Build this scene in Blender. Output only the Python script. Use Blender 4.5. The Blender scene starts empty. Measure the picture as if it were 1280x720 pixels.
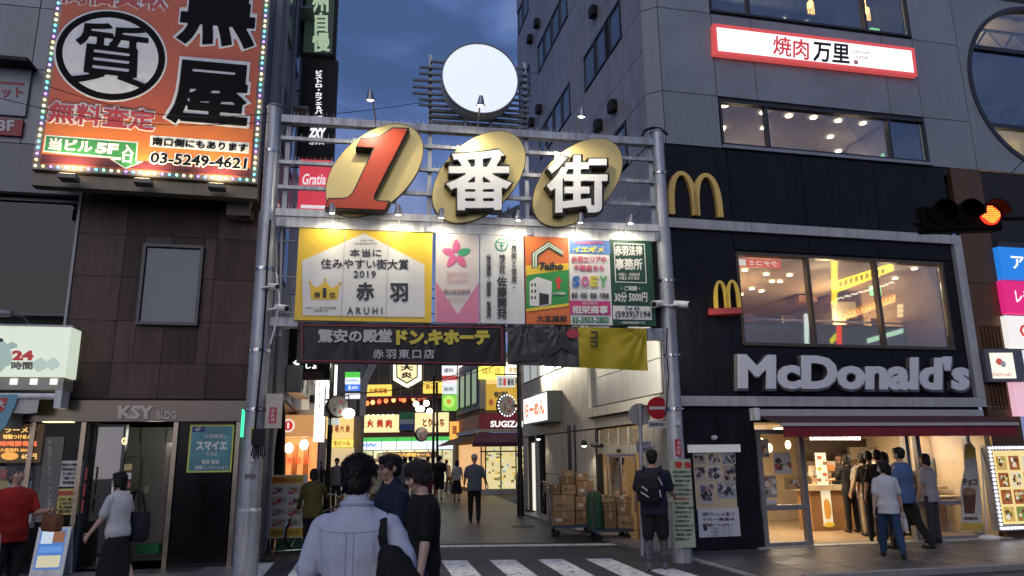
import bpy, bmesh, math, random
from mathutils import Vector, Matrix, noise
random.seed(7)
SC = bpy.context.scene
COL = SC.collection
rad = math.radians

# ---------------------------------------------------------------- camera
FPX, PITCH, ROLL, EYE = 918.7, 12.93, -0.70, 1.68
_cp, _sp = math.cos(rad(PITCH)), math.sin(rad(PITCH))
_c, _s = math.cos(rad(ROLL)), math.sin(rad(ROLL))
FWD = Vector((0, _cp, _sp)); _up = Vector((0, -_sp, _cp)); _rt = Vector((1, 0, 0))
RT = _rt * _c + _up * _s
UP = -_rt * _s + _up * _c
EYEP = Vector((0, 0, EYE))
cam = bpy.data.cameras.new('camera')
cam.sensor_fit = 'HORIZONTAL'; cam.sensor_width = 36
cam.lens = 36 * FPX / 1280
cam.clip_end = 3000
camo = bpy.data.objects.new('camera', cam); COL.objects.link(camo)
m = Matrix((RT, UP, -FWD)).transposed().to_4x4(); m.translation = EYEP
camo.matrix_world = m
SC.camera = camo

def ray(px, py):
    return RT * (px - 640) + UP * (360 - py) + FWD * FPX
def gnd(px, py, z=0.0):
    d = ray(px, py); return EYEP + d * ((z - EYE) / d.z)
def at(px, py, y):
    d = ray(px, py); return EYEP + d * (y / d.y)

# ---------------------------------------------------------------- sky, dusk light, exposure
SC.view_settings.view_transform = 'Standard'
SC.view_settings.look = 'None'
SC.view_settings.exposure = 0.0
SC.view_settings.gamma = 1.0
SC.render.engine = 'CYCLES'
SC.cycles.use_denoising = True
SC.cycles.max_bounces = 6
SC.cycles.diffuse_bounces = 3
SC.cycles.glossy_bounces = 3
SC.cycles.transparent_max_bounces = 12
SC.cycles.sample_clamp_indirect = 4
SC.cycles.caustics_reflective = False
SC.cycles.caustics_refractive = False
SUN_EL, SUN_AZ = 3.0, 200.0
world = bpy.data.worlds.new('World'); SC.world = world; world.use_nodes = True
wn, wl = world.node_tree.nodes, world.node_tree.links
bg = wn['Background']
sky = wn.new('ShaderNodeTexSky'); sky.sky_type = 'NISHITA'; sky.sun_disc = False
sky.sun_elevation = rad(SUN_EL); sky.sun_rotation = rad(SUN_AZ)
sky.air_density = 1.6; sky.dust_density = 0.6; sky.ozone_density = 6.0
tc = wn.new('ShaderNodeTexCoord')
mp = wn.new('ShaderNodeMapping'); mp.inputs['Scale'].default_value = (1.0, 1.0, 2.6)
wl.new(tc.outputs['Generated'], mp.inputs['Vector'])
nz = wn.new('ShaderNodeTexNoise'); nz.inputs['Scale'].default_value = 3.4
nz.inputs['Detail'].default_value = 5; nz.inputs['Roughness'].default_value = 0.5
nz.inputs['Distortion'].default_value = 0.6
wl.new(mp.outputs['Vector'], nz.inputs['Vector'])
cr = wn.new('ShaderNodeValToRGB')
cr.color_ramp.elements[0].position = 0.36; cr.color_ramp.elements[0].color = (0.028, 0.046, 0.105, 1)
cr.color_ramp.elements[1].position = 0.66; cr.color_ramp.elements[1].color = (0.095, 0.118, 0.215, 1)
e = cr.color_ramp.elements.new(0.5); e.color = (0.046, 0.075, 0.175, 1)
wl.new(nz.outputs['Fac'], cr.inputs['Fac'])
# dusk overcast: the clear sky shows faintly through the cloud layer
sk = wn.new('ShaderNodeMix'); sk.data_type = 'RGBA'; sk.blend_type = 'ADD'
sk.inputs['Factor'].default_value = 1.0
mulc = wn.new('ShaderNodeVectorMath'); mulc.operation = 'SCALE'; mulc.inputs['Scale'].default_value = 0.02
wl.new(sky.outputs['Color'], mulc.inputs[0])
wl.new(cr.outputs['Color'], sk.inputs['A']); wl.new(mulc.outputs['Vector'], sk.inputs['B'])
SKY_GAIN = 2.15
wl.new(sk.outputs['Result'], bg.inputs['Color']); bg.inputs['Strength'].default_value = SKY_GAIN

sun = bpy.data.lights.new('dusk_glow', 'SUN'); sun.energy = .95; sun.angle = rad(60)
sun.color = (1.0, 0.93, 0.90)
suno = bpy.data.objects.new('dusk_glow', sun); COL.objects.link(suno)
suno.rotation_euler = (rad(62), 0, rad(-12))     # soft light from the open station square behind the camera

# ---------------------------------------------------------------- materials
MATS = {}
def mat(name, col, rough=0.6, metal=0.0, var=0.12, scale=6.0, bump=0.0, bscale=40.0, spec=0.5, streak=0.0, coat=0.0, wear=None, stain=0.0, crack=0.0):
    if name in MATS: return MATS[name]
    m = bpy.data.materials.new(name); m.use_nodes = True
    n, l = m.node_tree.nodes, m.node_tree.links
    p = n['Principled BSDF']
    p.inputs['Roughness'].default_value = rough; p.inputs['Metallic'].default_value = metal
    p.inputs['Specular IOR Level'].default_value = spec
    if coat: p.inputs['Coat Weight'].default_value = coat
    tc = n.new('ShaderNodeTexCoord')
    nt = n.new('ShaderNodeTexNoise'); nt.inputs['Scale'].default_value = scale; nt.inputs['Detail'].default_value = 6
    nt.inputs['Roughness'].default_value = 0.65
    l.new(tc.outputs['Object'], nt.inputs['Vector'])
    r = n.new('ShaderNodeValToRGB')
    r.color_ramp.elements[0].position = 0.3; r.color_ramp.elements[1].position = 0.7
    r.color_ramp.elements[0].color = tuple(c * (1 - var) for c in col[:3]) + (1,)
    r.color_ramp.elements[1].color = tuple(min(1, c * (1 + var)) for c in col[:3]) + (1,)
    l.new(nt.outputs['Fac'], r.inputs['Fac'])
    out = r.outputs['Color']
    if streak:      # rain streaks and grime running down
        mp = n.new('ShaderNodeMapping'); mp.inputs['Scale'].default_value = (5, 5, 0.35)
        l.new(tc.outputs['Object'], mp.inputs['Vector'])
        s2 = n.new('ShaderNodeTexNoise'); s2.inputs['Scale'].default_value = 2.0; s2.inputs['Detail'].default_value = 5
        l.new(mp.outputs['Vector'], s2.inputs['Vector'])
        r2 = n.new('ShaderNodeValToRGB'); r2.color_ramp.elements[0].position = 0.35; r2.color_ramp.elements[1].position = 0.62
        r2.color_ramp.elements[0].color = (1 - streak,) * 3 + (1,); r2.color_ramp.elements[1].color = (1, 1, 1, 1)
        l.new(s2.outputs['Fac'], r2.inputs['Fac'])
        mx = n.new('ShaderNodeMix'); mx.data_type = 'RGBA'; mx.blend_type = 'MULTIPLY'; mx.inputs['Factor'].default_value = 1
        l.new(out, mx.inputs['A']); l.new(r2.outputs['Color'], mx.inputs['B']); out = mx.outputs['Result']
    def _mul(a, fac_socket, lo, hi, dark):
        r3 = n.new('ShaderNodeValToRGB'); r3.color_ramp.elements[0].position = lo; r3.color_ramp.elements[1].position = hi
        r3.color_ramp.elements[0].color = (dark, dark, dark, 1); r3.color_ramp.elements[1].color = (1, 1, 1, 1); l.new(fac_socket, r3.inputs['Fac'])
        m3 = n.new('ShaderNodeMix'); m3.data_type = 'RGBA'; m3.blend_type = 'MULTIPLY'; m3.inputs['Factor'].default_value = 1
        l.new(a, m3.inputs['A']); l.new(r3.outputs['Color'], m3.inputs['B']); return m3.outputs['Result']
    if stain:       # broad blotches of dirt
        n4 = n.new('ShaderNodeTexNoise'); n4.inputs['Scale'].default_value = .9; n4.inputs['Detail'].default_value = 8; n4.inputs['Roughness'].default_value = .7; n4.inputs['Distortion'].default_value = .8
        l.new(tc.outputs['Object'], n4.inputs['Vector']); out = _mul(out, n4.outputs['Fac'], .38, .58, 1 - stain)
        n5 = n.new('ShaderNodeTexVoronoi'); n5.inputs['Scale'].default_value = 3.5; l.new(tc.outputs['Object'], n5.inputs['Vector']); out = _mul(out, n5.outputs['Distance'], .03, .06, 1 - stain * .8)
    if crack:
        n6 = n.new('ShaderNodeTexVoronoi'); n6.feature = 'DISTANCE_TO_EDGE'; n6.inputs['Scale'].default_value = .55
        n7 = n.new('ShaderNodeTexNoise'); n7.inputs['Scale'].default_value = 3; n7.inputs['Detail'].default_value = 5; l.new(tc.outputs['Object'], n7.inputs['Vector'])
        mv = n.new('ShaderNodeMix'); mv.data_type = 'VECTOR'; mv.inputs['Factor'].default_value = .12; l.new(tc.outputs['Object'], mv.inputs['A']); l.new(n7.outputs['Color'], mv.inputs['B']); l.new(mv.outputs['Result'], n6.inputs['Vector'])
        out = _mul(out, n6.outputs['Distance'], .002, .010, 1 - crack)
    if wear:        # paint rubbed through to what lies under it
        n8 = n.new('ShaderNodeTexNoise'); n8.inputs['Scale'].default_value = 9; n8.inputs['Detail'].default_value = 9; n8.inputs['Roughness'].default_value = .75; l.new(tc.outputs['Object'], n8.inputs['Vector'])
        r4 = n.new('ShaderNodeValToRGB'); r4.color_ramp.elements[0].position = wear[1]; r4.color_ramp.elements[1].position = wear[1] + .06; r4.color_ramp.elements[0].color = (1, 1, 1, 1); r4.color_ramp.elements[1].color = (0, 0, 0, 1)
        l.new(n8.outputs['Fac'], r4.inputs['Fac']); m4 = n.new('ShaderNodeMix'); m4.data_type = 'RGBA'; l.new(r4.outputs['Color'], m4.inputs['Factor']); l.new(out, m4.inputs['A']); m4.inputs['B'].default_value = tuple(wear[0]) + (1,); out = m4.outputs['Result']
    l.new(out, p.inputs['Base Color'])
    rr = n.new('ShaderNodeMapRange'); rr.inputs['To Min'].default_value = max(0.02, rough - 0.1); rr.inputs['To Max'].default_value = min(1, rough + 0.1)
    l.new(nt.outputs['Fac'], rr.inputs['Value']); l.new(rr.outputs['Result'], p.inputs['Roughness'])
    if bump:
        b = n.new('ShaderNodeBump'); b.inputs['Strength'].default_value = bump; b.inputs['Distance'].default_value = 0.02
        n2 = n.new('ShaderNodeTexNoise'); n2.inputs['Scale'].default_value = bscale; n2.inputs['Detail'].default_value = 4
        l.new(tc.outputs['Object'], n2.inputs['Vector']); l.new(n2.outputs['Fac'], b.inputs['Height']); l.new(b.outputs['Normal'], p.inputs['Normal'])
    MATS[name] = m
    return m
def emi(name, col, s=1.0, base=None):
    """a backlit face: prints a colour and glows"""
    if name in MATS: return MATS[name]
    m = bpy.data.materials.new(name); m.use_nodes = True
    p = m.node_tree.nodes['Principled BSDF']
    b = base or tuple(min(.8, c * .5) for c in col[:3])
    p.inputs['Base Color'].default_value = tuple(b) + (1,)
    p.inputs['Roughness'].default_value = 0.45
    p.inputs['Emission Color'].default_value = tuple(col[:3]) + (1,)
    p.inputs['Emission Strength'].default_value = s
    MATS[name] = m
    return m
def glass(name, tint=(1, 1, 1), refl=0.25, rough=0.02, add=.5):
    if name in MATS: return MATS[name]
    m = bpy.data.materials.new(name); m.use_nodes = True
    n, l = m.node_tree.nodes, m.node_tree.links
    n.remove(n['Principled BSDF'])
    t = n.new('ShaderNodeBsdfTransparent'); t.inputs['Color'].default_value = tuple(tint) + (1,)
    g = n.new('ShaderNodeBsdfGlossy'); g.inputs['Roughness'].default_value = rough
    x = n.new('ShaderNodeMixShader')
    lw = n.new('ShaderNodeLayerWeight'); lw.inputs['Blend'].default_value = 0.3
    mr = n.new('ShaderNodeMapRange'); mr.inputs['To Min'].default_value = refl; mr.inputs['To Max'].default_value = min(1, refl + add)
    l.new(lw.outputs['Fresnel'], mr.inputs['Value']); l.new(mr.outputs['Result'], x.inputs['Fac'])
    l.new(t.outputs[0], x.inputs[1]); l.new(g.outputs[0], x.inputs[2])
    l.new(x.outputs[0], n['Material Output'].inputs['Surface'])
    MATS[name] = m
    return m
_flat = {}
def pr(col, name=None):       # flat print / paint
    k = tuple(round(c, 3) for c in col)
    if k not in _flat: _flat[k] = mat(name or 'print_%d' % len(_flat), col, 0.5, var=0.05, scale=9)
    return _flat[k]
_glow = {}
def gl(col, s=1.0):
    k = (tuple(round(c, 3) for c in col), s)
    if k not in _glow: _glow[k] = emi('glow_%d' % len(_glow), col, s)
    return _glow[k]

# ---------------------------------------------------------------- frames and mesh building
class Frame:
    """a vertical plane: u along it, z up, d out of it towards the viewer's side"""
    def __init__(s, p, az):
        s.p = Vector((p[0], p[1], 0)); a = rad(az)
        s.u = Vector((math.sin(a), math.cos(a), 0)); s.n = Vector((s.u.y, -s.u.x, 0)); s.k = Vector((0, 0, 1))
    def P(s, u, z, d=0.0): return s.p + s.u * u + s.n * d + Vector((0, 0, z))
    def uv(s, px, py, d=0.0):
        r = ray(px, py); p0 = s.p + s.n * d
        q = EYEP + r * (((p0 - EYEP).dot(s.n)) / r.dot(s.n))
        return (q - s.p).dot(s.u), q.z
    def PX(s, px, py, d=0.0): u, z = s.uv(px, py, d); return s.P(u, z, d)
    def off(s, d): 
        f = Frame(s.p + s.n * d, 0); f.u, f.n = s.u, s.n; return f
class YFrame(Frame):
    """a vertical plane facing back along az through a point"""
    pass

class MB:
    def __init__(s): s.v = []; s.f = []; s.m = []; s.mi = 0
    def quad(s, a, b, c, d):
        i = len(s.v); s.v += [Vector(x) for x in (a, b, c, d)]; s.f.append((i, i + 1, i + 2, i + 3)); s.m.append(s.mi)
    def hexa(s, P):      # P: 8 points, bottom 4 then top 4
        i = len(s.v); s.v += [Vector(x) for x in P]
        for f in ((3, 2, 1, 0), (4, 5, 6, 7), (0, 1, 5, 4), (1, 2, 6, 5), (2, 3, 7, 6), (3, 0, 4, 7)):
            s.f.append(tuple(i + k for k in f)); s.m.append(s.mi)
    def fbox(s, F, u0, u1, z0, z1, d0, d1):
        s.hexa([F.P(u0, z0, d1), F.P(u1, z0, d1), F.P(u1, z0, d0), F.P(u0, z0, d0),
                F.P(u0, z1, d1), F.P(u1, z1, d1), F.P(u1, z1, d0), F.P(u0, z1, d0)]); return s
    def box(s, c, sx, sy, sz, rz=0):
        M = Matrix.Rotation(rz, 3, 'Z'); c = Vector(c)
        P = [c + M @ Vector((x * sx / 2, y * sy / 2, z * sz / 2)) for z in (-1, 1) for x, y in ((-1, -1), (1, -1), (1, 1), (-1, 1))]
        s.hexa(P); return s
    def prism(s, F, pts, d0, d1):      # polygon of (u, z) extruded between depths
        n = len(pts); i = len(s.v)
        s.v += [F.P(u, z, d1) for u, z in pts] + [F.P(u, z, d0) for u, z in pts]
        s.f.append(tuple(range(i, i + n))); s.m.append(s.mi)
        s.f.append(tuple(reversed(range(i + n, i + 2 * n)))); s.m.append(s.mi)
        for k in range(n):
            j = (k + 1) % n; s.f.append((i + k, i + n + k, i + n + j, i + j)); s.m.append(s.mi)
        return s
    def tube(s, pts, r, seg=10, cap=True):
        pts = [Vector(p) for p in pts]; rs = r if isinstance(r, (list, tuple)) else [r] * len(pts)
        rings = []; prev = None
        for k, p in enumerate(pts):
            t = (pts[min(k + 1, len(pts) - 1)] - pts[max(k - 1, 0)]).normalized()
            if prev is None:
                a = t.cross(Vector((0, 0, 1)) if abs(t.z) < .9 else Vector((1, 0, 0))).normalized()
            else:
                a = (prev - t * prev.dot(t)).normalized()
            prev = a; b = t.cross(a); i = len(s.v); rings.append(i)
            for q in range(seg):
                w = 2 * math.pi * q / seg; s.v.append(p + (a * math.cos(w) + b * math.sin(w)) * rs[k])
        for k in range(len(pts) - 1):
            for q in range(seg):
                q2 = (q + 1) % seg
                s.f.append((rings[k] + q, rings[k] + q2, rings[k + 1] + q2, rings[k + 1] + q)); s.m.append(s.mi)
        if cap:
            s.f.append(tuple(reversed(range(rings[0], rings[0] + seg)))); s.m.append(s.mi)
            s.f.append(tuple(range(rings[-1], rings[-1] + seg))); s.m.append(s.mi)
        return s
    def ball(s, c, rx, ry=None, rz=None, seg=10, rings=7, rot=None):
        ry = rx if ry is None else ry; rz = rx if rz is None else rz; c = Vector(c); i = len(s.v)
        R = rot or Matrix.Identity(3)
        for a in range(1, rings):
            th = math.pi * a / rings
            for b in range(seg):
                ph = 2 * math.pi * b / seg
                s.v.append(c + R @ Vector((rx * math.sin(th) * math.cos(ph), ry * math.sin(th) * math.sin(ph), rz * math.cos(th))))
        t = len(s.v); s.v += [c + R @ Vector((0, 0, rz)), c + R @ Vector((0, 0, -rz))]
        for a in range(rings - 2):
            for b in range(seg):
                b2 = (b + 1) % seg; s.f.append((i + a * seg + b, i + (a + 1) * seg + b, i + (a + 1) * seg + b2, i + a * seg + b2)); s.m.append(s.mi)
        for b in range(seg):
            b2 = (b + 1) % seg
            s.f.append((t, i + b, i + b2)); s.m.append(s.mi)
            s.f.append((t + 1, i + (rings - 2) * seg + b2, i + (rings - 2) * seg + b)); s.m.append(s.mi)
        return s
    def mesh(s, name, mats, off=Vector((0, 0, 0)), smooth=False):
        me = bpy.data.meshes.new(name)
        me.from_pydata([tuple(v - off) for v in s.v], [], s.f)
        for mm in (mats if isinstance(mats, (list, tuple)) else [mats]): me.materials.append(mm)
        if s.mi or any(s.m): me.polygons.foreach_set('material_index', s.m)
        if smooth: me.polygons.foreach_set('use_smooth', [True] * len(me.polygons)); 
        me.update(); return me

def root_loc(o):
    v = Vector((0, 0, 0))
    while o is not None: v += o.location; o = o.parent
    return v
def ob(name, mb, mats, parent=None, smooth=False, kind=None, bevel=0):
    off = root_loc(parent) if parent is not None else Vector((0, 0, 0))
    me = mb if isinstance(mb, bpy.types.Mesh) else mb.mesh(name, mats, off, smooth)
    if smooth and not isinstance(mb, bpy.types.Mesh):
        try: me.set_sharp_from_angle(angle=rad(40))
        except Exception: pass
    o = bpy.data.objects.new(name, me); COL.objects.link(o)
    if parent is not None: o.parent = parent
    if kind: o['kind'] = kind
    if bevel:
        b = o.modifiers.new('edge', 'BEVEL'); b.width = bevel; b.segments = 2; b.limit_method = 'ANGLE'
    return o
def tag(o, label, cat, group=None):
    o['label'] = label; o['category'] = cat
    if group: o['group'] = group
    return o
def thing(name, label, cat, loc=(0, 0, 0), group=None):
    o = bpy.data.objects.new(name, None); o.empty_display_size = 0.1; COL.objects.link(o); o.location = Vector(loc)
    return tag(o, label, cat, group)
def bx(name, F, u0, u1, z0, z1, d0, d1, m, parent=None, **k):
    return ob(name, MB().fbox(F, u0, u1, z0, z1, d0, d1), m, parent, **k)
def pbox(name, F, x0, y0, x1, y1, d0, d1, m, parent=None, **k):
    """box on frame F whose front face spans the photo points (x0,y0)-(x1,y1)"""
    ua, za = F.uv(x0, y0, d1); ub, zb = F.uv(x1, y1, d1)
    return bx(name, F, min(ua, ub), max(ua, ub), min(za, zb), max(za, zb), d0, d1, m, parent, **k)
def ppoly(name, F, pts, d0, d1, m, parent=None, **k):
    return ob(name, MB().prism(F, [F.uv(x, y, d1) for x, y in pts], d0, d1), m, parent, **k)

# ---------------------------------------------------------------- lettering
def glyphs(s, bold=0.0, res=2, spacing=1.0, depth=0.0, shear=0.0, line=1.0):
    c = bpy.data.curves.new('t', 'FONT'); c.body = s; c.size = 1.0; c.resolution_u = res
    c.space_character = spacing; c.space_line = line; c.shear = shear; c.align_x = 'CENTER'
    if bold: c.bevel_depth = bold; c.bevel_resolution = 0
    c.extrude = depth
    o = bpy.data.objects.new('t', c); COL.objects.link(o)
    dg = bpy.context.evaluated_depsgraph_get()
    me = bpy.data.meshes.new_from_object(o.evaluated_get(dg)); bpy.data.objects.remove(o); bpy.data.curves.remove(c)
    return me
_gc = {}
def text(F, s, box, m, parent=None, bold=0.0, d=0.01, thick=0.006, res=2, name='lettering', spacing=1.0, vert=False, italic=0.0, px=True, line=1.0, rot=0, label=None, mirror=False):
    """lettering laid on frame F; box = photo corners (x0,y0,x1,y1[,ytr,ybl]) or plane corners when px is False.
    6-tuple: (x0,y0,x1,y1, y0r,y1r): left top, left bottom in y0,y1 and right top/bottom in y0r,y1r"""
    if vert: s = '\n'.join(s)
    key = (s, bold, res, spacing, italic, line)
    if key not in _gc:
        me = glyphs(s, bold, res, spacing, 0.0 if bold else 0.0, italic, line)
        co = [v.co.copy() for v in me.vertices]; fa = [tuple(p.vertices) for p in me.polygons]; bpy.data.meshes.remove(me)
        _gc[key] = (co, fa)
    co, fa = _gc[key]
    if not co: return None
    xs = [v.x for v in co]; ys = [v.y for v in co]; zs = [v.z for v in co]
    x0, x1, y0, y1 = min(xs), max(xs), min(ys), max(ys); zl, zh = min(zs), max(zs)
    if px:
        if len(box) == 4: a, b, c, e = box; br, er = b, e; q = [(a, e), (c, e), (c, b), (a, b)]
        elif len(box) == 6: a, b, c, e, br, er = box; q = [(a, e), (c, er), (c, br), (a, b)]
        else: q = [(box[i], box[i + 1]) for i in (0, 2, 4, 6)]       # BL, BR, TR, TL
        Q = [F.uv(x, y, d) for x, y in q]
    else:
        a, b, c, e = box; Q = [(a, b), (c, b), (c, e), (a, e)]
    if mirror: Q = [Q[1], Q[0], Q[3], Q[2]]
    mb = MB()
    for v in co:
        s1 = (v.x - x0) / max(1e-6, x1 - x0); t1 = (v.y - y0) / max(1e-6, y1 - y0)
        if rot: s1, t1 = t1, 1 - s1
        u = (Q[0][0] * (1 - s1) + Q[1][0] * s1) * (1 - t1) + (Q[3][0] * (1 - s1) + Q[2][0] * s1) * t1
        z = (Q[0][1] * (1 - s1) + Q[1][1] * s1) * (1 - t1) + (Q[3][1] * (1 - s1) + Q[2][1] * s1) * t1
        w = (v.z - zl) / (zh - zl) if zh > zl else 1.0
        w = 1.0 if w > .9 else (.96 if w > .4 else 0.0)
        mb.v.append(F.P(u, z, d + thick * w))
    mb.f = fa; mb.m = [0] * len(fa)
    o = ob(name, mb, m, parent)
    if label: o['label'] = label
    return o

def solid_text(F, s, box, m, parent, bold, d0, d1, name, vox=.012, res=3):
    """heavy lettering as one clean solid between depths d0 and d1; box as in text()"""
    c = bpy.data.curves.new('t', 'FONT'); c.body = s; c.size = 1.0; c.resolution_u = res; c.align_x = 'CENTER'
    c.bevel_depth = bold; c.bevel_resolution = 0; c.extrude = .10
    o = bpy.data.objects.new('t', c); COL.objects.link(o)
    dg = bpy.context.evaluated_depsgraph_get(); me = bpy.data.meshes.new_from_object(o.evaluated_get(dg)); bpy.data.objects.remove(o)
    o = bpy.data.objects.new('t', me); COL.objects.link(o)
    r = o.modifiers.new('r', 'REMESH'); r.mode = 'VOXEL'; r.voxel_size = vox
    dg = bpy.context.evaluated_depsgraph_get(); m2 = bpy.data.meshes.new_from_object(o.evaluated_get(dg)); bpy.data.objects.remove(o)
    co = [v.co.copy() for v in m2.vertices]; fa = [tuple(p.vertices) for p in m2.polygons]; bpy.data.meshes.remove(m2)
    xs = [v.x for v in co]; ys = [v.y for v in co]; x0, x1, y0, y1 = min(xs), max(xs), min(ys), max(ys)
    if len(box) == 4: a, b, c_, e = box; q = [(a, e), (c_, e), (c_, b), (a, b)]
    else: q = [(box[i], box[i + 1]) for i in (0, 2, 4, 6)]
    Q = [F.uv(x, y, d1) for x, y in q]; mb = MB()
    for v in co:
        s1 = (v.x - x0) / (x1 - x0); t1 = (v.y - y0) / (y1 - y0)
        u = (Q[0][0] * (1 - s1) + Q[1][0] * s1) * (1 - t1) + (Q[3][0] * (1 - s1) + Q[2][0] * s1) * t1
        z = (Q[0][1] * (1 - s1) + Q[1][1] * s1) * (1 - t1) + (Q[3][1] * (1 - s1) + Q[2][1] * s1) * t1
        w = max(0, min(1, (v.z + .095) / .19)); mb.v.append(F.P(u, z, d0 + (d1 - d0) * w))
    mb.f = fa; mb.m = [0] * len(fa); return ob(name, mb, m, parent)
def collage(F, u0, u1, z0, z1, d, n, pal, parent, seed=0, glow=0, kind='blob'):
    """printed picture: irregular flat patches within a rectangle, one mesh per colour"""
    rn = random.Random(seed); W_, H_ = u1 - u0, z1 - z0
    for k, c in enumerate(pal):
        mb = MB()
        for j in range(n):
            r_ = rn.uniform(.07, .20) * min(W_, H_); cu = rn.uniform(u0 + r_ * 1.3, u1 - r_ * 1.3); cz = rn.uniform(z0 + r_ * 1.3, z1 - r_ * 1.3); dd = d + .0004 * (k * n + j)
            pts = []
            for q in range(9):
                t_ = 2 * math.pi * q / 9; rr_ = r_ * rn.uniform(.7, 1.25); pts.append((cu + rr_ * math.cos(t_), cz + rr_ * math.sin(t_)))
            cen = F.P(cu, cz, dd)
            for q in range(9): mb.v += [cen, F.P(*pts[q], dd), F.P(*pts[(q + 1) % 9], dd)]; i = len(mb.v) - 3; mb.f.append((i, i + 1, i + 2)); mb.m.append(0)
        ob('picture_print', mb, gl(c, glow) if glow else pr(c), parent)['kind'] = 'stuff'
def copy_tree(o, parent=None):
    c = o.copy(); COL.objects.link(c)
    if parent is not None: c.parent = parent
    for ch in list(o.children): copy_tree(ch, c)
    return c
def light(kind, loc, energy, col=(1, 1, 1), size=0.1, rot=None, name='lamp_light', spot=None, parent=None):
    l = bpy.data.lights.new(name, kind); l.energy = energy; l.color = col
    if kind == 'AREA': l.size = size
    else: l.shadow_soft_size = size
    if kind == 'SPOT': l.spot_size = rad(spot or 110); l.spot_blend = 0.6
    o = bpy.data.objects.new(name, l); COL.objects.link(o); o.location = loc
    if parent is not None: o.parent = parent; o.location = Vector(loc) - root_loc(parent)
    if rot is not None: o.rotation_mode = 'QUATERNION'; o.rotation_quaternion = Vector(rot).to_track_quat('-Z', 'Y')
    return o

# the planes everything stands on
M = Frame((4.39, 13.83), 77.2)                 # restaurant front
_cor = M.P(-1.6, 0)
S = Frame(_cor, -12.8); S.n = Vector((S.u.y, -S.u.x, 0)) * -1; S.n = Vector((-math.cos(rad(12.8)), -math.sin(rad(12.8)), 0))
A = Frame((2.78, 12.5), 80.0)                  # street gate
L = Frame((-4.95, 12.4), 78.2)                 # left building front
# ---------------------------------------------------------------- shared materials
PANEL = mat('aluminium_panel', (.235, .25, .272), .36, var=.05, scale=.8, streak=.07, bump=.04, bscale=2, stain=.10)
PANEL2 = mat('aluminium_panel_side', (.36, .335, .35), .45, var=.08, scale=1.2, streak=.30)
PANELV = [PANEL] + [mat('aluminium_panel_%s' % n_, tuple(c * f for c in (.235, .25, .272)), .36, var=.05, scale=.8, streak=s_, bump=.04, bscale=2, stain=.16) for n_, f, s_ in (('weathered', .90, .16), ('replaced', 1.08, .05))]
JOINT = mat('joint_dark', (.015, .015, .018), .8)
BROWN = mat('brown_tile', (.080, .046, .037), .42, var=.16, scale=3, bump=.2, bscale=60, streak=.28, spec=.22)
BROWNV = [BROWN] + [mat('brown_tile_%s' % n_, tuple(c * f for c in (.080, .046, .037)), r_, var=.2, scale=3, bump=.2, bscale=60, streak=.34, spec=.22, stain=.2) for n_, f, r_ in (('dark', .82, .5), ('light', 1.22, .38))]
DARKW = mat('charcoal_cladding', (.011, .012, .017), .5, var=.25, scale=2, bump=.1, streak=.25, spec=.18)
BAND = mat('pale_band', (.42, .42, .42), .5, var=.08, scale=3, streak=.2)
BRONZE = mat('bronze_metal', (.14, .07, .035), .38, metal=.5, var=.12, scale=3)
FRAME = mat('window_frame_metal', (.06, .06, .065), .4, metal=.6)
SILVER = mat('silver_paint', (.44, .45, .47), .40, metal=.35, var=.12, scale=5, streak=.40, bump=.08, wear=((.16, .085, .04), .335))
STEEL = mat('chrome_steel', (.55, .54, .52), .16, metal=1.0, var=.06)
WHITEP = mat('white_paint', (.74, .74, .71), .5, var=.06, streak=.28, wear=((.28, .16, .08), .32))
BLACK = mat('black_paint', (.010, .010, .011), .5, var=.2, spec=.2)
GLOSSB = mat('polished_black_stone', (.006, .006, .007), .14, var=.2, spec=.14)
CREAM = mat('cream_wall', (.50, .40, .27), .6, var=.05)
STONE = mat('stone_cladding', (.42, .385, .33), .6, var=.14, scale=2.5, bump=.2, bscale=20, streak=.22)
STONE2 = mat('pale_stone', (.50, .47, .40), .6, var=.1, scale=3, streak=.25)
GREYT = mat('lobby_stone', (.24, .235, .22), .35, var=.1, scale=2)
WOODM = mat('warm_wood', (.30, .16, .07), .5, var=.2, scale=5)
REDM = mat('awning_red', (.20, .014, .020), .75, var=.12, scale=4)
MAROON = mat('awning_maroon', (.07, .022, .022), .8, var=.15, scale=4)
GLS = glass('window_glass', (.95, .94, .92), .11)
GLS3 = glass('door_glass', (.97, .97, .97), .02, add=.12)
POSTM = mat('post_brass', (.26, .22, .17), .22, metal=.9, var=.15)
GLS2 = glass('shop_glass', (.97, .97, .97), .06)
DGL = glass('dark_glass', (.5, .5, .5), .12)
ASPH = mat('asphalt', (.042, .042, .045), .62, var=.28, scale=2.0, bump=.6, bscale=120, stain=.35, crack=.6)
PAVE = mat('paving_stone', (.115, .105, .105), .34, var=.25, scale=1.3, bump=.3, bscale=60, stain=.4)
PAVE2 = mat('paving_stone_light', (.19, .18, .175), .42, var=.16, scale=1.3, bump=.25, bscale=60)
KERB = mat('kerb_stone', (.26, .25, .24), .7, var=.15, scale=6, bump=.3)
ROADW = mat('road_paint', (.80, .79, .76), .6, var=.14, scale=14, bump=.3, wear=((.07, .07, .07), .40), stain=.18)
WARM = (1.0, .70, .38)
WARMW = (1.0, .80, .56)

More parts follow.
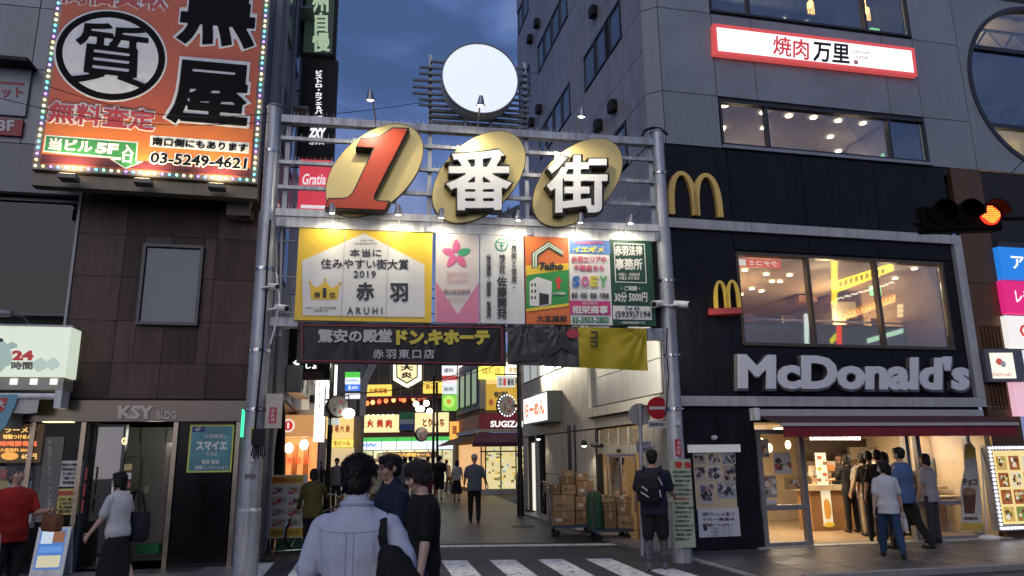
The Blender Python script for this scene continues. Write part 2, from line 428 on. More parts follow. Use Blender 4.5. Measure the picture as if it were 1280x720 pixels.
# ---------------------------------------------------------------- ground
g = MB(); g.quad((-400, -60, 0), (400, -60, 0), (400, 600, 0), (-400, 600, 0))
ob('ground', g, ASPH, kind='structure')
AL = Frame(_cor + Vector((0, 0, 0)), -12.8)   # alley axis; u runs up the alley
def slab(name, pts, z0, z1, m, parent=None):
    mb = MB(); n = len(pts)
    mb.v = [Vector((x, y, z1)) for x, y in pts] + [Vector((x, y, z0)) for x, y in pts]
    mb.f = [tuple(range(n)), tuple(reversed(range(n, 2 * n)))] + [(k, n + k, n + (k + 1) % n, (k + 1) % n) for k in range(n)]
    mb.m = [0] * len(mb.f)
    return ob(name, mb, m, parent, kind='structure' if parent is None else None)
def G2(px, py): v = gnd(px, py); return (v.x, v.y)
def pt(F, u, d): v = F.P(u, 0, d); return (v.x, v.y)
# raised pavement in front of the restaurant, of separate stone slabs
base = slab('pavement_right', [pt(M, -1.75, -.5), pt(M, -1.75, 2.45), pt(M, -1.2, 3.0), pt(M, 40, 3.0), pt(M, 40, -.5)], -.05, .02, KERB)
stone_me = {}
def paving(F, u0, u1, d0, d1, su, sd, parent, z=.02, alt=None):
    nu, nd = int(round((u1 - u0) / su)), int(round((d1 - d0) / sd))
    for i in range(nu):
        for j in range(nd):
            a, b = u0 + i * su, d0 + j * sd
            mb = MB().fbox(F, a + .006, a + su - .006, z, z + .012 + .002 * ((i * 7 + j * 3) % 3), b + .006, b + sd - .006)
            mm = (alt or [PAVE, PAVE, PAVE2])[(i * 5 + j * 11 + i * j) % 3]
            ob('paving_stone', mb, mm, parent)
paving(M, -1.6, 8.0, .02, 2.9, .8, .48, base, alt=[PAVE, PAVE, PAVE])
paving(M, -1.6, 8.0, -.46, .02, 1.2, .46, base, alt=[PAVE2, PAVE2, PAVE2])
kb = MB()
for i in range(12): kb.fbox(M, -1.2 + i * 1.0 + .004, -1.2 + (i + 1) * 1.0 - .004, 0, .10, 3.0, 3.15)
k_ = slab('kerb', [pt(M, -1.0, 3.04), pt(M, -1.0, 3.12), pt(M, 11, 3.12), pt(M, 11, 3.04)], 0, .05, KERB)
for i in range(12): ob('kerb_stone', MB().fbox(M, -1.2 + i + .004, -.2 + i - .004, 0, .075 + .002 * (i % 2), 3.0, 3.15), KERB, k_)
# left pavement
basel = slab('pavement_left', [pt(L, .75, -1.2), pt(L, .75, 1.5), pt(L, -14, 1.5), pt(L, -14, -1.2)], -.05, .02, KERB)
paving(L, -4.9, .7, .05, 1.5, .7, .48, basel)
kl = slab('kerb_left', [pt(L, .8, 1.52), pt(L, .8, 1.62), pt(L, -8, 1.62), pt(L, -8, 1.52)], 0, .05, KERB)
for i in range(8): ob('kerb_stone', MB().fbox(L, .8 - i - .996, .8 - i - .004, 0, .075 + .002 * (i % 2), 1.5, 1.66), KERB, kl)
# kerb strip up the right side of the alley
k2 = slab('kerb_alley', [pt(S, .3, .04), pt(S, .3, .5), pt(S, 9.5, .5), pt(S, 9.5, .04)], 0, .05, KERB)
for i in range(11): ob('kerb_stone', MB().fbox(S, .2 + i * .85 + .004, .2 + (i + 1) * .85 - .004, 0, .065 + .002 * (i % 2), .02, .55), PAVE2, k2)
# alley paving, darker asphalt blocks
slab('alley_surface', [(-9.5, 15.4), (1.9, 15.4), (-1.2, 36), (-10, 50), (-16, 50), (-13, 30)], 0, .006, mat('alley_asphalt', (.038, .036, .036), .36, var=.25, scale=1.2, bump=.5, bscale=90, stain=.35, crack=.5))
# painted stop line and crossing
slab('stop_line', [(-3.4, 14.88), (1.95, 14.88), (1.98, 15.12), (-3.4, 15.12)], 0, .010, ROADW)
for i, x in enumerate([-4.2, -3.4, -2.6, -1.8, -1.0, -.2, .6, 1.4, 2.2]):
    yt = 12.95 + (0 if i < 8 else -1.2)
    xa = x - .23 + .02
    slab('crossing_stripe', [(xa - .02, yt), (xa + .40, yt), (xa + .40 + .82, 8.6), (xa + .82 - .02, 8.6)], 0, .009 + .0004 * (i % 2), ROADW)
for q, (x, y, r) in enumerate([(-2.3, 10.6, .31), (.2, 19.0, .30)]):
    mb = MB(); mb.tube([(x, y, 0), (x, y, .012)], r, 24)
    mh = ob('manhole_cover', mb, mat('cast_iron', (.05, .05, .05), .5, metal=.5, bump=.6, bscale=70)); mh['kind'] = 'structure'

# ---------------------------------------------------------------- right building
RB = thing('corner_building', 'tall grey panelled corner building with restaurants on three floors', 'building', _cor)
def room(F, u0, u1, z0, z1, dep, mw, mc, mf, parent, name='room', d=-.12):
    mb = MB()
    mb.quad(F.P(u0, z0, d - dep), F.P(u1, z0, d - dep), F.P(u1, z1, d - dep), F.P(u0, z1, d - dep))
    mb.quad(F.P(u0, z0, d), F.P(u0, z0, d - dep), F.P(u0, z1, d - dep), F.P(u0, z1, d))
    mb.quad(F.P(u1, z0, d - dep), F.P(u1, z0, d), F.P(u1, z1, d), F.P(u1, z1, d - dep))
    mb.mi = 1; mb.quad(F.P(u0, z1, d), F.P(u0, z1, d - dep), F.P(u1, z1, d - dep), F.P(u1, z1, d))
    mb.mi = 2; mb.quad(F.P(u0, z0, d), F.P(u1, z0, d), F.P(u1, z0, d - dep), F.P(u0, z0, d - dep))
    return ob(name, mb, [mw, mc, mf], parent)
def panels(F, us, zs, m, parent, skip=(), d0=0.0, d1=.03, gap=.008, name='panel'):
    for a, b in zip(us[:-1], us[1:]):
        for c, e in zip(zs[:-1], zs[1:]):
            if any(a < s[1] - .05 and b > s[0] + .05 and c < s[3] - .05 and e > s[2] + .05 for s in skip): continue
            dd = d1 + random.uniform(-.002, .002)
            ob(name, MB().fbox(F, a + gap, b - gap, c + gap, e - gap, d0, dd), random.choice(PANELV) if m is PANEL else m, parent)
def window(F, u0, u1, z0, z1, parent, div=(), mf=FRAME, gl_=None, fr=.04, d=-.02, name='window', hdiv=()):
    fm = MB()
    fm.fbox(F, u0, u1, z0, z0 + fr, d - .08, d + .06); fm.fbox(F, u0, u1, z1 - fr, z1, d - .08, d + .06)
    fm.fbox(F, u0, u0 + fr, z0 + fr, z1 - fr, d - .08, d + .055); fm.fbox(F, u1 - fr, u1, z0 + fr, z1 - fr, d - .08, d + .055)
    for x in div: fm.fbox(F, x - fr * .6, x + fr * .6, z0 + fr, z1 - fr, d - .07, d + .05)
    for x in hdiv: fm.fbox(F, u0 + fr, u1 - fr, x - fr * .5, x + fr * .5, d - .06, d + .045)
    w = ob(name, fm, mf, parent)
    e = [u0 + fr] + list(div) + [u1 - fr]
    for a, b in zip(e[:-1], e[1:]):
        ob('pane', MB().fbox(F, a + .01, b - .01, z0 + fr, z1 - fr, d - .012, d), gl_ or GLS, w)
    return w
W3 = (-.13, 4.76, 7.74, 8.74); W4 = (-.16, 4.76, 10.76, 12.3); CIR = (8.24, 9.85)
# building mass, kept clear of the rooms behind the openings
cm = MB()
def solid(F, u0, u1, z0, z1, d0=-6.0, d1=0.0): cm.fbox(F, u0, u1, z0, z1, d0, d1)
for z0, z1 in ((7.5, W3[2]), (W3[3], W4[2]), (W4[3], 24)): solid(M, -1.35, 4.9, z0, z1, d0=-.1)
for (u0, u1) in ((-1.35, -.13), (4.76, 5.97)):
    for z0, z1 in ((W3[2], W3[3]), (W4[2], W4[3])): solid(M, u0, u1, z0, z1, d0=-.1)
solid(M, 4.9, 5.97, 7.5, 24, d0=-.102)
solid(M, 5.97, 10.6, 12.1, 24, d0=-.1); solid(M, 5.97, 10.6, 5.9, 7.67, d0=-.1); solid(M, 10.6, 30, 0, 24, d0=-.1)
cm.fbox(S, 0.26, 11.3, 2.3, 24, -.3, 0)
cm.fbox(S, 11.1, 11.3, 0, 24, -14, -.3)
cm.fbox(M, -1.55, 30, 23.9, 24.0, -11, 0)
ob('wall', cm, JOINT, RB)
US = [-1.36, -.16, 1.6, 3.4, 4.76, 5.97]
panels(M, [-1.36, -.15, 4.77, 5.97], [7.67, 8.81], PANEL, RB, skip=[W3])
panels(M, [-1.36, -.16, .75, 3.95, 4.76, 5.97], [8.81, 10.70], PANEL, RB)
panels(M, [-1.36, -.17, 4.77, 5.97], [10.70, 12.4], PANEL, RB, skip=[W4])
panels(M, [-1.36, -.16, .75, 3.95, 4.76, 5.97], [12.4, 13.8, 15.5, 17.5, 20], PANEL, RB)
# narrow bevelled corner strip
for z0, z1 in ((7.67, 8.81), (8.81, 10.70), (10.70, 12.4), (12.4, 14.5), (14.5, 17), (17, 20)):
    mb = MB()
    a, b = M.P(-1.37, 0, .03), M.P(-1.37, 0, -.1); c, e = S.P(.2, 0, .03), S.P(.2, 0, -.1)
    mb.hexa([Vector((q.x, q.y, z)) for z in (z0 + .008, z1 - .008) for q in (c, a, b, e)])
    ob('panel', mb, PANEL, RB)
# panels with the round window cut out
R0 = 2.06
import itertools
for q in range(4):
    mb = MB(); u_a, u_b, z_a, z_b = 5.98, 10.55, 7.68, 12.05
    cor_ = math.atan2([z_b, z_b, z_a, z_a][q] - CIR[1], [u_b, u_a, u_a, u_b][q] - CIR[0]) % (2 * math.pi)
    angs = sorted([(q * 10 + kk) / 40 * 2 * math.pi for kk in range(11)] + [cor_])
    for k in range(11):
        P2 = []
        for t in (angs[k], angs[k + 1]):
            c_, s_ = math.cos(t), math.sin(t)
            m1 = ((u_b - CIR[0]) if c_ > 0 else (CIR[0] - u_a)) / max(1e-6, abs(c_)); m2 = ((z_b - CIR[1]) if s_ > 0 else (CIR[1] - z_a)) / max(1e-6, abs(s_))
            P2.append(((CIR[0] + c_ * R0, CIR[1] + s_ * R0), (CIR[0] + c_ * min(m1, m2), CIR[1] + s_ * min(m1, m2))))
        (i0, o0), (i1, o1) = P2
        if math.dist(i0, o0) < .01 and math.dist(i1, o1) < .01: continue
        mb.hexa([M.P(*i0, .0), M.P(*o0, .0), M.P(*o1, .0), M.P(*i1, .0), M.P(*i0, .031), M.P(*o0, .031), M.P(*o1, .031), M.P(*i1, .031)])
    ob('panel', mb, PANEL, RB)
ring = MB()
for k in range(48):
    t0, t1 = k / 48 * 2 * math.pi, (k + 1) / 48 * 2 * math.pi
    q = []
    for d in (-.1, .06):
        for r, t in ((R0 - .04, t0), (R0 + .06, t0), (R0 + .06, t1), (R0 - .04, t1)):
            q.append(M.P(CIR[0] + math.cos(t) * r, CIR[1] + math.sin(t) * r, d))
    ring.hexa(q)
zA, zB = M.uv(1240, 62)[1], M.uv(1240, 157)[1]
for zz in (zA, zB):
    h = math.sqrt(max(0, R0 ** 2 - (zz - CIR[1]) ** 2)); ring.fbox(M, CIR[0] - h + .02, CIR[0] + h - .02, zz - .05, zz + .05, -.08, .04)
cw = ob('round_window', ring, mat('dark_ring', (.05, .05, .055), .4, metal=.4), RB)
pn = MB()
pn.prism(M, [(CIR[0] + math.cos(k / 40 * 2 * math.pi) * (R0 - .03), CIR[1] + math.sin(k / 40 * 2 * math.pi) * (R0 - .03)) for k in range(40)], -.03, -.02)
ob('pane', pn, GLS, cw)
room(M, 5.99, 10.5, zA + .02, 12.05, 4, mat('warm_wall_dim', (.35, .30, .2), .7), mat('warm_wall_dim', (.35, .30, .2), .7), BLACK, RB)
room(M, 5.99, 10.5, zB + .02, zA, 5, mat('dark_room', (.03, .03, .04), .6), mat('dark_room', (.03, .03, .04), .6), BLACK, RB)
room(M, 5.99, 10.5, 7.69, zB, 4, mat('ochre_wall', (.42, .36, .18), .7), mat('ochre_wall', (.42, .36, .18), .7), WOODM, RB)
light('POINT', M.P(7.6, zA + .5, -1.6), 160, WARMW, .2, name='room_lamp', parent=RB)
light('POINT', M.P(7.6, zB - .6, -1.4), 110, (1, .93, .62), .2, name='room_lamp', parent=RB)
tr = MB()
for k in range(5):
    a = 6.2 + k * .8
    tr.tube([M.P(a, zA + .1, -.8), M.P(a + .8, zA + 1.1, -.8)], .03, 6); tr.tube([M.P(a + .8, zA + .1, -.8), M.P(a, zA + 1.1, -.8)], .03, 6)
    tr.tube([M.P(a, zA - 1.2, -1.2), M.P(a + .8, zA - .1, -1.2)], .035, 6); tr.tube([M.P(a + .8, zA - 1.2, -1.2), M.P(a, zA - .1, -1.2)], .035, 6)
tr.tube([M.P(6, zA + 1.1, -.8), M.P(10, zA + 1.1, -.8)], .04, 6); tr.tube([M.P(6, zA - 1.2, -1.2), M.P(10, zA - .3, -1.2)], .05, 6)
ob('roof_truss', tr, mat('truss_grey', (.12, .12, .11), .5), RB)
ob('ceiling_lamp', MB().fbox(M, 7.45, 7.6, zA - 1.75, zA - 1.72, -1.1, -.8), gl((.85, 1, .9), 6), RB)
ob('ceiling_lamp', MB().fbox(M, 7.35, 7.6, zB - .03, zB - .01, -1.0, -.75), gl(WARMW, 8), RB)

# third-floor restaurant behind its window band
CEIL3 = mat('ceiling_grey', (.42, .39, .36), .7)
room(M, W3[0], W3[1], 7.1, W3[3] + .02, 5, mat('room_wall', (.30, .24, .18), .7), CEIL3, WOODM, RB)
w = window(M, *W3, RB, div=(.93, 3.85), fr=.05)
ob('window_sill', MB().fbox(M, W3[0] - .02, W3[1] + .02, W3[2] - .07, W3[2] - .005, -.05, .08), mat('sill_metal', (.3, .3, .31), .4, metal=.4), w)
def dl(F, px, py, zc, r=.07, parent=RB, s=9, col=WARMW):     # a downlight set in the ceiling at height zc, seen at a photo point
    rr = ray(px, py); q = EYEP + rr * ((zc - EYE) / rr.z)
    mb = MB().tube([q + Vector((0, 0, -.012)), q + Vector((0, 0, -.002))], r, 12)
    return ob('ceiling_lamp', mb, gl(col, s), parent)
for x, y in [(906, 132), (954, 141), (986, 145), (1017, 147), (1048, 151), (1079, 154), (1038, 171), (955, 160), (903, 160), (1048, 189), (1112, 185)]:
    if x > 1100: continue
    dl(M, x, y, W3[3], s=11)
hp = M.uv(930, 168)
ob('ceiling_unit', MB().box(M.P(.55, W3[3] - .03, -1.6), .55, .55, .05, rad(-12)), mat('unit_cream', (.6, .5, .4), .5), RB)
bx('screen_partition', M, 4.05, 4.12, 7.2, 8.72, -1.6, -.3, mat('poster_wall', (.5, .45, .4), .6), RB)
bx('wood_post', M, 4.45, 4.6, 7.1, 8.74, -1.3, -1.1, WOODM, RB)
bx('exit_light', M, 4.02, 4.24, 7.92, 8.10, -.5, -.44, emi('exit_green', (.35, 1, .45), 1.6), RB)
light('POINT', M.P(3.9, 7.9, -1.2), 16, WARMW, .15, name='room_lamp', parent=RB)
light('POINT', M.P(1.5, 7.7, -2), 22, WARMW, .15, name='room_lamp', parent=RB)
# fourth-floor restaurant
room(M, W4[0], W4[1], 10.5, 12.9, 5, mat('blue_room', (.10, .13, .17), .6), mat('blue_ceiling', (.13, .16, .20), .6), WOODM, RB)
window(M, *W4, RB, div=(.75, 3.62), fr=.05)
for x, y in [(980, 24), (1008, 28), (1094, 40), (1113, 42)]: dl(M, x, y, 12.88, .05, s=10)
for x, y in [(1013, 5), (1083, 13)]:
    u, z = M.uv(x, y, -.8)
    ch = MB(); ch.ball(M.P(u, z, -.8), .07, .07, .09); ch.tube([M.P(u, z, -.8), M.P(u, 12.88, -.8)], .008, 6)
    for k in range(5): ch.tube([M.P(u - .08 + k * .04, z - .02, -.8), M.P(u - .08 + k * .04, z - .26, -.8)], .006, 5)
    ob('pendant_lamp', ch, gl((1, .62, .18), 7), RB)
bx('ceiling_beam', M, .3, 4.7, 12.2, 12.5, -2.6, -2.3, mat('beam_wood', (.35, .25, .17), .6), RB)
bx('exit_light', M, 4.15, 4.38, 11.02, 11.22, -.5, -.44, emi('exit_green', (.35, 1, .45), 1.6), RB)
light('POINT', M.P(2.3, 11.6, -2), 80, WARMW, .15, name='room_lamp', parent=RB)

# alley side: windows, vents, panels
wins = []
SG = mat('side_window_glass', (.10, .14, .20), .08, var=.15, scale=.6)
for zb in (7.8, 10.8, 13.8, 16.8):
    for gp in ([(1.33, 2.02), (2.30, 2.98), (3.08, 3.90)], [(5.18, 5.9), (5.98, 6.75), (6.85, 7.6), (7.7, 8.42)], [(9.6, 10.3), (10.4, 11.1)]):
        if gp[0][0] > 9 and zb < 13: continue
        for a, b in gp:
            fm = MB(); z0, z1 = zb - .02, zb + .95
            fm.fbox(S, a, b, z0, z0 + .04, 0, .05); fm.fbox(S, a, b, z1 - .04, z1, 0, .05); fm.fbox(S, a, a + .04, z0 + .04, z1 - .04, 0, .045); fm.fbox(S, b - .04, b, z0 + .04, z1 - .04, 0, .045)
            w = ob('window', fm, FRAME, RB)
            ob('pane', MB().fbox(S, a + .04, b - .04, z0 + .04, z1 - .04, .001, .015), SG, w)
        wins.append((gp[0][0], gp[-1][1], zb, zb + .9))
panels(S, [.24, 1.28, 1.9, 2.62, 3.3, 3.95, 5.13, 6.0, 6.8, 7.65, 8.46, 9.5, 10.35, 11.3], [8.78, 9.8, 10.74], PANEL2, RB, skip=wins)
for k in range(3):
    z = 10.74 + 3 * k
    panels(S, [.24, 1.28, 3.95, 5.13, 8.46, 9.5, 11.3], [z, z + 1.04], PANEL2, RB, skip=wins)
    panels(S, [.24, 1.28, 2.62, 3.95, 5.13, 6.8, 8.46, 9.9, 11.3], [z + 1.04, z + 2.06, z + 3.0], PANEL2, RB, skip=wins)
panels(S, [.24, 1.28, 3.95, 5.13, 8.46, 9.9, 11.3], [7.72, 8.78], PANEL2, RB, skip=wins)
for zb in (9.35, 12.4, 15.45, 18.4):
    for u in (1.85, 2.85, 8.2, 9.15):
        mb = MB().fbox(S, u - .13, u + .13, zb - .14, zb + .14, .03, .2)
        ob('vent_hood', mb, BLACK, RB, bevel=.03)
# lower alley side
SID = mat('side_siding', (.34, .34, .33), .5, var=.07, scale=2, streak=.14)
panels(S, [.24, 1.2, 2.2, 3.2, 4.28], [2.80, 3.45, 4.3, 5.4, 6.5, 7.70], SID, RB)
panels(S, [4.42, 5.6, 6.9, 8.2, 9.6, 11.3], [2.3, 4.0], STONE, RB)
panels(S, [4.42, 5.6, 6.9, 8.2, 9.6, 11.3], [4.9, 6.2, 7.7], SID, RB)
bx('shop_window', S, 4.5, 11.2, 4.05, 4.85, 0, .03, emi('upper_window_light', (.75, .82, .80), .42), RB)
for k in range(8): bx('mullion', S, 4.5 + k * .93, 4.56 + k * .93, 4.05, 4.85, .031, .06, STONE2, RB)
bx('ledge', S, .02, 4.36, 2.56, 2.76, 0, .16, STONE2, RB)
bx('pilaster', S, 4.28, 4.42, 2.77, 7.6, 0, .10, STONE2, RB)
panels(S, [.02, 1.0, 2.5, 4.1, 5.0], [2.30, 2.54], STONE, RB)
# street-level side wall with its openings
cw2 = MB()
for a, b in ((.02, 1.42), (4.12, 8.55), (9.35, 9.75), (10.7, 11.3)): cw2.fbox(S, a, b, 0, 2.3, -.3, -.001)
ob('wall', cw2, JOINT, RB)
panels(S, [.02, .72, 1.42], [0.05, 1.15, 2.28], STONE, RB)
panels(S, [4.12, 5.2, 6.3, 7.4, 8.55], [0.05, 1.2, 2.28], STONE, RB)
panels(S, [9.35, 9.75], [.05, 2.28], STONE, RB); panels(S, [10.7, 11.3], [.05, 2.28], STONE, RB)
bx('side_door', S, 8.58, 9.32, .05, 2.1, -.25, -.12, BLACK, RB)
bx('service_panel', S, 9.8, 10.65, .05, 2.1, -.2, -.1, emi('service_panel_light', (1, .95, .82), .9), RB)  # glowing panel standing in for a bright narrow window
bx('drain_channel', S, 6.0, 6.25, .05, 2.45, .031, .05, BLACK, RB)  # flat black strips painting in the darkness of a wall opening
bx('drain_channel', S, 5.6, 5.7, .05, 2.45, .031, .05, BLACK, RB)
# restaurant side entrance in the alley
room(S, 1.44, 4.1, 0.02, 2.28, 2.2, CREAM, CREAM, mat('tile_floor', (.3, .26, .2), .3), RB, name='side_lobby')
lv = MB()
for k in range(7): lv.fbox(S, 1.5, 3.95, 1.93 + k * .045, 1.95 + k * .045, -.1, -.02)
for u in (1.5, 2.1, 2.7, 3.3, 3.92): lv.fbox(S, u, u + .05, 1.9, 2.26, -.1, .0)
ob('louvre', lv, STONE2, RB)
bx('lintel', S, 1.44, 4.1, 1.72, 1.9, -.1, .02, STONE2, RB)
bx('sensor', S, 2.5, 2.66, 1.75, 1.81, .02, .06, BLACK, RB)
dd = bx('glass_door', S, 1.9, 3.6, 1.66, 1.70, -.08, -.05, STEEL, RB)
for u in (1.9, 2.74, 2.80, 3.56): bx('door_stile', S, u, u + .035, .04, 1.655, -.08, -.05, STEEL, dd)
for a, b in ((1.94, 2.735), (2.84, 3.555)): bx('pane', S, a, b, .05, 1.65, -.07, -.065, GLS3, dd)
for k in range(4): bx('shelf', S, 1.6, 3.9, .4 + k * .35, .43 + k * .35, -2.2, -1.9, WOODM, RB)
for k in range(9): bx('shelf_goods', S, 1.65 + k * .24, 1.80 + k * .24, .44 + (k % 3) * .35, .62 + (k % 3) * .35, -2.15, -1.95, pr([(.4, .1, .05), (.5, .4, .2), (.2, .25, .3)][k % 3]), RB)
bx('jamb', S, 3.98, 4.1, 0.02, 2.3, -.1, .03, BLACK, RB)
light('POINT', S.P(2.5, 1.6, -1.1), 26, (1, .74, .42), .2, name='room_lamp', parent=RB)

# ---------------------------------------------------------------- restaurant floors: dark cladding zone, band, letters
RST = thing('restaurant', 'charcoal clad two-storey burger restaurant front with pale band frame and warm windows', 'shop front', M.P(-1.6, 0, 0.0))
W2 = (-.05, 4.70, 3.68, 5.52)
DOORZ = 2.2
dk = MB()
dk.fbox(M, -1.6, 5.08, W2[3], 7.66, -.1, .0); dk.fbox(M, -1.6, W2[0], DOORZ, W2[3], -.1, 0); dk.fbox(M, W2[1], 5.08, DOORZ, W2[3], -.1, 0)
dk.fbox(M, W2[0], W2[1], DOORZ + .1, W2[2], -.1, 0); dk.fbox(M, -1.6, .06, 0, DOORZ, -.1, 0); dk.fbox(M, 5.2, 5.9, 0, DOORZ, -.1, 0)
ob('wall', dk, BLACK, RST)
panels(M, [-1.6, -.06, 1.6, 3.3, 5.07], [6.12, 7.64], DARKW, RST, name='cladding_panel')
panels(M, [-1.6, -.07], [2.74, 5.9], DARKW, RST, name='cladding_panel')
panels(M, [-.07, 1.6, 3.2, 4.96], [2.74, 3.64], DARKW, RST, name='cladding_panel')
panels(M, [-.07, 1.6, 3.2, 4.96], [5.56, 5.9], DARKW, RST, name='cladding_panel')
panels(M, [-1.6, -.7, .05], [0.02, 2.45], DARKW, RST, name='cladding_panel')
bx('side_return', S, .0, .05, 0.02, 7.66, -.0, .03, DARKW, RST)
# pale frame band in lengths
for a, b in ((-1.62, .3), (.3, 2.7), (2.7, 5.19)):
    bx('band', M, a + .004, b - .004, 5.92, 6.11, 0, .10, BAND, RST); bx('band', M, a + .004, b - .004, 2.54, 2.72, 0, .10, BAND, RST)
bx('band', M, 4.99, 5.19, 2.725, 5.915, 0, .10, BAND, RST)
w2 = window(M, *W2, RST, div=(1.52, 3.08), mf=mat('warm_frame', (.10, .075, .055), .4, metal=.4), gl_=GLS, fr=.06)
room(M, W2[0], W2[1], 2.9, 5.5, 6, mat('burger_upper_wall', (.38, .28, .18), .7), mat('burger_ceiling', (.50, .40, .28), .7), WOODM, RST)
for x, y in [(931, 338), (958, 343), (987, 344), (975, 352), (965, 352), (940, 361), (952, 364), (926, 368), (1095, 346), (1119, 348), (1143, 336)]: dl(M, x, y, 5.47, .06, parent=RST, s=9)
ob('counter_rail', MB().fbox(M, W2[0] + .05, W2[1] - .05, 4.42, 4.46, -1.22, -1.18), STEEL, RST)
ob('low_wall', MB().fbox(M, W2[0] + .02, W2[1] - .02, 2.95, 4.38, -1.3, -1.24), mat('grey_green_board', (.24, .25, .22), .5), RST)
for x in (.2, .9, 3.4, 4.2): bx('ceiling_beam', M, x, x + .5, 5.3, 5.46, -3.6, -3.1, WOODM, RST)
for u in (.8, 2.3, 3.9): light('POINT', M.P(u, 5.2, -.6), 7, WARMW, .15, name='room_lamp', parent=RST)  # bare fill lights added to brighten the front of the low wall
for u in (.3, .9, 1.9, 2.5, 3.5, 4.1):
    bx('chair_back', M, u, u + .32, 4.38, 4.62, -1.6, -1.56, WOODM, RST)
bx('wall_board', M, 3.9, 4.5, 4.5, 5.2, -2.6, -2.5, mat('pale_board', (.5, .48, .35), .6), RST)
light('POINT', M.P(1.0, 4.7, -2.3), 75, WARM, .2, name='room_lamp', parent=RST)
light('POINT', M.P(3.7, 4.7, -2.3), 75, WARM, .2, name='room_lamp', parent=RST)
bx('exit_light', M, 3.62, 3.86, 4.98, 5.18, -.9, -.84, emi('exit_green', (.35, 1, .45), 1.6), RST)
# mirrored name strip in the window top left
wb = bx('window_sign', M, .0, 1.05, 5.28, 5.45, -.2, -.17, emi('orange_strip', (.85, .16, .05), .9), RST)
text(M, 'クチコミ', (.35, 5.31, .98, 5.42), gl((1, .9, .8), .9), wb, bold=.02, d=-.168, px=False, mirror=True)
bx('panel_print', M, .03, .28, 5.30, 5.43, -.168, -.166, gl((1, .95, .9), .8), wb)

# bronze column right of the restaurant
bc = thing('bronze_column', 'tall brown bronze clad column between restaurant front and pale signs', 'column', M.P(5.2, 0, 0))
for z0, z1 in ((0, 2.55), (2.55, 5.1), (5.1, 7.66)): bx('panel', M, 5.21, 5.98, z0 + .006, z1 - .006, -.05, .07, BRONZE, bc)
for k in range(7): bx('fin', M, 5.35 + k * .09, 5.37 + k * .09, 2.5, 4.2, .071, .10, BRONZE, bc)

# ground floor interior
room(M, .06, 5.2, 0.02, DOORZ + .05, 5.2, CREAM, mat('shop_ceiling', (.5, .45, .38), .7), mat('shop_floor', (.35, .25, .15), .35), RST, name='shop_interior', d=-.1)
pbox('shop_back_wall', M, 1000, 549, 1105, 575, -3.8, -3.6, mat('dark_wood_wall', (.05, .03, .02), .5), RST)
ct = thing('service_counter', 'long wooden order counter inside the lit burger restaurant', 'counter', M.P(1.7, .02, -3.2))
def mpx(name, x0, y0, x1, y1, d, m_, par, t_=.03): return pbox(name, M, x0, y0, x1, y1, d - t_, d, m_, par)
pbox('body', M, 1012, 612, 1098, 663, -2.9, -2.4, WOODM, ct); pbox('top', M, 1008, 607, 1100, 611.5, -2.95, -2.33, mat('counter_top', (.55, .45, .3), .3), ct)
for a, c in ((1046, 1056), (1078, 1088)): pbox('register', M, a, 592, c, 606, -2.7, -2.5, BLACK, ct)
for k, (a, b, c, e, col) in enumerate([(1026, 612, 1042, 655, (.95, .85, .6)), (1076, 612, 1092, 655, (1, .78, .4))]):
    p_ = mpx('poster', a, b, c, e, -2.38, emi('poster_glow_%d' % k, col, .62), ct, .02)
    q = M.uv((a + c) / 2, (b + e) / 2 + 3, -2.37); ob('poster_print', MB().ball(M.P(q[0], q[1], -2.37), .09, .008, .22), gl((.75, .32, .05), .6), p_); ob('poster_print', MB().ball(M.P(q[0], q[1] - .32, -2.37), .13, .008, .06), gl((.8, .5, .05), .6), p_)
mbd = thing('menu_board', 'backlit row of menu panels above the order counter', 'menu board', M.PX(1045, 546, -2.0))
for k in range(6):
    x = 1013 + k * 10.6
    pnl = mpx('menu_panel', x, 542.5, x + 9.8, 550, -2.0, emi('menu_glow', (1, .97, .9), 1.8), mbd)
    for j in range(4): mpx('menu_print', x + .8 + j * 2.2, 544, x + 2.2 + j * 2.2, 549, -1.995, gl([(.5, .1, .05), (.1, .1, .1), (.7, .4, .05), (.1, .1, .4)][(j + k) % 4], .4), pnl, .004)
random.seed(11)
cols_ = [(.55, .5, .42), (.6, .25, .08), (.14, .12, .10), (.65, .5, .25), (.35, .35, .34), (.08, .06, .05)]
for k in range(46):      # equipment, racks and printed boards behind the counter
    x = random.uniform(1008, 1098); y = random.uniform(574, 603); w_ = random.uniform(3, 11); h_ = random.uniform(3, 10)
    c = random.choice(cols_); mpx('kitchen_box', x, y, x + w_, min(607, y + h_), random.uniform(-3.55, -3.0), (pr(c) if k % 4 else gl((c[0] * 1.4, c[1] * 1.3, c[2]), .9)), RST, .08)
mpx('kitchen_screen', 1062, 559, 1098, 574, -3.2, mat('steel_hood', (.25, .22, .18), .35, metal=.6), RST, .1)
pbox('price_board', M, 1020, 566, 1036, 606, -2.6, -2.55, emi('white_board_lit', (1, .88, .66), .55), RST)
for k in range(5): mpx('board_print', 1021.5 + k % 2 * 7, 570 + k * 7, 1027 + k % 2 * 7, 574 + k * 7, -2.54, gl([(.6, .15, .05), (.3, .15, .05), (.7, .5, .1)][k % 3], .5), RST, .005)
pbox('partition', M, 1142, 545, 1230, 672, -1.6, -1.5, mat('cream_partition', (.62, .48, .30), .55), RST)
pbox('partition_side', M, 1113, 545, 1141.5, 580, -3.4, -3.3, mat('cream_partition', (.62, .48, .30), .55), RST)
mpx('orange_board', 1112, 563, 1132, 575, -2.9, emi('orange_board_lit', (1, .5, .12), .7), RST)
mpx('picture', 1154, 566, 1168, 600, -1.48, pr((.45, .42, .35)), RST, .015); mpx('dark_picture', 1167, 573, 1184, 597, -1.46, pr((.08, .07, .08)), RST, .015)
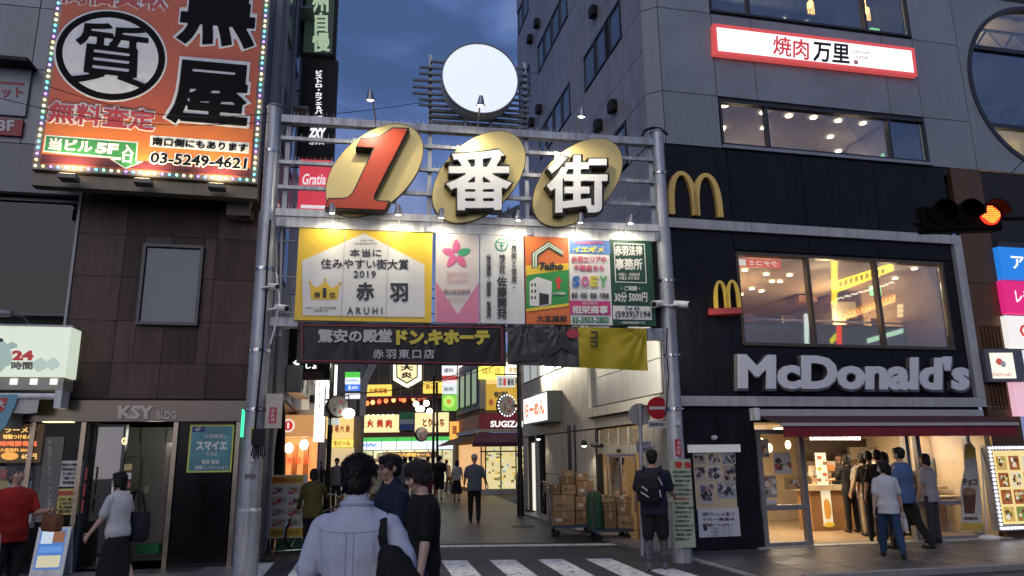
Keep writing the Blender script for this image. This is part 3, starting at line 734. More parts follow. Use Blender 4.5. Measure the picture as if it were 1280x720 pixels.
mpx('picture', 1190, 552, 1199, 576, -1.48, pr((.20, .16, .08)), RST, .015); mpx('picture', 1192, 577, 1202, 586, -1.48, pr((.5, .1, .08)), RST, .015)
for k in range(4): mpx('picture_print', 1156 + (k % 2) * 6, 569 + k * 7, 1161 + (k % 2) * 6, 574 + k * 7, -1.462, pr([(.5, .2, .08), (.2, .3, .35), (.6, .5, .2), (.35, .1, .1)][k]), RST, .006)
mpx('wet_floor_board', 1161, 636, 1174, 668, -.6, pr((.62, .45, .05)), RST, .03)
for k in range(2):
    tb = thing('cafe_table', ['small pale table just inside the right shop glass', 'cream wall shelf table further inside the burger restaurant'][k], 'table', M.PX([1190, 1170][k], [668, 664][k], [-.5, -1.2][k]))
    x0_, x1_, y_, d_ = [(1167, 1204, 621, -.55), (1158, 1185, 608, -1.1)][k]
    pbox('tabletop', M, x0_, y_, x1_, y_ + 3.5, d_ - .4, d_, mat('table_cream', (.55, .42, .26), .4), tb); pbox('leg', M, (x0_ + x1_) / 2 - 1.5, y_ + 4, (x0_ + x1_) / 2 + 1.5, 666, d_ - .25, d_ - .2, STEEL, tb)
for k in range(8): ob('ceiling_lamp', MB().fbox(M, .4 + k * .6, .62 + k * .6, DOORZ + .02, DOORZ + .04, -1.4 - (k % 2) * 1.4, -1.2 - (k % 2) * 1.4), gl(WARMW, 8), RST)
light('AREA', M.P(1.6, 2.15, -2.2), 150, WARMW, 1.6, rot=(0, 0, -1), name='room_lamp', parent=RST)
light('AREA', M.P(4.2, 2.15, -1.3), 75, WARMW, 1.2, rot=(0, 0, -1), name='room_lamp', parent=RST)
light('POINT', M.P(2.6, 1.9, -4.1), 20, WARMW, .2, name='room_lamp', parent=RST)
# shopfront glazing
SF = mat('shopfront_frame', (.30, .29, .30), .4, metal=.5)
window(M, .08, 1.05, .03, 2.12, RST, mf=SF, gl_=GLS2, fr=.09, d=-.04, hdiv=(.72,), name='shop_window')
window(M, 3.25, 4.75, .03, 2.12, RST, mf=SF, gl_=GLS2, fr=.08, d=-.04, div=(3.55,), hdiv=(.72,), name='shop_window')
bx('threshold', M, -.1, 5.3, .0, .055, -.1, .12, STONE2, RST)

# awning
AW = thing('shop_awning', 'long red retractable awning over the burger restaurant doors', 'awning', M.P(2.5, 2.3, 0))
ua, ub = M.uv(943, 514)[0], M.uv(1222, 515)[0]
bx('cassette', M, ua, ub, 2.36, 2.48, .0, .14, mat('cassette_grey', (.4, .4, .4), .5), AW)
bx('bracket', M, ua - .12, ua - .01, 2.28, 2.5, .0, .2, WHITEP, AW)
D1 = 1.05
l0, zl = M.uv(978, 530, D1); r0, zr = M.uv(1271, 530, D1)
mb = MB(); n_ = 24
for k in range(n_):
    a, b = k / n_, (k + 1) / n_
    for s_ in range(4):
        t0, t1 = s_ / 4, (s_ + 1) / 4
        def pq(a_, t_): return M.P((ua + (ub - ua) * a_) * (1 - t_) + (l0 + (r0 - l0) * a_) * t_, 2.36 * (1 - t_) + zl * t_ - .03 * math.sin(math.pi * t_), .14 + (D1 - .14) * t_)
        mb.quad(pq(a, t0), pq(b, t0), pq(b, t1), pq(a, t1))
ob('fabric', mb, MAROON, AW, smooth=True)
bx('front_bar', M, l0 - .02, r0 + .02, zl - .035, zl + .02, D1 - .03, D1 + .03, mat('bar_grey', (.45, .43, .42), .4), AW)
mb = MB()
for k in range(60):
    a, b = l0 + (r0 - l0) * k / 60, l0 + (r0 - l0) * (k + 1) / 60
    o1, o2 = .012 * math.sin(k * .9), .012 * math.sin((k + 1) * .9)
    mb.quad(M.P(a, zl - .035, D1), M.P(b, zl - .035, D1), M.P(b, zl - .22, D1 + o2), M.P(a, zl - .22, D1 + o1))
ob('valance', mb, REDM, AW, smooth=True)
for u in (1.0, 3.6):
    ob('arm', MB().tube([M.P(u, 2.3, .05), M.P(u + .6, 2.22, .55), M.P(u + .15, 2.12, 1.0)], .025, 8), WHITEP, AW)

# restaurant lettering and arches
LT = thing('restaurant_name_sign', 'big silver raised name letters on dark cladding above the awning', 'sign', M.P(2.4, 3.1, .03))
LM = mat('letter_silver', (.72, .72, .73), .35, metal=.1, var=.04, scale=2)
LS = mat('letter_side', (.16, .16, .17), .4, metal=.4)
WD = "McDonald's"
uL, zL0 = M.uv(925, 484, .2); uR, _ = M.uv(1211, 485, .2); zT = M.uv(925, 443, .2)[1]
solid_text(M, WD, (922, 489, 1214, 491, 1214, 446, 922, 440), LS, LT, .053, .02, .165, 'letter_sides')
solid_text(M, WD, (923, 486, 1212, 488, 1212, 446, 923, 441), LM, LT, .043, .166, .19, 'letter_faces')
def arches(F, box, d0, d1, m, parent, name, w=.16):
    x0, z0, x1, z1 = box; W = x1 - x0; H_ = z1 - z0
    for side in (0, 1):
        cx = x0 + W * (.27 if side == 0 else .73); outer, inner = [], []
        hw = W * .27; N = 20
        for k in range(N + 1):
            t = math.pi * k / N; c_ = -math.cos(t); s_ = math.sin(t) ** .62
            outer.append((cx + c_ * hw, z0 + H_ * s_)); inner.append((cx + c_ * (hw - W * w * .78), z0 + (H_ - W * w * .55) * (math.sin(t) ** .66)))
        mb = MB()
        for k in range(N):
            P8 = [F.P(*inner[k], d0), F.P(*outer[k], d0), F.P(*outer[k + 1], d0), F.P(*inner[k + 1], d0), F.P(*inner[k], d1), F.P(*outer[k], d1), F.P(*outer[k + 1], d1), F.P(*inner[k + 1], d1)]
            mb.hexa(P8)
        ob(name, mb, m, parent, smooth=False)
GA = thing('golden_arches_sign', 'large golden double arch emblem high on the dark cladding beside the pole', 'sign', M.P(-.8, 6.2, .03))
a0 = M.uv(839, 270, .14); a1 = M.uv(901, 217, .14)
arches(M, (a0[0] - .02, 6.18, a1[0] - .0, a1[1] + .0), .03, .12, mat('gold_arch', (.78, .52, .13), .4, metal=.1, var=.08), GA, 'arch_curve', w=.135)
GB = thing('small_arches_sign', 'small yellow double arch sign projecting on a red base left of the window', 'sign', M.P(-.25, 4.5, .03))
FB = Frame(M.P(-.52, 0, .10), 101)     # the projecting emblem
a0 = FB.uv(893, 386, .06); a1 = FB.uv(924, 349, .06)
arches(FB, (a0[0], a0[1], a1[0], a1[1]), -.10, .06, mat('arch_yellow', (.85, .55, .03), .4), GB, 'arch_curve', w=.2)
b0 = FB.uv(886, 394, .07); b1 = FB.uv(925, 380, .07)
bx('base', FB, b0[0], b1[0] + .02, b0[1] + .0, a0[1] - .005, -.14, .12, mat('base_red', (.42, .02, .02), .4), GB)

# poster board on the dark wall left of the doors
PB = thing('recruitment_poster', 'wall poster with photo grid and white lower notice on dark restaurant wall', 'poster', M.P(-1.0, .4, .03))
def prect(name, F, x0, y0, x1, y1, m, parent, d=.05, t=.01): 
    return pbox(name, F, x0, y0, x1, y1, d - t, d, m, parent)
prect('lamp_cover', M, 862, 556, 926, 565, emi('cover_white', (.5, .5, .52), .5), PB, .12, .09)
prect('sheet', M, 866, 564, 922, 636, pr((.55, .45, .28)), PB, .045)
random.seed(5)
ph = [(867, 566, 883, 580), (885, 566, 900, 580), (902, 566, 920, 580), (869, 582, 882, 600), (884, 582, 902, 600), (904, 582, 920, 601), (873, 603, 893, 630), (896, 603, 920, 622)]
for k, (a, b, c, e) in enumerate(ph):
    p_ = prect('photo', M, a, b, c, e, pr([(.35, .30, .27), (.5, .42, .38), (.30, .33, .38), (.45, .36, .33), (.52, .48, .46)][k % 5]), PB, .052)
    ua_, zb_ = M.uv(a, e, .053); ub_, za_ = M.uv(c, b, .053)
    collage(M, min(ua_, ub_), max(ua_, ub_), min(za_, zb_), max(za_, zb_), .0535, 4, [(.05, .05, .06), (.55, .50, .46), (.42, .26, .18), (.10, .10, .14), (.03, .03, .03)], p_, seed=k)
prect('notice', M, 872, 636, 926, 670, pr((.55, .55, .60)), PB, .048)
for k, (a, b, s_) in enumerate([(640, 645, '店内でいっしょに働こう'), (647, 651, 'クルー募集中'), (654, 658, '時給1150円〜')]): text(M, s_, (878, a, 918, b), pr((.06, .06, .08)), PB, bold=.01, d=.052, res=1)
ob('logo', MB().ball(M.P(*M.uv(881, 660, .052), .05), .05, .006, .05), pr((.02, .02, .02)), PB)
for k in range(3): text(M, 'ご応募はこちらまで', (888, 659 + k * 4, 915, 662 + k * 4), pr((.1, .1, .1)), PB, d=.052, res=1)
wl_ = thing('wall_lamp', 'small white wall lamp above the poster on dark cladding', 'lamp', M.PX(893, 548, .1))
ob('lamp_head', MB().ball(M.PX(893, 547, .16), .06, .08, .045), WHITEP, wl_); ob('arm', MB().tube([M.PX(893, 547, .0), M.PX(893, 547, .15)], .02, 6), WHITEP, wl_)

# 4F white light box sign
YS = thing('grill_sign', 'long white lit sign with red border and brush characters beginning 焼肉 between the two upper windows', 'sign', M.P(2.3, 9.2, .05))
mb = MB().prism(M, [M.uv(892, 29, .16), M.uv(893, 67, .16), M.uv(1147, 95, .16), M.uv(1143, 60, .16)], .04, .16)
ob('case', mb, emi('sign_red_border', (.72, .10, .10), .75, (.45, .03, .03)), YS)
mb = MB().prism(M, [M.uv(896, 34, .17), M.uv(898, 63, .17), M.uv(1142.5, 90.5, .17), M.uv(1139, 63.5, .17)], .161, .17)
ob('face', mb, emi('sign_white_face', (1, .97, .95), 1.25), YS)
text(M, '焼肉', (966, 68, 1011, 76, 1011, 50, 966, 44), gl((.62, .04, .05), .8), YS, bold=.018, d=.173)
text(M, '万里', (1016, 77, 1062, 81, 1062, 56, 1016, 51), gl((.02, .02, .02), .1), YS, bold=.028, d=.173)
text(M, 'YAKINIKU\nBANRI', (1065, 73, 1091, 75, 1091, 65, 1065, 62), gl((.1, .1, .1), .1), YS, d=.173, res=1)
bx('seal', M, *sorted([M.uv(1067, 75, .17)[0], M.uv(1072, 75, .17)[0]]), *sorted([M.uv(1067, 80, .17)[1], M.uv(1067, 75, .17)[1]]), .1705, .173, gl((.5, .25, .2), .4), YS)

# right-hand neighbour: tenant signs
TS = thing('tenant_sign_column', 'stack of blue, pink and white lit tenant signs at the right edge', 'sign', M.P(6.2, 2, .1))
for k, (y0, y1, c, s_, tc_) in enumerate([(307, 347, (.02, .22, .75), 'アート', (1, 1, 1)), (349, 391, (.75, .02, .20), 'レディース', (1, 1, 1)), (393, 434, (.95, .90, .85), 'Ginza', (.6, .05, .05)), (436, 474, (.8, .8, .85), '美容室', (.1, .1, .4)), (476, 520, (.85, .5, .6), '整体', (.4, .05, .1))]):
    F2 = M; x0 = 1247 + (y0 - 307) * .11
    u0, za = F2.uv(x0, y0, .2); _, zb = F2.uv(x0, y1, .2)
    f_ = bx('sign_face', F2, u0, u0 + 1.6, zb, za - .02, .05, .2, gl(c, .85), TS)
    text(F2, s_, (u0 + .28, zb + (za - zb) * .3, u0 + 1.35, zb + (za - zb) * .72), gl(tc_, 1.0), f_, bold=.02, d=.203, px=False)
bx('frame', M, 6.16, 8.0, 2.6, 6.06, -.02, .04, FRAME, TS)
# small projecting sign box
PSG = thing('projecting_sign', 'small square lit sign with red and grey emblem projecting from bronze column', 'sign', M.P(5.8, 3.1, .1))
FP = Frame(M.P(5.75, 0, .12), 88)
bx('case', FP, *sorted([FP.uv(1232, 450, .2)[0], FP.uv(1279, 450, .2)[0]]), FP.uv(1255, 477, .2)[1], FP.uv(1255, 436, .2)[1], .02, .2, mat('case_grey', (.13, .13, .15), .5), PSG)
bx('face', FP, *sorted([FP.uv(1238, 450, .21)[0], FP.uv(1267, 450, .21)[0]]), FP.uv(1252, 473, .21)[1], FP.uv(1252, 441, .21)[1], .2, .21, emi('cream_face', (1, .93, .78), .95), PSG)
ob('emblem', MB().ball(FP.PX(1249, 452, .212), .07, .006, .07), gl((.65, .12, .08), .7), PSG); ob('emblem', MB().ball(FP.PX(1254, 455, .216), .055, .006, .065), gl((.35, .35, .38), .6), PSG)
text(FP, 'Gattouki', (1240, 465, 1264, 470), gl((.5, .08, .05), .5), PSG, d=.213, res=1)

# menu light box with running bulbs on the ground floor right
MLB = thing('menu_light_box', 'bright framed food menu light box edged with white bulbs', 'light box', M.P(5.75, .2, .1))
u0 = M.uv(1234, 560, .2)[0]; z1 = M.uv(1240, 557, .2)[1]; z0 = M.uv(1250, 664, .2)[1]
bx('case', M, u0, u0 + 1.6, z0, z1, .02, .2, mat('case_silver', (.35, .35, .38), .35, metal=.5), MLB)
bx('face', M, u0 + .11, u0 + 1.5, z0 + .12, z1 - .1, .2, .205, emi('menu_yellow', (1, .78, .32), .8), MLB)
random.seed(3)
for i in range(3):
    for j in range(4):
        a = u0 + .15 + i * .3; b = z0 + .17 + j * (z1 - z0 - .32) / 4
        fp_ = bx('food_photo', M, a, a + .24, b, b + (z1 - z0 - .4) / 4 - .03, .205, .209, gl(random.choice([(.55, .22, .06), (.7, .45, .12), (.25, .3, .08), (.9, .8, .55), (.4, .12, .04)]), .7), MLB)
        collage(M, a, a + .24, b, b + (z1 - z0 - .4) / 4 - .03, .2095, 3, [(.5, .16, .04), (.85, .6, .2), (.2, .3, .06), (.9, .85, .7), (.15, .05, .02)], fp_, seed=i * 5 + j, glow=.7)
def bulbs(F, pts, d, parent, r=.022, cols=None, s=6, name='bulb'):
    base_ = {}
    for k, (u, z) in enumerate(pts):
        c = (cols or [(.9, .93, 1)])[k % len(cols or [1])]
        key = c
        if key not in base_:
            base_[key] = MB().ball((0, 0, 0), r, r, r, seg=6, rings=4).mesh(name, emi('bulb_%d_%d_%d_%s' % (int(c[0] * 99), int(c[1] * 99), int(c[2] * 99), s), c, s))
        o = bpy.data.objects.new(name, base_[key]); COL.objects.link(o); o.parent = parent; o.location = F.P(u, z, d) - root_loc(parent)
pts = [(u0 + .05, z0 + .05 + k * .075) for k in range(int((z1 - z0) / .075))] + [(u0 + .05 + k * .075, z1 - .045) for k in range(1, 14)] + [(u0 + .05 + k * .075, z0 + .05) for k in range(1, 14)]
bulbs(M, pts, .21, MLB, r=.02, s=9)

# traffic signal on its mast arm
TL = thing('traffic_signal', 'horizontal traffic signal showing red hanging from arm at right edge', 'traffic light', at(1200, 270, 9.5))
FT = Frame((0, 9.5), 92)
c0 = FT.PX(1150, 271); 
pbox('body', FT, 1150, 257, 1255, 287, -.1, .08, mat('signal_black', (.004, .004, .004), .6, spec=.06), TL, bevel=.03)
for k, x in enumerate((1173, 1205, 1237)):
    u, z = FT.uv(x, 269 + k * .0, .08)
    vis = MB(); N = 14
    for q in range(N):
        t0, t1 = rad(-10 + 200 * q / N), rad(-10 + 200 * (q + 1) / N)
        for rr0, rr1 in ((.15, .165),):
            vis.hexa([FT.P(u + rr0 * math.cos(t0), z + rr0 * math.sin(t0), .05), FT.P(u + rr1 * math.cos(t0), z + rr1 * math.sin(t0), .05), FT.P(u + rr1 * math.cos(t1), z + rr1 * math.sin(t1), .05), FT.P(u + rr0 * math.cos(t1), z + rr0 * math.sin(t1), .05),
                      FT.P(u + rr0 * math.cos(t0), z + rr0 * math.sin(t0), .28), FT.P(u + rr1 * math.cos(t0), z + rr1 * math.sin(t0), .28), FT.P(u + rr1 * math.cos(t1), z + rr1 * math.sin(t1), .28), FT.P(u + rr0 * math.cos(t1), z + rr0 * math.sin(t1), .28)])
    ob('visor', vis, mat('signal_black', (.004, .004, .004), .6, spec=.06), TL)
    le = ob('lens', MB().ball(FT.P(u, z, .085), .135, .03, .135, seg=20, rings=9), mat('signal_black', (.004, .004, .004), .6, spec=.06) if k < 2 else emi('signal_red', (1, .025, .010), 2.6, (.3, .01, .01)), TL)
    if k == 2:
        dots = MB(); 
        for a in range(-4, 5):
            for b in range(-4, 5):
                if a * a + b * b < 18: dots.fbox(FT, u + a * .026 - .007, u + a * .026 + .007, z + b * .026 - .007, z + b * .026 + .007, .11, .122)
        dl_ = ob('led_dots', dots, emi('signal_amber_dots', (1, .30, .03), 3.0), TL); dl_['kind'] = 'stuff'
ob('arm', MB().tube([FT.PX(1254, 273), FT.PX(1330, 270)], .035, 8), BLACK, TL)
ob('hinge', MB().tube([FT.PX(1140, 279), FT.PX(1152, 279)], .04, 8), BLACK, TL)
light('POINT', FT.P(*FT.uv(1237, 269), .5), 1.2, (1, .1, .05), .1, name='signal_glow', parent=TL)

# ---------------------------------------------------------------- lit buildings across the square, mirrored in the restaurant windows
OD = 20.0
OP = thing('opposite_building', 'building across the square whose lit signs mirror in the restaurant windows', 'building', M.P(4, 0, OD))
bx('wall', M, -6, 18, 0, 6.5, OD, OD + 4, mat('opposite_wall', (.12, .12, .13), .6), OP)
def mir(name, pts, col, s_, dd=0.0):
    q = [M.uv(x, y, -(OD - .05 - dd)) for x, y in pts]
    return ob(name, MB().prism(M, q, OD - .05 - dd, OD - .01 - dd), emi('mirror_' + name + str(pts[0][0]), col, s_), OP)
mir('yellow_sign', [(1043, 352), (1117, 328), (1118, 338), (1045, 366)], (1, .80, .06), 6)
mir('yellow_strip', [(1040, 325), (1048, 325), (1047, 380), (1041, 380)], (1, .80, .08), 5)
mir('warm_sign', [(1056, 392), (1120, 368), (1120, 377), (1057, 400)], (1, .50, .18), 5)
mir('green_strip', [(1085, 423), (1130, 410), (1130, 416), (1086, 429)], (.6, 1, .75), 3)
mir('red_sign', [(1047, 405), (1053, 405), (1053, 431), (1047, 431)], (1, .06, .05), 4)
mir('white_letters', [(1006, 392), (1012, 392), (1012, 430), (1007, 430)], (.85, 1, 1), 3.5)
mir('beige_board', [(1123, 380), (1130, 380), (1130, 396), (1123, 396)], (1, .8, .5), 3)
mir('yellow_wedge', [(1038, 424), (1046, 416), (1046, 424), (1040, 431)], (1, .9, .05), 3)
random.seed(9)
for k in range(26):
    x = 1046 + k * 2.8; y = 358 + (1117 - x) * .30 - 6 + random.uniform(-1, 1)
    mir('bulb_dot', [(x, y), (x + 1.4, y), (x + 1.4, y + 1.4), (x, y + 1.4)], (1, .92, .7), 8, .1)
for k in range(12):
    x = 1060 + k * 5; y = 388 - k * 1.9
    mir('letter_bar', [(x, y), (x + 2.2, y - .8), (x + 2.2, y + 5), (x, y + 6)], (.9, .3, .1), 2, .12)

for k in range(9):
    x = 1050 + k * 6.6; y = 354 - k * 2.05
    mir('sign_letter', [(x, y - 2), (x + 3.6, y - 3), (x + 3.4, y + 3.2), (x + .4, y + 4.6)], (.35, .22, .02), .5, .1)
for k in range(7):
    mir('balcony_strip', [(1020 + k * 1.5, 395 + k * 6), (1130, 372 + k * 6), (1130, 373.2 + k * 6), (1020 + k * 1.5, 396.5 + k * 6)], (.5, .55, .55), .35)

for k, (x0, y0, x1, y1, c) in enumerate(((945, 549, 962, 572, (.35, .30, .24)), (966, 566, 990, 592, (.55, .52, .48)), (945, 595, 972, 622, (.30, .28, .27)), (947, 625, 972, 638, (.55, .54, .53)), (980, 597, 1000, 612, (.6, .35, .12)))):
    p_ = pbox('window_poster', M, x0, y0, x1, y1, -.029, -.026, pr(c), RST); ua_, zb_ = M.uv(x0, y1, -.025); ub_, za_ = M.uv(x1, y0, -.025)
    collage(M, ua_, ub_, zb_, za_, -.0255, 3, [(.08, .07, .06), (.6, .45, .25), (.4, .1, .05), (.65, .6, .55)], p_, seed=k + 40)
for x, y in ((952, 553), (985, 556), (962, 560), (1000, 560)): ob('pendant_lamp', MB().ball(M.PX(x, y, -1.6), .06, .06, .09), gl((1, .70, .35), 6), RST)
# ---------------------------------------------------------------- street gate
GT = thing('street_gate', 'tall silver steel gate spanning the alley mouth between two round poles', 'gate', A.P(-3.4, 0))
ul = A.uv(340, 200)[0]; ur = A.uv(829, 300)[0]
ptL = at(313, 690, A.P(ul, 0).y); 
def polept(px, py, u): z = A.uv(px, py)[1]; return z
zt = 7.42
for u, rr in ((ul, (.165, .15, .125)), (ur, (.150, .135, .115))):
    p_ = MB()
    p_.tube([A.P(u, 0, 0), A.P(u, .95, 0)], rr[0] + .01, 24)
    p_.tube([A.P(u, .95, 0), A.P(u, .99, 0)], [rr[0] + .01, rr[1]], 24)
    p_.tube([A.P(u, .99, 0), A.P(u, 5.55, 0)], rr[1], 24)
    p_.tube([A.P(u, 5.55, 0), A.P(u, 5.60, 0), A.P(u, zt, 0)], [rr[1], rr[2], rr[2]], 24)
    p_.tube([A.P(u, zt, 0), A.P(u, zt + .05, 0)], [rr[2] + .02, rr[2] - .03], 24)
    po = ob('pole', p_, SILVER, GT, smooth=True)
    for z in (2.4, 3.3, 4.6, 6.6): ob('clamp_band', MB().tube([A.P(u, z, 0), A.P(u, z + .05, 0)], (rr[1] if z < 5.5 else rr[2]) + .012, 24), STEEL, po)
uL2, uR2 = ul + .2, ur - .17
# rails and beams
def rail(za, h, d0, d1, m=SILVER, name='rail', ua=uL2 - .08, ub=uR2 + .08): return bx(name, A, ua, ub, za - h, za, d0, d1, m, GT)
zr = [A.uv(500, 148 + (500 - 356) * .0565 + 0)[1], A.uv(357, 171)[1], A.uv(357, 201)[1], A.uv(355, 232)[1]]
rail(zr[0] + .02, .13, -.06, .08, name='beam')
for z in zr[1:]: rail(z, .06, -.03, .04)
zb0, zb1 = A.uv(348, 283)[1], A.uv(348, 264)[1]
rail(zb1 + .02, .12, -.03, .10, name='beam', m=WHITEP); bx('beam', A, uL2 - .1, uR2 + .1, zb0 - .02, zb1 - .105, -.03, .07, WHITEP, GT)
for x in (357, 537, 659, 815):
    u = A.uv(x, 220)[0]
    bx('strut', A, u - .035, u + .035, zb0, zr[0] + (.0 if x in (357, 815) else .01), -.09 , -.031, SILVER, GT)
    bx('strut_flange', A, u - .05, u + .05, zb0 - .02, zb0 + .12, .101, .115, SILVER, GT)
# bird spikes
sp = MB(); random.seed(2)
for z, dd in [(zr[0] + .02, .02)] + [(q, 0) for q in zr[1:]] + [(zb1 + .02, .03)]:
    n_ = 96
    for k in range(n_):
        u = uL2 + (uR2 - uL2) * (k + .5) / n_ + random.uniform(-.01, .01); lean = random.uniform(-.03, .03)
        h = .085 + random.uniform(-.015, .02)
        a = A.P(u, z, dd - .01); b = A.P(u + lean, z + h, dd + random.uniform(-.03, .03))
        sp.tube([a, b], [.0045, .002], 3, cap=False)
ob('bird_spikes', sp, mat('spike_steel', (.35, .35, .36), .3, metal=.8), GT)['kind'] = 'stuff'
# left side bracing
for x in (346, 352): 
    ob('brace_pipe', MB().tube([A.PX(x, 285, -.05), A.PX(x - 2, 420, -.05)], .022, 8), SILVER, GT)
for y in (300, 345, 390): ob('brace_bar', MB().tube([A.PX(333, y, -.05), A.PX(372, y + 2, -.05)], .018, 6), SILVER, GT)
bx('lower_bar', A, uL2 - .1, uR2 + .1, 3.70, 3.79, -.08, .0, SILVER, GT)
pbox('pole_bracket', A, 809, 410, 836, 425, -.08, .06, SILVER, GT)
pbox('pole_bracket', A, 338, 396, 372, 408, -.08, .06, SILVER, GT)
ob('top_cable', MB().tube([A.PX(803, 170, -.2), A.PX(806, 163, -.2), A.PX(815, 160, -.2), A.PX(826, 161, -.2), A.PX(834, 168, -.1)], .028, 8), BLACK, GT)

# gold ovals and characters
GOLD = mat('gold_oval', (.66, .52, .20), .34, metal=.4, var=.06, scale=1.5)
GOLDE = mat('gold_edge', (.10, .07, .03), .4, metal=.5)
OUT = mat('character_edge', (.012, .012, .012), .5)
CHW = mat('character_white', (.86, .85, .80), .45, var=.06, scale=3)
RED1 = mat('number_red', (.57, .060, .012), .4, var=.06, scale=2)
def oval(cx, cy, a, b, phi, parent, d=.14):
    pts = []
    for k in range(48):
        t = 2 * math.pi * k / 48; x = a * math.cos(t); y = b * math.sin(t)
        pts.append((cx + x * math.cos(rad(phi)) - y * math.sin(rad(phi)), cy - (x * math.sin(rad(phi)) + y * math.cos(rad(phi)))))
    pl = [A.uv(x, y, d) for x, y in pts]
    ob('oval_rim', MB().prism(A, pl, d - .10, d - .004), GOLDE, parent)
    c = A.uv(cx, cy, d); p2 = [(c[0] + (u - c[0]) * .985, c[1] + (z - c[1]) * .985) for u, z in pl]
    ob('oval_face', MB().prism(A, p2, d - .003, d), GOLD, parent)
    for s_ in (-.35, .35):
        ob('support', MB().fbox(A, c[0] + s_ - .03, c[0] + s_ + .03, c[1] - .55, c[1] + .6, .05, d - .101), SILVER, parent)
o1 = thing('gate_character', 'red number 1 on a gold oval, leftmost sign on top of the gate', 'sign', A.PX(468, 270, .1), 'gold oval characters on the gate')
oval(468, 213, 72.5, 44.5, 42, o1)
one = [(465, 105), (562, 108), (545, 145), (350, 525), (345, 552), (352, 566), (375, 575), (440, 577), (415, 628), (40, 612), (58, 560), (150, 558), (180, 552), (205, 532), (225, 500), (352, 228), (240, 222), (265, 172), (330, 170), (385, 158), (430, 132)]
one = [(400 + x / 5.144, 140 + y / 5.144) for x, y in one]
def grow(pts, s_, sx=0, sy=0):
    cx = sum(p[0] for p in pts) / len(pts); cy = sum(p[1] for p in pts) / len(pts); n = len(pts); out = []
    area = sum(pts[i][0] * pts[(i + 1) % n][1] - pts[(i + 1) % n][0] * pts[i][1] for i in range(n)); sg = 1 if area > 0 else -1
    for i in range(n):
        a, b, c = Vector(pts[i - 1]), Vector(pts[i]), Vector(pts[(i + 1) % n])
        e1 = (b - a).normalized(); e2 = (c - b).normalized()
        nn = Vector((e1.y + e2.y, -(e1.x + e2.x))) * sg
        if nn.length < .3: nn = Vector((e1.y, -e1.x)) * sg * 2
        nn.normalize(); k = min(1.8, 1 / max(.5, abs(nn.dot(Vector((e1.y, -e1.x)))))); out.append((b.x + nn.x * s_ * k + sx, b.y + nn.y * s_ * k + sy))
    return out
def cpoly(name, F, pts, d0, d1, m, parent):       # concave outline: triangulated front, walls round it
    pl = [F.uv(x, y, d1) for x, y in pts]; n = len(pl)
    from mathutils.geometry import tessellate_polygon
    tris = tessellate_polygon([[Vector((u, z, 0)) for u, z in pl]])
    mb = MB(); mb.v = [F.P(u, z, d1) for u, z in pl] + [F.P(u, z, d0) for u, z in pl]
    mb.f = [tuple(t) for t in tris] + [(k, n + k, n + (k + 1) % n, (k + 1) % n) for k in range(n)]; mb.m = [0] * len(mb.f)
    return ob(name, mb, m, parent)
cpoly('number_side', A, grow(one, 1.5, 0, 0), .15, .34, OUT, o1)
cpoly('number_side', A, grow(one, .1, 3.2, 2.6), .15, .27, mat('number_shade_side', (.16, .13, .05), .4, metal=.3), o1)
cpoly('number_face', A, grow(one, -.1), .341, .36, RED1, o1)
def bigchar(ch, box, ov, label):
    t = thing('gate_character', label, 'sign', A.PX(ov[0], ov[1] + 58, .1), 'gold oval characters on the gate')
    oval(*ov, t)
    solid_text(A, ch, box, OUT, t, .055, .15, .33, 'character_edge')
    x0, y0, x1, y1 = box; i = 2.4
    solid_text(A, ch, (x0 + i - .6, y0 + i - .6, x1 - i, y1 - i), CHW, t, .022, .331, .37, 'character_face', vox=.010)
    return t
bigchar('番', (556, 185, 642, 265), (598.5, 221, 70, 44, 44), 'white character 番 on a gold oval, middle sign on the gate')
bigchar('街', (682, 192, 762, 268), (722, 228, 68, 41.5, 44), 'white character 街 on a gold oval, nearest the right pole')

# round lamp sign on its lattice
RS_ = thing('round_light_sign', 'round glowing white disc sign on a slatted rack above the gate', 'sign', A.PX(600, 150, 0))
cR = A.uv(600.5, 97.5, .3); rR = (A.uv(648, 97.5, .3)[0] - A.uv(553, 97.5, .3)[0]) / 2
mb = MB(); mb.tube([A.P(cR[0], cR[1], -.02), A.P(cR[0], cR[1], .28)], rR, 48); ob('drum', mb, mat('drum_white', (.55, .56, .58), .4), RS_, smooth=True)
mb = MB(); mb.tube([A.P(cR[0], cR[1], .281), A.P(cR[0], cR[1], .30)], [rR * .985, rR * .975], 48); ob('lit_face', mb, emi('disc_light', (.78, .86, 1.0), .86), RS_)
rim = MB()
for k in range(48):
    t0, t1 = 2 * math.pi * k / 48, 2 * math.pi * (k + 1) / 48
    rim.hexa([A.P(cR[0] + math.cos(t) * r, cR[1] + math.sin(t) * r, d) for d in (.27, .31) for r, t in ((rR * .985, t0), (rR * 1.02, t0), (rR * 1.02, t1), (rR * .985, t1))])
ob('rim', rim, mat('rim_dark', (.12, .12, .13), .4), RS_)
rk = thing('slatted_rack', 'grey slatted metal rack standing behind the round disc sign', 'rack', A.PX(598, 165, -.1))
RKM = mat('rack_grey', (.10, .105, .12), .5, metal=.3)
zs_ = [A.uv(540, y, -.1)[1] for y in (76, 84, 92, 100.5, 109, 117, 124, 131)]
for k, z in enumerate(zs_):
    e = [0, 14, 14, 22, 22, 22, 14, 14][k]
    ua_ = A.uv(538 - e, 100, -.1)[0]; ub_ = A.uv(657 + e * .35, 100, -.1)[0]
    bx('slat', A, ua_, ub_, z - .022, z + .014, -.14, -.10, RKM, rk)
for y in (142, 149, 156): 
    z = A.uv(598, y, -.1)[1]; bx('slat', A, A.uv(536, y, -.1)[0], A.uv(659, y, -.1)[0], z - .03, z + .02, -.14, -.06, RKM, rk)
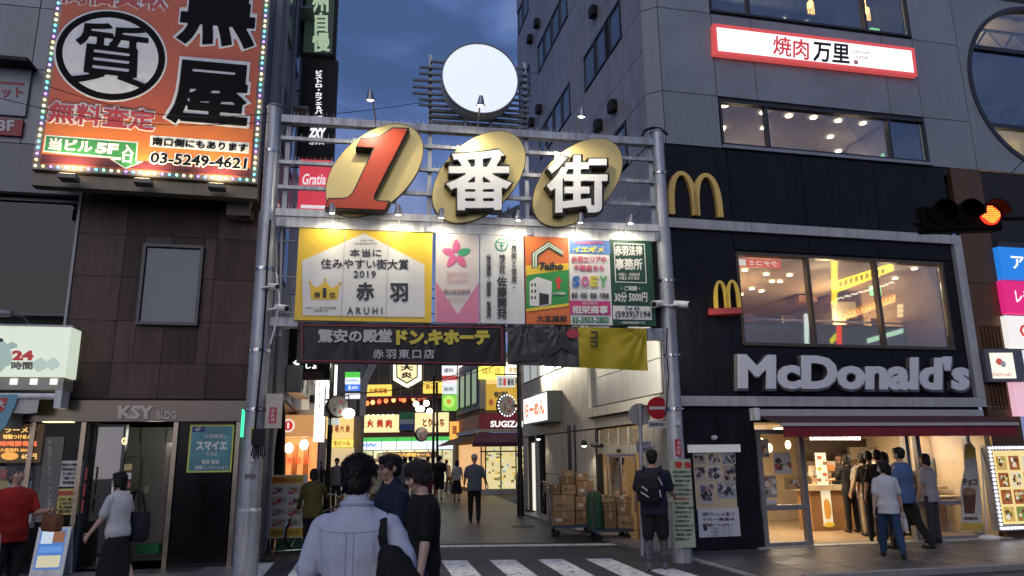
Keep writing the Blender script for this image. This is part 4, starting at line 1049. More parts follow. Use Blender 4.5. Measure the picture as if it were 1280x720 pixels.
for x in (538, 657): u = A.uv(x, 110, -.1)[0]; bx('post', A, u - .03, u + .03, zr[0], A.uv(538, 66, -.1)[1] if x == 538 else A.uv(657, 76, -.1)[1], -.2, -.161, SILVER, rk)
bx('stay', A, cR[0] - .25, cR[0] - .2, zr[0], cR[1], -.08, -.03, SILVER, rk); bx('stay', A, cR[0] + .2, cR[0] + .25, zr[0], cR[1], -.08, -.03, SILVER, rk)

# swan-neck lamps
LAMPW = (1.0, .90, .68)
def gooseneck(hx, hy, bx_, by_, label, grp, lit=True, e=26, out=.42):
    t = thing('swan_neck_lamp', label, 'lamp', A.PX(bx_, by_, .1), grp)
    h = A.PX(hx, hy, out); b = A.PX(bx_, by_, .10)
    mid = A.P(A.uv(bx_, by_, .1)[0], (h.z + .12 if b.z < h.z else h.z + .1), .25)
    p_ = []
    for k in range(9):
        s_ = k / 8; p_.append(b * (1 - s_) ** 2 + (b * .4 + mid * .6 + Vector((0, 0, .08))) * 2 * s_ * (1 - s_) + (h + Vector((0, 0, .09))) * s_ * s_)
    ob('stem', MB().tube(p_, .014, 8), WHITEP, t, smooth=True)
    n_ = Vector((A.n.x * -.35, A.n.y * -.35, -1)).normalized()
    ob('lamp_shade', MB().tube([h - n_ * .11, h - n_ * .06, h + n_ * .03, h + n_ * .055], [.028, .045, .062, .085], 14, cap=False), mat('shade_dark_silver', (.25, .25, .26), .3, metal=.7), t, smooth=True)
    ob('bulb', MB().ball(h + n_ * .035, .055, .055, .03), emi('lamp_bulb', (1, .93, .75), 30 if lit else .5), t)
    if lit: light('SPOT', h + n_ * .07, e, LAMPW, .05, rot=n_, spot=150, name='lamp_light', parent=t)
    return t
low = [(415, 262, 417, 280), (498, 264, 499, 282), (552, 268, 553, 284), (648, 271, 645, 288), (726, 274, 720, 291), (789, 275, 781, 293)]
lowl = ['leftmost small lamp under the red number 1', 'small lamp under the right end of the red 1 oval', 'small lamp left under the 番 oval', 'small lamp right of the 番 oval', 'small lamp under the 街 oval', 'small lamp nearest the right gate pole']
for q, l_ in zip(low, lowl): gooseneck(*q, l_ + ' on gate beam', 'lamps lighting the gate panels', e=30)
for q, l_ in zip([(463, 121, 469, 158), (601, 128, 597, 165), (727, 142, 720, 169)], ['tall swan neck lamp above the red number 1', 'swan neck lamp in front of the round disc sign', 'tall swan neck lamp above the 街 oval']):
    gooseneck(*q, l_, 'lamps above the gate characters', e=75, out=.95)

# ---- advertising panels
def adv(name, x0, x1, label, m, yt=None, yb=None):
    f = lambda x: (285 + (x - 370) * .0363, 400 + (x - 370) * .0168)
    t = thing(name, label, 'sign', A.PX((x0 + x1) / 2, f(x0)[1], .06))
    ua, ub = A.uv(x0, 340, .12)[0], A.uv(x1, 340, .12)[0]; z0, z1 = A.uv(x0, f(x0)[1], .12)[1], A.uv(x0, f(x0)[0], .12)[1]
    bx('board', A, ua, ub, z0, z1, .02, .12, m, t)
    t['k'] = 0
    return t, ua, ub, z0, z1
DP = .125
INK = pr((.02, .02, .025)); PW = pr((.66, .65, .60)); 
YEL = mat('panel_yellow', (.72, .47, .03), .45, var=.05)
t, ua, ub, z0, z1 = adv('award_panel', 371, 540, 'yellow gate panel with white house shape and crown reading 赤羽', YEL)
cpoly('house_shape', A, [(378.5, 394), (377.5, 326), (455, 291.5), (530.5, 331), (531, 396.5)], .12, .126, PW, t)
T = lambda s, b, m=INK, **k: text(A, s, b, m, t, d=k.pop('d', .128), **k)
T('ARUHI', (450, 299.5, 467, 302), res=1); T('PRESENTS', (443, 303.5, 471, 306), res=1)
T('本当に', (437, 311, 477, 321), bold=.014); T('住みやすい街大賞', (401, 323, 511, 335.5, 324, 337), bold=.014)
T('2019', (442, 338.5, 470, 347), bold=.012, spacing=1.1)
T('赤', (445, 353, 468, 376), bold=.035); T('羽', (487, 354, 510, 377), bold=.035)
T('ARUHI', (434, 384, 478, 393), bold=.014, spacing=1.6)
cr_ = [(389, 374.5), (387, 353.5), (396, 360), (406.5, 351), (415, 360.5), (425, 354.5), (421.5, 374.5)]
cpoly('crown', A, cr_, .126, .129, YEL, t)
for x, y in ((387.5, 352), (406.5, 349), (425, 353)): ob('crown_tip', MB().ball(A.PX(x, y, .129), .02, .006, .02), YEL, t)
T('1', (403.5, 360, 408, 372), d=.13, bold=.03); T('第', (392.5, 365, 400.5, 372), d=.13, bold=.01); T('位', (411.5, 365, 419.5, 372), d=.13, bold=.01)
T('住宅ローン専門金融機関\n国内最大手', (382, 383.5, 420, 390), res=1)
for x in (429, 484): bx('panel_joint', A, A.uv(x, 340, .13)[0] - .004, A.uv(x, 340, .13)[0] + .004, z0 + .01, z1 - .01, .1295, .131, pr((.35, .34, .3)), t)

t, ua, ub, z0, z1 = adv('flower_panel', 544.5, 599, 'cream and pink gate panel with five petal flower', pr((.62, .55, .50)))
PK = pr((.60, .20, .30)); cpoly('pink_ground', A, [(545, 403), (545, 352), (572, 393), (598.5, 353), (599, 404)], .12, .126, PK, t)
for k in range(5):
    an = rad(90 + 72 * k); cx, cy = 570.5 + 10.5 * math.cos(an), 318 - 10.5 * math.sin(an)
    pts = []
    for q in range(12):
        w_ = 2 * math.pi * q / 12; x = 8.3 * math.cos(w_); y = 4.6 * math.sin(w_) * (1 - .25 * math.cos(w_))
        pts.append((cx + x * math.cos(an) - y * math.sin(an), cy - x * math.sin(an) - y * math.cos(an)))
    ppoly('petal', A, pts, .12, .127, pr((.05, .32, .15)) if k == 3 + 1 else pr((.62, .12, .26)), t)
text(A, 'Johoku\nShinkin', (558, 338.5, 585, 352.5), pr((.55, .28, .30)), t, d=.128)
text(A, '城北信用金庫', (554, 361, 588, 366.5), pr((.35, .22, .24)), t, bold=.01, d=.128); text(A, '赤羽支店', (560, 371.5, 582, 376), pr((.35, .22, .24)), t, d=.128)

t, ua, ub, z0, z1 = adv('calligraphy_panel', 600.5, 655, 'white gate panel with vertical black calligraphy and round green crest', pr((.62, .62, .58)))
text(A, '−技術と信用−', (639, 300, 646, 360), INK, t, vert=True, d=.128, bold=.012)
text(A, '株式会社', (624, 318, 632, 342), INK, t, vert=True, d=.128, bold=.012)
text(A, '佐藤開発', (621, 345, 634, 399), INK, t, vert=True, d=.128, bold=.03)
text(A, '︵特定建設・建築業 警備業︶', (608, 318, 614, 398), INK, t, vert=True, d=.128, bold=.01, line=.9)
for r_, m_ in ((8.2, pr((.03, .25, .17))), (6.6, pr((.62, .62, .58)))): ppoly('crest', A, [(627 + r_ * math.cos(k * .35), 306 + r_ * math.sin(k * .35)) for k in range(18)], .12, .126 if r_ > 7 else .128, m_, t)
for x0_, y0_, x1_, y1_ in ((622, 302.5, 632, 304.5), (624, 306, 630, 308), (626, 303, 628, 312)): pbox('crest_bar', A, x0_, y0_, x1_, y1_, .128, .1295, pr((.03, .25, .17)), t)

t, ua, ub, z0, z1 = adv('builder_panel', 657, 711, 'orange and green gate panel with house roof drawing and red arrow', pr((.62, .15, .035)))
PG = pr((.03, .27, .06)); PY = pr((.75, .50, .04))
cpoly('yellow_ground', A, [(657.5, 345), (657.5, 332), (711, 329), (711, 345)], .12, .1255, PY, t)
cpoly('green_ground', A, [(657.5, 386), (658, 344), (711, 337), (711, 379)], .12, .1265, PG, t)
cpoly('yellow_stripe', A, [(658, 389.5), (658, 386), (711, 379), (711, 382.5)], .12, .127, PY, t)
for k, (m_, o_) in enumerate([(pr((.02, .06, .03)), 0), (pr((.68, .68, .60)), 1.5), (pr((.03, .27, .06)), 3.4), (pr((.68, .68, .60)), 4.8), (pr((.02, .06, .03)), 6.6)]):
    cpoly('roof_line', A, [(664.5 + o_, 335 - o_ * .2), (664.5 + o_, 316 + o_ * .35), (686, 301.5 + o_), (704, 313.5 + o_ * .75), (704, 312 + o_ + 2.6), (686, 303.5 + o_ + .4), (666.3 + o_, 317.5 + o_ * .35), (666.3 + o_, 335 - o_ * .2)], .127, .128 + k * .0006, m_, t)
text(A, '7aiho', (674, 328, 704, 337.5), INK, t, bold=.05, d=.131); 
text(A, '大宝建設', (670.5, 394, 709, 402), INK, t, bold=.025, d=.131)
cpoly('arrow', A, [(698, 345), (703, 352), (700, 352), (700, 361), (696, 361), (696, 352), (693, 352)], .128, .130, pr((.60, .05, .03)), t)
text(A, '大宝建設', (690, 365, 707, 368.5), PW, t, d=.130, bold=.02, res=1)
cpoly('building_drawing', A, [(662, 382), (662, 352), (672, 346), (690, 352), (689, 380), (678, 383)], .128, .129, PW, t)
for i in range(3):
    for j in range(2): pbox('window_drawing', A, 664 + j * 4, 354 + i * 8, 666 + j * 4, 358 + i * 8, .129, .130, INK, t)
cpoly('drawing_side', A, [(674, 382), (674, 366), (686, 368), (686, 380)], .129, .1302, INK, t)

t, ua, ub, z0, z1 = adv('estate_panel', 711.5, 763, 'white blue and pink gate panel with a rainbow coloured four letter word', PW)
pbox('blue_strip', A, 712, 299, 763, 318, .12, .126, pr((.10, .22, .50)), t)
text(A, '不動産買取専門店', (716, 301.5, 754, 305.5), pr((.62, .15, .25)), t, bold=.02, d=.128, res=1); text(A, 'イエギメ', (716, 308, 755, 316), pr((.75, .65, .10)), t, bold=.05, d=.128)
text(A, '赤羽エリアの', (714, 320, 758, 328.5), pr((.55, .08, .15)), t, bold=.03, d=.128); text(A, '不動産なら', (717, 331, 755, 338.5), pr((.55, .08, .15)), t, bold=.03, d=.128)
for k, (c_, col) in enumerate(zip('SOEY', [(.05, .15, .45), (.60, .12, .30), (.60, .50, .05), (.10, .40, .12)])): text(A, c_, (715 + k * 11.3, 345, 725 + k * 11.3, 358.5), pr(col), t, bold=.055, d=.128)
text(A, '賃貸・売買・管理・不動産', (714, 366, 761, 373), INK, t, bold=.015, d=.128, res=1)
pbox('pink_strip', A, 712, 375.5, 763.5, 394, .12, .126, pr((.50, .04, .18)), t)
text(A, '株式会社', (728, 377, 747, 381), PW, t, d=.128, res=1); text(A, '相栄商事', (715, 382, 760, 392.5), PW, t, bold=.035, d=.128)
text(A, '03-3903-2800', (715, 396, 761, 404), pr((.02, .18, .08)), t, bold=.03, d=.128)

t, ua, ub, z0, z1 = adv('law_office_panel', 764, 816.5, 'dark green gate panel with white frame, law office lettering and phone number', pr((.012, .06, .035)))
pbox('white_frame', A, 767, 303.5, 808.5, 354, .12, .1255, PW, t); pbox('green_inner', A, 768.2, 304.7, 807.3, 352.8, .12, .1265, pr((.012, .06, .035)), t)
text(A, '赤羽法律', (768, 307, 803, 320), PW, t, bold=.035, d=.128); text(A, '事務所', (769, 323, 803, 338), PW, t, bold=.035, d=.128)
text(A, '弁護士・所属会員\n弁護士 赤羽 俊也', (773, 341, 800, 350), PW, t, bold=.01, d=.128, res=1)
text(A, '・ご相談・', (776, 357.5, 800, 363.5), PW, t, bold=.03, d=.128); text(A, '30分 5000円', (768, 365, 809, 378), PW, t, bold=.03, d=.128)
pbox('white_strip', A, 766, 382, 815, 400, .12, .1262, PW, t)
text(A, 'Tel 03', (781, 383.5, 799, 387.5), INK, t, d=.128, bold=.01); text(A, '(5939)7194', (769, 389, 813, 399), INK, t, bold=.02, d=.128)
text(A, '一番街商店街入口', (774, 401.5, 806, 405), PW, t, d=.128, bold=.01, res=1)
bx('dark_backing', A, A.uv(812, 350)[0], uR2 + .05, 3.8, zb0 - .02, -.06, .015, BLACK, GT)

# ---- cloth banners under the gate
def banner(name, label, x0, x1, yf0, yf1, mats_, cols, amp=.035):
    """hanging cloth: corners follow yf0 (top) and yf1 (bottom) along x; cols = [(x_end, material index)]"""
    t = thing(name, label, 'banner', A.PX((x0 + x1) / 2, yf1((x0 + x1) / 2), .1))
    mb = MB(); nx, ny = 90, 14; idx = {}
    for i in range(nx + 1):
        x = x0 + (x1 - x0) * i / nx
        (u, zt_), (_, zb_) = A.uv(x, yf0(x), .12), A.uv(x, yf1(x), .12)
        for j in range(ny + 1):
            s_ = j / ny; z = zt_ * (1 - s_) + zb_ * s_
            w_ = 0
            for cx in ties:
                dx = (x - cx) / 18.0; w_ += math.exp(-(abs(dx) ** 1.2)) * math.sin(math.atan2(x - cx, 2 + s_ * 45) * 16) * (1 - s_) ** .7
            w_ += .4 * math.sin(x * .13 + s_ * 2) * s_ + .5 * noise.noise(Vector((x * .05, s_ * 2, 3)))
            idx[i, j] = len(mb.v); mb.v.append(A.P(u, z, .12 + amp * w_))
    for i in range(nx):
        x = x0 + (x1 - x0) * (i + .5) / nx
        for j in range(ny):
            mi = 0
            for xe, q in cols:
                if x <= xe: mi = q; break
            mb.f.append((idx[i, j], idx[i + 1, j], idx[i + 1, j + 1], idx[i, j + 1])); mb.m.append(mi)
    mb.mi = 1 if len(mats_) > 1 else 0
    ob('cloth', mb, mats_, t, smooth=True)
    return t
VINY = lambda n, c: mat(n, c, .38, var=.1, scale=3, spec=.3)
ties = [376, 440, 533, 628]
t = banner('shop_banner', 'black vinyl banner with thin red edge and grey and yellow Japanese lettering', 373, 632, lambda x: 402.5 + (x - 373) * .013, lambda x: 454 + (x - 373) * .016, [VINY('vinyl_black', (.014, .012, .013))], [(999, 0)], amp=.012)
RE = pr((.22, .015, .03))
for pts in ([(377, 405.5), (628, 408.5), (628, 409.8), (377, 406.8)], [(376.5, 450), (628, 454), (628, 455.3), (376.5, 451.3)], [(376.5, 406), (378, 406), (377.7, 451), (376.2, 451)], [(627, 409), (628.4, 409), (628.6, 455), (627.2, 455)]):
    ppoly('border', A, pts, .145, .15, RE, t)
text(A, '驚安の殿堂', (397, 411.5, 490, 428.5), pr((.42, .40, .39)), t, bold=.04, d=.15)
text(A, 'ドン.キホーテ', (495, 412, 612, 431.5), pr((.50, .40, .04)), t, bold=.07, d=.15)
text(A, '赤羽東口店', (466, 436.5, 543, 448.5), pr((.40, .39, .40)), t, bold=.02, d=.15, spacing=1.3)
ties = [655, 700, 806]
t = banner('folded_banner', 'grey and yellow creased vinyl banner right of the black banner', 634, 807, lambda x: 406 + (x - 634) * .030, lambda x: 455.5 + (x - 634) * .046, [VINY('vinyl_grey', (.06, .056, .06)), VINY('vinyl_yellow', (.36, .28, .015))], [(722, 0), (999, 1)], amp=.03)
for k, pts in enumerate([[(668, 413), (678, 411), (686, 425), (676, 428)], [(676, 440), (700, 427), (722, 436), (722, 444), (702, 435), (682, 448)], [(640, 445), (672, 440), (672, 450), (640, 452)]]):
    cpoly('print_shape', A, pts, .165, .17, pr((.02, .02, .022)), t)
ppoly('red_print', A, [(716 + 8 * math.cos(k * .5), 417 + 6 * math.sin(k * .5)) for k in range(12)], .165, .17, pr((.35, .03, .05)), t)
text(A, 'コ', (738, 414, 747, 424), INK, t, bold=.05, d=.17); text(A, 'コ', (738, 426, 747, 434), INK, t, bold=.05, d=.17)

# cameras and speakers on the poles
def cctv(px, py, d, label, dirx=1, F=A, s=1.0):
    t = thing('security_camera', label, 'camera', F.PX(px, py, d))
    c = F.PX(px, py, d); ax = (F.u * dirx * .8 + F.n * .7 + Vector((0, 0, -.2))).normalized()
    ob('body', MB().tube([c - ax * .13 * s, c + ax * .13 * s], .062 * s, 16), WHITEP, t, smooth=True); ob('lens', MB().tube([c + ax * .131 * s, c + ax * .145 * s], .045 * s, 12), BLACK, t)
    ob('bracket', MB().tube([c, c - F.u * dirx * .22 * s + Vector((0, 0, -.03))], .02, 8), WHITEP, t)
    return t
cctv(852, 380.5, .16, 'white tube camera on the right side of the right gate pole', 1)
cctv(822, 380, .18, 'white camera on the left side of the right gate pole', -1)
cctv(341, 358, .2, 'round lens camera high on the left gate pole', 1, s=.8)
cctv(352, 385, .2, 'white camera on the bracket just right of the left gate pole', 1, s=.9)
for nm, pts, r_, m_, lb in (
    ('cable_bundle', [(338, 275), (334, 330), (332, 380), (328, 440), (320, 520), (318, 548)], .015, BLACK, 'black cable running down the left gate pole'),
    ('cable_bundle', [(834, 410), (833, 440), (836, 470), (832, 520)], .012, BLACK, 'thin cable hanging down beside the right gate pole'),
    ('cable_bundle', [(345, 340), (349, 372), (346, 400), (338, 430)], .014, WHITEP, 'pale cable loop beside the cameras on the left pole')):
    o = ob(nm, MB().tube([A.PX(x, y, .19) for x, y in pts], r_, 6), m_); tag(o, lb, 'cable')
t = thing('junction_box', 'dark junction box with cable tangle strapped low on left gate pole', 'junction box', A.PX(323, 550, .16))
pbox('box', A, 315, 536, 331, 556, .14, .26, BLACK, t); 
for k in range(7): ob('cable', MB().tube([A.PX(318 + k * 2, 553, .2), A.PX(316 + k * 2.4, 562 + (k % 3) * 2, .24), A.PX(314 + k * 3, 570 + (k % 2) * 3, .2)], .011, 5), BLACK, t)
pole_tag = lambda x, y, lb, u_: None
t = thing('pole_sign', 'small cream sign plate with red emblem strip on the left gate pole', 'sign', A.PX(341, 512, .1))
pbox('plate', A, 334, 492, 350, 535, .0, .16, mat('plate_cream', (.45, .40, .33), .5), t); pbox('red_strip', A, 337, 509, 345, 529, .16, .165, pr((.45, .03, .05)), t)
text(A, '消火器', (338.5, 511, 343.5, 527), PW, t, vert=True, d=.167, res=1)
t = thing('pole_sticker', 'small red fire notice plate on the right gate pole', 'sign', A.PX(848, 560, .16))
pbox('plate', A, 844, 549, 852, 570, .14, .165, pr((.45, .02, .04)), t); text(A, '消火栓', (846, 551, 850.5, 568), PW, t, vert=True, d=.167, res=1)

# warning notice on right pole
t = thing('warning_board', 'tall pale green warning board headed 警告 on the right gate pole', 'notice board', A.PX(855, 680, .2))
WB = Frame(A.P(ur + .02, 0, .19), 74)
pbox('board', WB, 838, 574, 870, 684, .0, .03, mat('board_green', (.42, .47, .33), .5, var=.05), t)
text(WB, '警 告', (843, 577, 864, 585), pr((.50, .04, .03)), t, bold=.06, d=.033)
for k in range(16):
    y = 588 + k * 5.6
    text(WB, ['自転車の放置を禁止します', '撤去された自転車は', '保管場所へ移送', '道路交通法により', 'この付近に駐輪した', '路上喫煙は禁止です'][k % 6], (841 + (k % 3) + k * .15, y, 866 - (k % 4) * 2 + k * .15, y + 3.4), pr((.06, .09, .07)) if k != 6 else pr((.4, .05, .04)), t, d=.033, res=1, bold=.008)

# no-entry sign post
t = thing('no_entry_sign', 'round red no entry sign with white bar on thin post by right gate pole', 'traffic sign', gnd(803, 694))
NE = Frame(gnd(803, 694) + Vector((0, .0, 0)), 84)
zN = NE.uv(822, 510)[1]
ob('post', MB().tube([NE.PX(803, 694), NE.PX(800, 505)], .035, 12), SILVER, t, smooth=True)
cN = NE.uv(822.5, 510, .06); rN = NE.uv(836, 510, .06)[0] - cN[0]
dsc = MB().tube([NE.P(cN[0], cN[1], .04), NE.P(cN[0], cN[1], .06)], rN, 32); ob('disc', dsc, mat('sign_red', (.50, .012, .018), .35), t)
bx('white_bar', NE, cN[0] - rN * .82, cN[0] + rN * .82, cN[1] - rN * .13, cN[1] + rN * .13, .061, .068, PW, t)
pbox('lower_plate', NE, 810, 526, 834, 535, .04, .06, PW, t); text(NE, '自転車を除く', (812, 528, 832, 533), INK, t, bold=.02, d=.062, res=1)
for y in (508, 560): ob('bracket', MB().tube([NE.PX(800, y, 0), NE.PX(822, y - 2, .02)], .016, 6), SILVER, t)
pbox('rear_plate', NE, 795, 552, 814, 566, -.06, -.04, SILVER, t)
ob('convex_back', MB().tube([NE.P(NE.uv(800, 518)[0], NE.uv(800, 518)[1], -.06), NE.P(NE.uv(800, 518)[0], NE.uv(800, 518)[1], -.03)], .2, 20), mat('plate_back', (.3, .3, .3), .5), t)

# ---------------------------------------------------------------- left building
LB = thing('tiled_building', 'brown tiled building with stone lobby entrance and grey panelled upper floors on the left', 'building', L.P(-2, 0))
rE = .50   # right edge
mb = MB()
mb.fbox(L, -2.45, rE, 2.30, 6.85, -5.0, 0)
mb.fbox(L, -16, -2.46, 6.1, 22, -6.1, -.0); mb.fbox(L, -2.455, rE, 6.86, 22, -6, 0)
mb.fbox(L, -16, -2.47, 2.45, 6.09, -6.2, -.35)
ob('wall', mb, JOINT, LB)
ug = [-2.42, -1.68, -.94, -.21, .50]; zg = [2.68, 3.26, 3.97, 4.72, 5.46, 6.16, 6.84]
for i, (a, b) in enumerate(zip(ug[:-1], ug[1:])):
    for j, (c, e) in enumerate(zip(zg[:-1], zg[1:])):
        w_ = (-1.37, -.40, 3.90, 5.30)
        # tiles meeting the window are cut back round it
        rects = [(a, b, c, e)]
        if a < w_[1] and b > w_[0] and c < w_[3] and e > w_[2]:
            rects = []
            if a < w_[0]: rects.append((a, w_[0], c, e))
            if b > w_[1]: rects.append((w_[1], b, c, e))
            ma, mb_ = max(a, w_[0]), min(b, w_[1])
            if e > w_[3]: rects.append((ma, mb_, w_[3], e))
            if c < w_[2]: rects.append((ma, mb_, c, w_[2]))
        for (p_, q_, r_, s_) in rects:
            if q_ - p_ < .03 or s_ - r_ < .03: continue
            ob('tile', MB().fbox(L, p_ + .004, q_ - .004, r_ + .004, s_ - .004, .0, .025 + random.uniform(-.002, .002)), random.choice(BROWNV), LB)
w = window(L, -1.37, -.40, 3.90, 5.30, LB, fr=.05, gl_=glass('hazy_pane', (.62, .68, .72), .05, rough=.12, add=.15), d=.058)
mb = MB(); nx_ = 60
for k in range(nx_):
    a, b = -1.33 + .89 * k / nx_, -1.33 + .89 * (k + 1) / nx_; f = lambda q: .018 + .012 * math.sin(q * 38 + 1.5 * math.sin(q * 9))
    mb.quad(L.P(a, 3.93, f(a)), L.P(b, 3.93, f(b)), L.P(b, 5.27, f(b) * .8), L.P(a, 5.27, f(a) * .8))
ob('curtain', mb, mat('curtain_pale', (.19, .21, .22), .8, var=.08, scale=2), w, smooth=True)
# side return of the left building up the alley
LS_ = Frame(L.P(rE, 0, 0), -10); LS_.n = Vector((LS_.u.y, -LS_.u.x, 0))
STRIP = mat('corner_strip', (.16, .12, .10), .45, var=.1)
bx('corner_strip', L, rE + .003, rE + .10, 0, 6.84, -.1, .035, STRIP, LB)
GREYL = mat('grey_render', (.33, .31, .34), .6, var=.12, scale=1, streak=.15)
panels(L, [-5.8, -5.1, -4.0, -2.44], [6.12, 7.0], mat('grey_panel_left', (.135, .145, .165), .4, var=.06, scale=1.5, streak=.1), LB, d1=.02)
panels(L, [-5.8, -4.6, -3.5, -2.44], [7.0, 8.4, 9.6, 11], PANEL, LB, d1=.02)
panels(L, [-2.44, -1.2, -.2, .50], [6.86, 8.4, 9.8, 11.2, 13, 15], PANEL, LB, d1=.02)
bx('edge_trim', L, -2.47, -2.43, 2.5, 7.0, .0, .05, mat('trim_grey', (.3, .3, .31), .4), LB)
dw = window(L, -5.9, -2.5, 4.05, 6.08, LB, div=(-4.2,), gl_=glass('smoked', (.16, .14, .12), .03), fr=.05, d=-.2, name='dark_window')
bx('ceiling_lamp', L, -3.6, -3.2, 5.2, 5.215, -1.6, -1.57, gl(WARMW, 3), LB)
# fascia and lobby
FAS = mat('fascia_metal', (.115, .095, .078), .2, metal=.6, var=.12, scale=2)
bx('fascia', L, -2.85, rE + .03, 2.31, 2.645, -.1, .10, FAS, LB)
text(L, 'KSY', (148, 507, 193, 524), mat('fascia_letters', (.36, .32, .27), .35, metal=.4), LB, bold=.05, d=.101, thick=.02); text(L, 'BLDG', (196, 514, 221, 524), mat('fascia_letters', (.24, .20, .165), .35, metal=.4), LB, bold=.03, d=.101, thick=.02)
ob('ceiling_lamp', MB().fbox(L, -2.5, -2.1, 2.29, 2.305, .11, .3), gl((.9, 1, .5), 1.5), LB)
ob('exit_glow_lamp', MB().fbox(L, .42, .53, 2.05, 2.5, .101, .16), emi('green_lamp', (.05, .75, .35), 1.6), LB)
LD = -2.0
lu0, lu1 = L.uv(150, 600, LD)[0], L.uv(262, 600, LD)[0]
room(L, lu0, lu1, .02, 2.3, -LD, GREYT, mat('lobby_ceiling', (.35, .35, .32), .6), mat('lobby_floor', (.16, .155, .15), .25), LB, name='lobby', d=0)
for xa, xb in ((152, 176), (176.5, 208), (236, 262)):
    for ya, yb in ((520, 553), (554, 571), (572, 611), (612, 651), (652, 688)): pbox('lobby_tile', L, xa, ya, xb, yb, LD, LD + .02, GREYT, LB)
pbox('lobby_tile', L, 208.5, 520, 235.5, 552, LD, LD + .02, GREYT, LB)
pbox('lift_frame', L, 208.5, 553, 235, 688, LD, LD + .06, mat('lift_steel', (.30, .27, .23), .3, metal=.7), LB)
pbox('lift_door', L, 212, 557, 222, 687, LD + .061, LD + .07, mat('lift_door_steel', (.24, .22, .19), .25, metal=.6), LB); pbox('lift_door', L, 222.5, 557, 232, 687, LD + .061, LD + .07, mat('lift_door_steel', (.24, .22, .19), .25, metal=.6), LB)
pbox('call_panel', L, 219, 573, 231, 616, LD + .2, LD + .22, BLACK, LB); pbox('call_light', L, 222.5, 604, 228, 609, LD + .221, LD + .23, gl((1, .9, .7), .9), LB)
pbox('call_plate', L, 181, 608, 185, 616, LD + .021, LD + .03, pr((.6, .55, .4)), LB)
for k in range(5): pbox('indicator_dot', L, 222 + k * 1.4, 578 + k * 4, 223 + k * 1.4, 579.5 + k * 4, LD + .221, LD + .23, gl((.9, .85, .7), .9), LB)
pbox('green_mat_roll', L, 170, 681, 198, 692, LD + .4, LD + .6, mat('mat_green', (.02, .20, .07), .6), LB)
light('POINT', L.P((lu0 + lu1) / 2, 2.1, -.9), 8, (1, .95, .8), .15, name='room_lamp', parent=LB)
bx('black_panel', L, -3.05, -2.02, .05, 2.30, -.15, 0, GLOSSB, LB)
bx('black_panel', L, -.58, .30, .09, 2.30, -.3, .0, GLOSSB, LB); bx('plinth', L, -.62, .34, .0, .09, -.35, .04, BLACK, LB)
for u in (-2.75, -2.02, -.64, .33): bx('chrome_post', L, u, u + .07, .02, 2.3, -.02, .05, POSTM, LB)
dr = window(L, -1.94, -1.42, .03, 2.28, LB, mf=FRAME, gl_=DGL, fr=.04, d=-.25, name='glass_door')
bx('door_handle', L, -1.55, -1.52, .9, 1.3, -.24, -.2, STEEL, dr)
for k in range(4): bx('directory_plate', L, -1.39, -1.27, 1.12 + k * .14, 1.22 + k * .14, -.2, -.18, pr([(.5, .45, .4), (.4, .1, .1), (.6, .6, .6), (.5, .4, .15)][k]), LB)
for k in range(3): bx('red_reflector', L, -1.90, -1.87, .9 + k * .25, 1.1 + k * .25, .0, .01, pr((.3, .03, .02)), LB)  # red light reflected in the dark door, painted as flat strips
text(L, 'G', (152, 547, 158, 556), gl((1, .65, .3), 2), LB, bold=.04, d=-.2)
# blue poster on the black panel
t = thing('window_poster', 'blue green poster with yellow rim and white lettering on the black entrance panel', 'poster', L.PX(264, 588, .03))
pbox('sheet', L, 238, 531, 289, 590, .0, .02, mat('poster_rim', (.50, .55, .08), .4), t)
pbox('ground', L, 240, 533, 287, 588, .02, .024, mat('poster_teal', (.06, .22, .26), .35, var=.5, scale=2.5), t)
pbox('corner_tab', L, 241, 533, 256, 540, .024, .027, pr((.02, .03, .15)), t); text(L, '6F', (244, 534, 251, 539), PW, t, bold=.02, d=.028, res=1)
text(L, 'お部屋探し', (256, 543, 284, 548), PW, t, bold=.01, d=.026); text(L, 'スマイエ', (245, 551, 284, 563), PW, t, bold=.06, d=.026); text(L, '赤羽店', (257, 565, 272, 570), PW, t, d=.026, res=1)
text(L, '賃貸 管理', (252, 575, 274, 580), PW, t, bold=.02, d=.026, res=1); text(L, '売買リノベーション', (244, 582, 285, 587), PW, t, bold=.02, d=.026, res=1)
# two paper notices on the left black panel
t = thing('paper_notice', 'white paper notice with black rows on the black entrance panel', 'notice', L.PX(87, 608, .02))
pbox('sheet', L, 75, 576, 101, 608, .0, .01, pr((.50, .50, .47)), t)
for k in range(5): text(L, ['防犯カメラ作動中', '関係者以外', '立入禁止です', 'ご遠慮ください', '管理組合'][k], (78, 579 + k * 5.5, 98, 583 + k * 5.5), INK, t, d=.012, res=1, bold=.02)
t = thing('paper_notice', 'yellow paper notice with red heading below the white notice', 'notice', L.PX(84, 643, .02))
pbox('sheet', L, 70, 611, 97, 643, .0, .01, pr((.50, .42, .10)), t); pbox('red_head', L, 73, 614, 95, 619, .01, .013, pr((.4, .05, .03)), t)
for k in range(4): text(L, ['たばこ禁止', 'ゴミを捨てないで', '路上駐輪禁止', '監視中'][k], (74, 622 + k * 5, 93, 626 + k * 5), INK, t, d=.012, res=1, bold=.02)

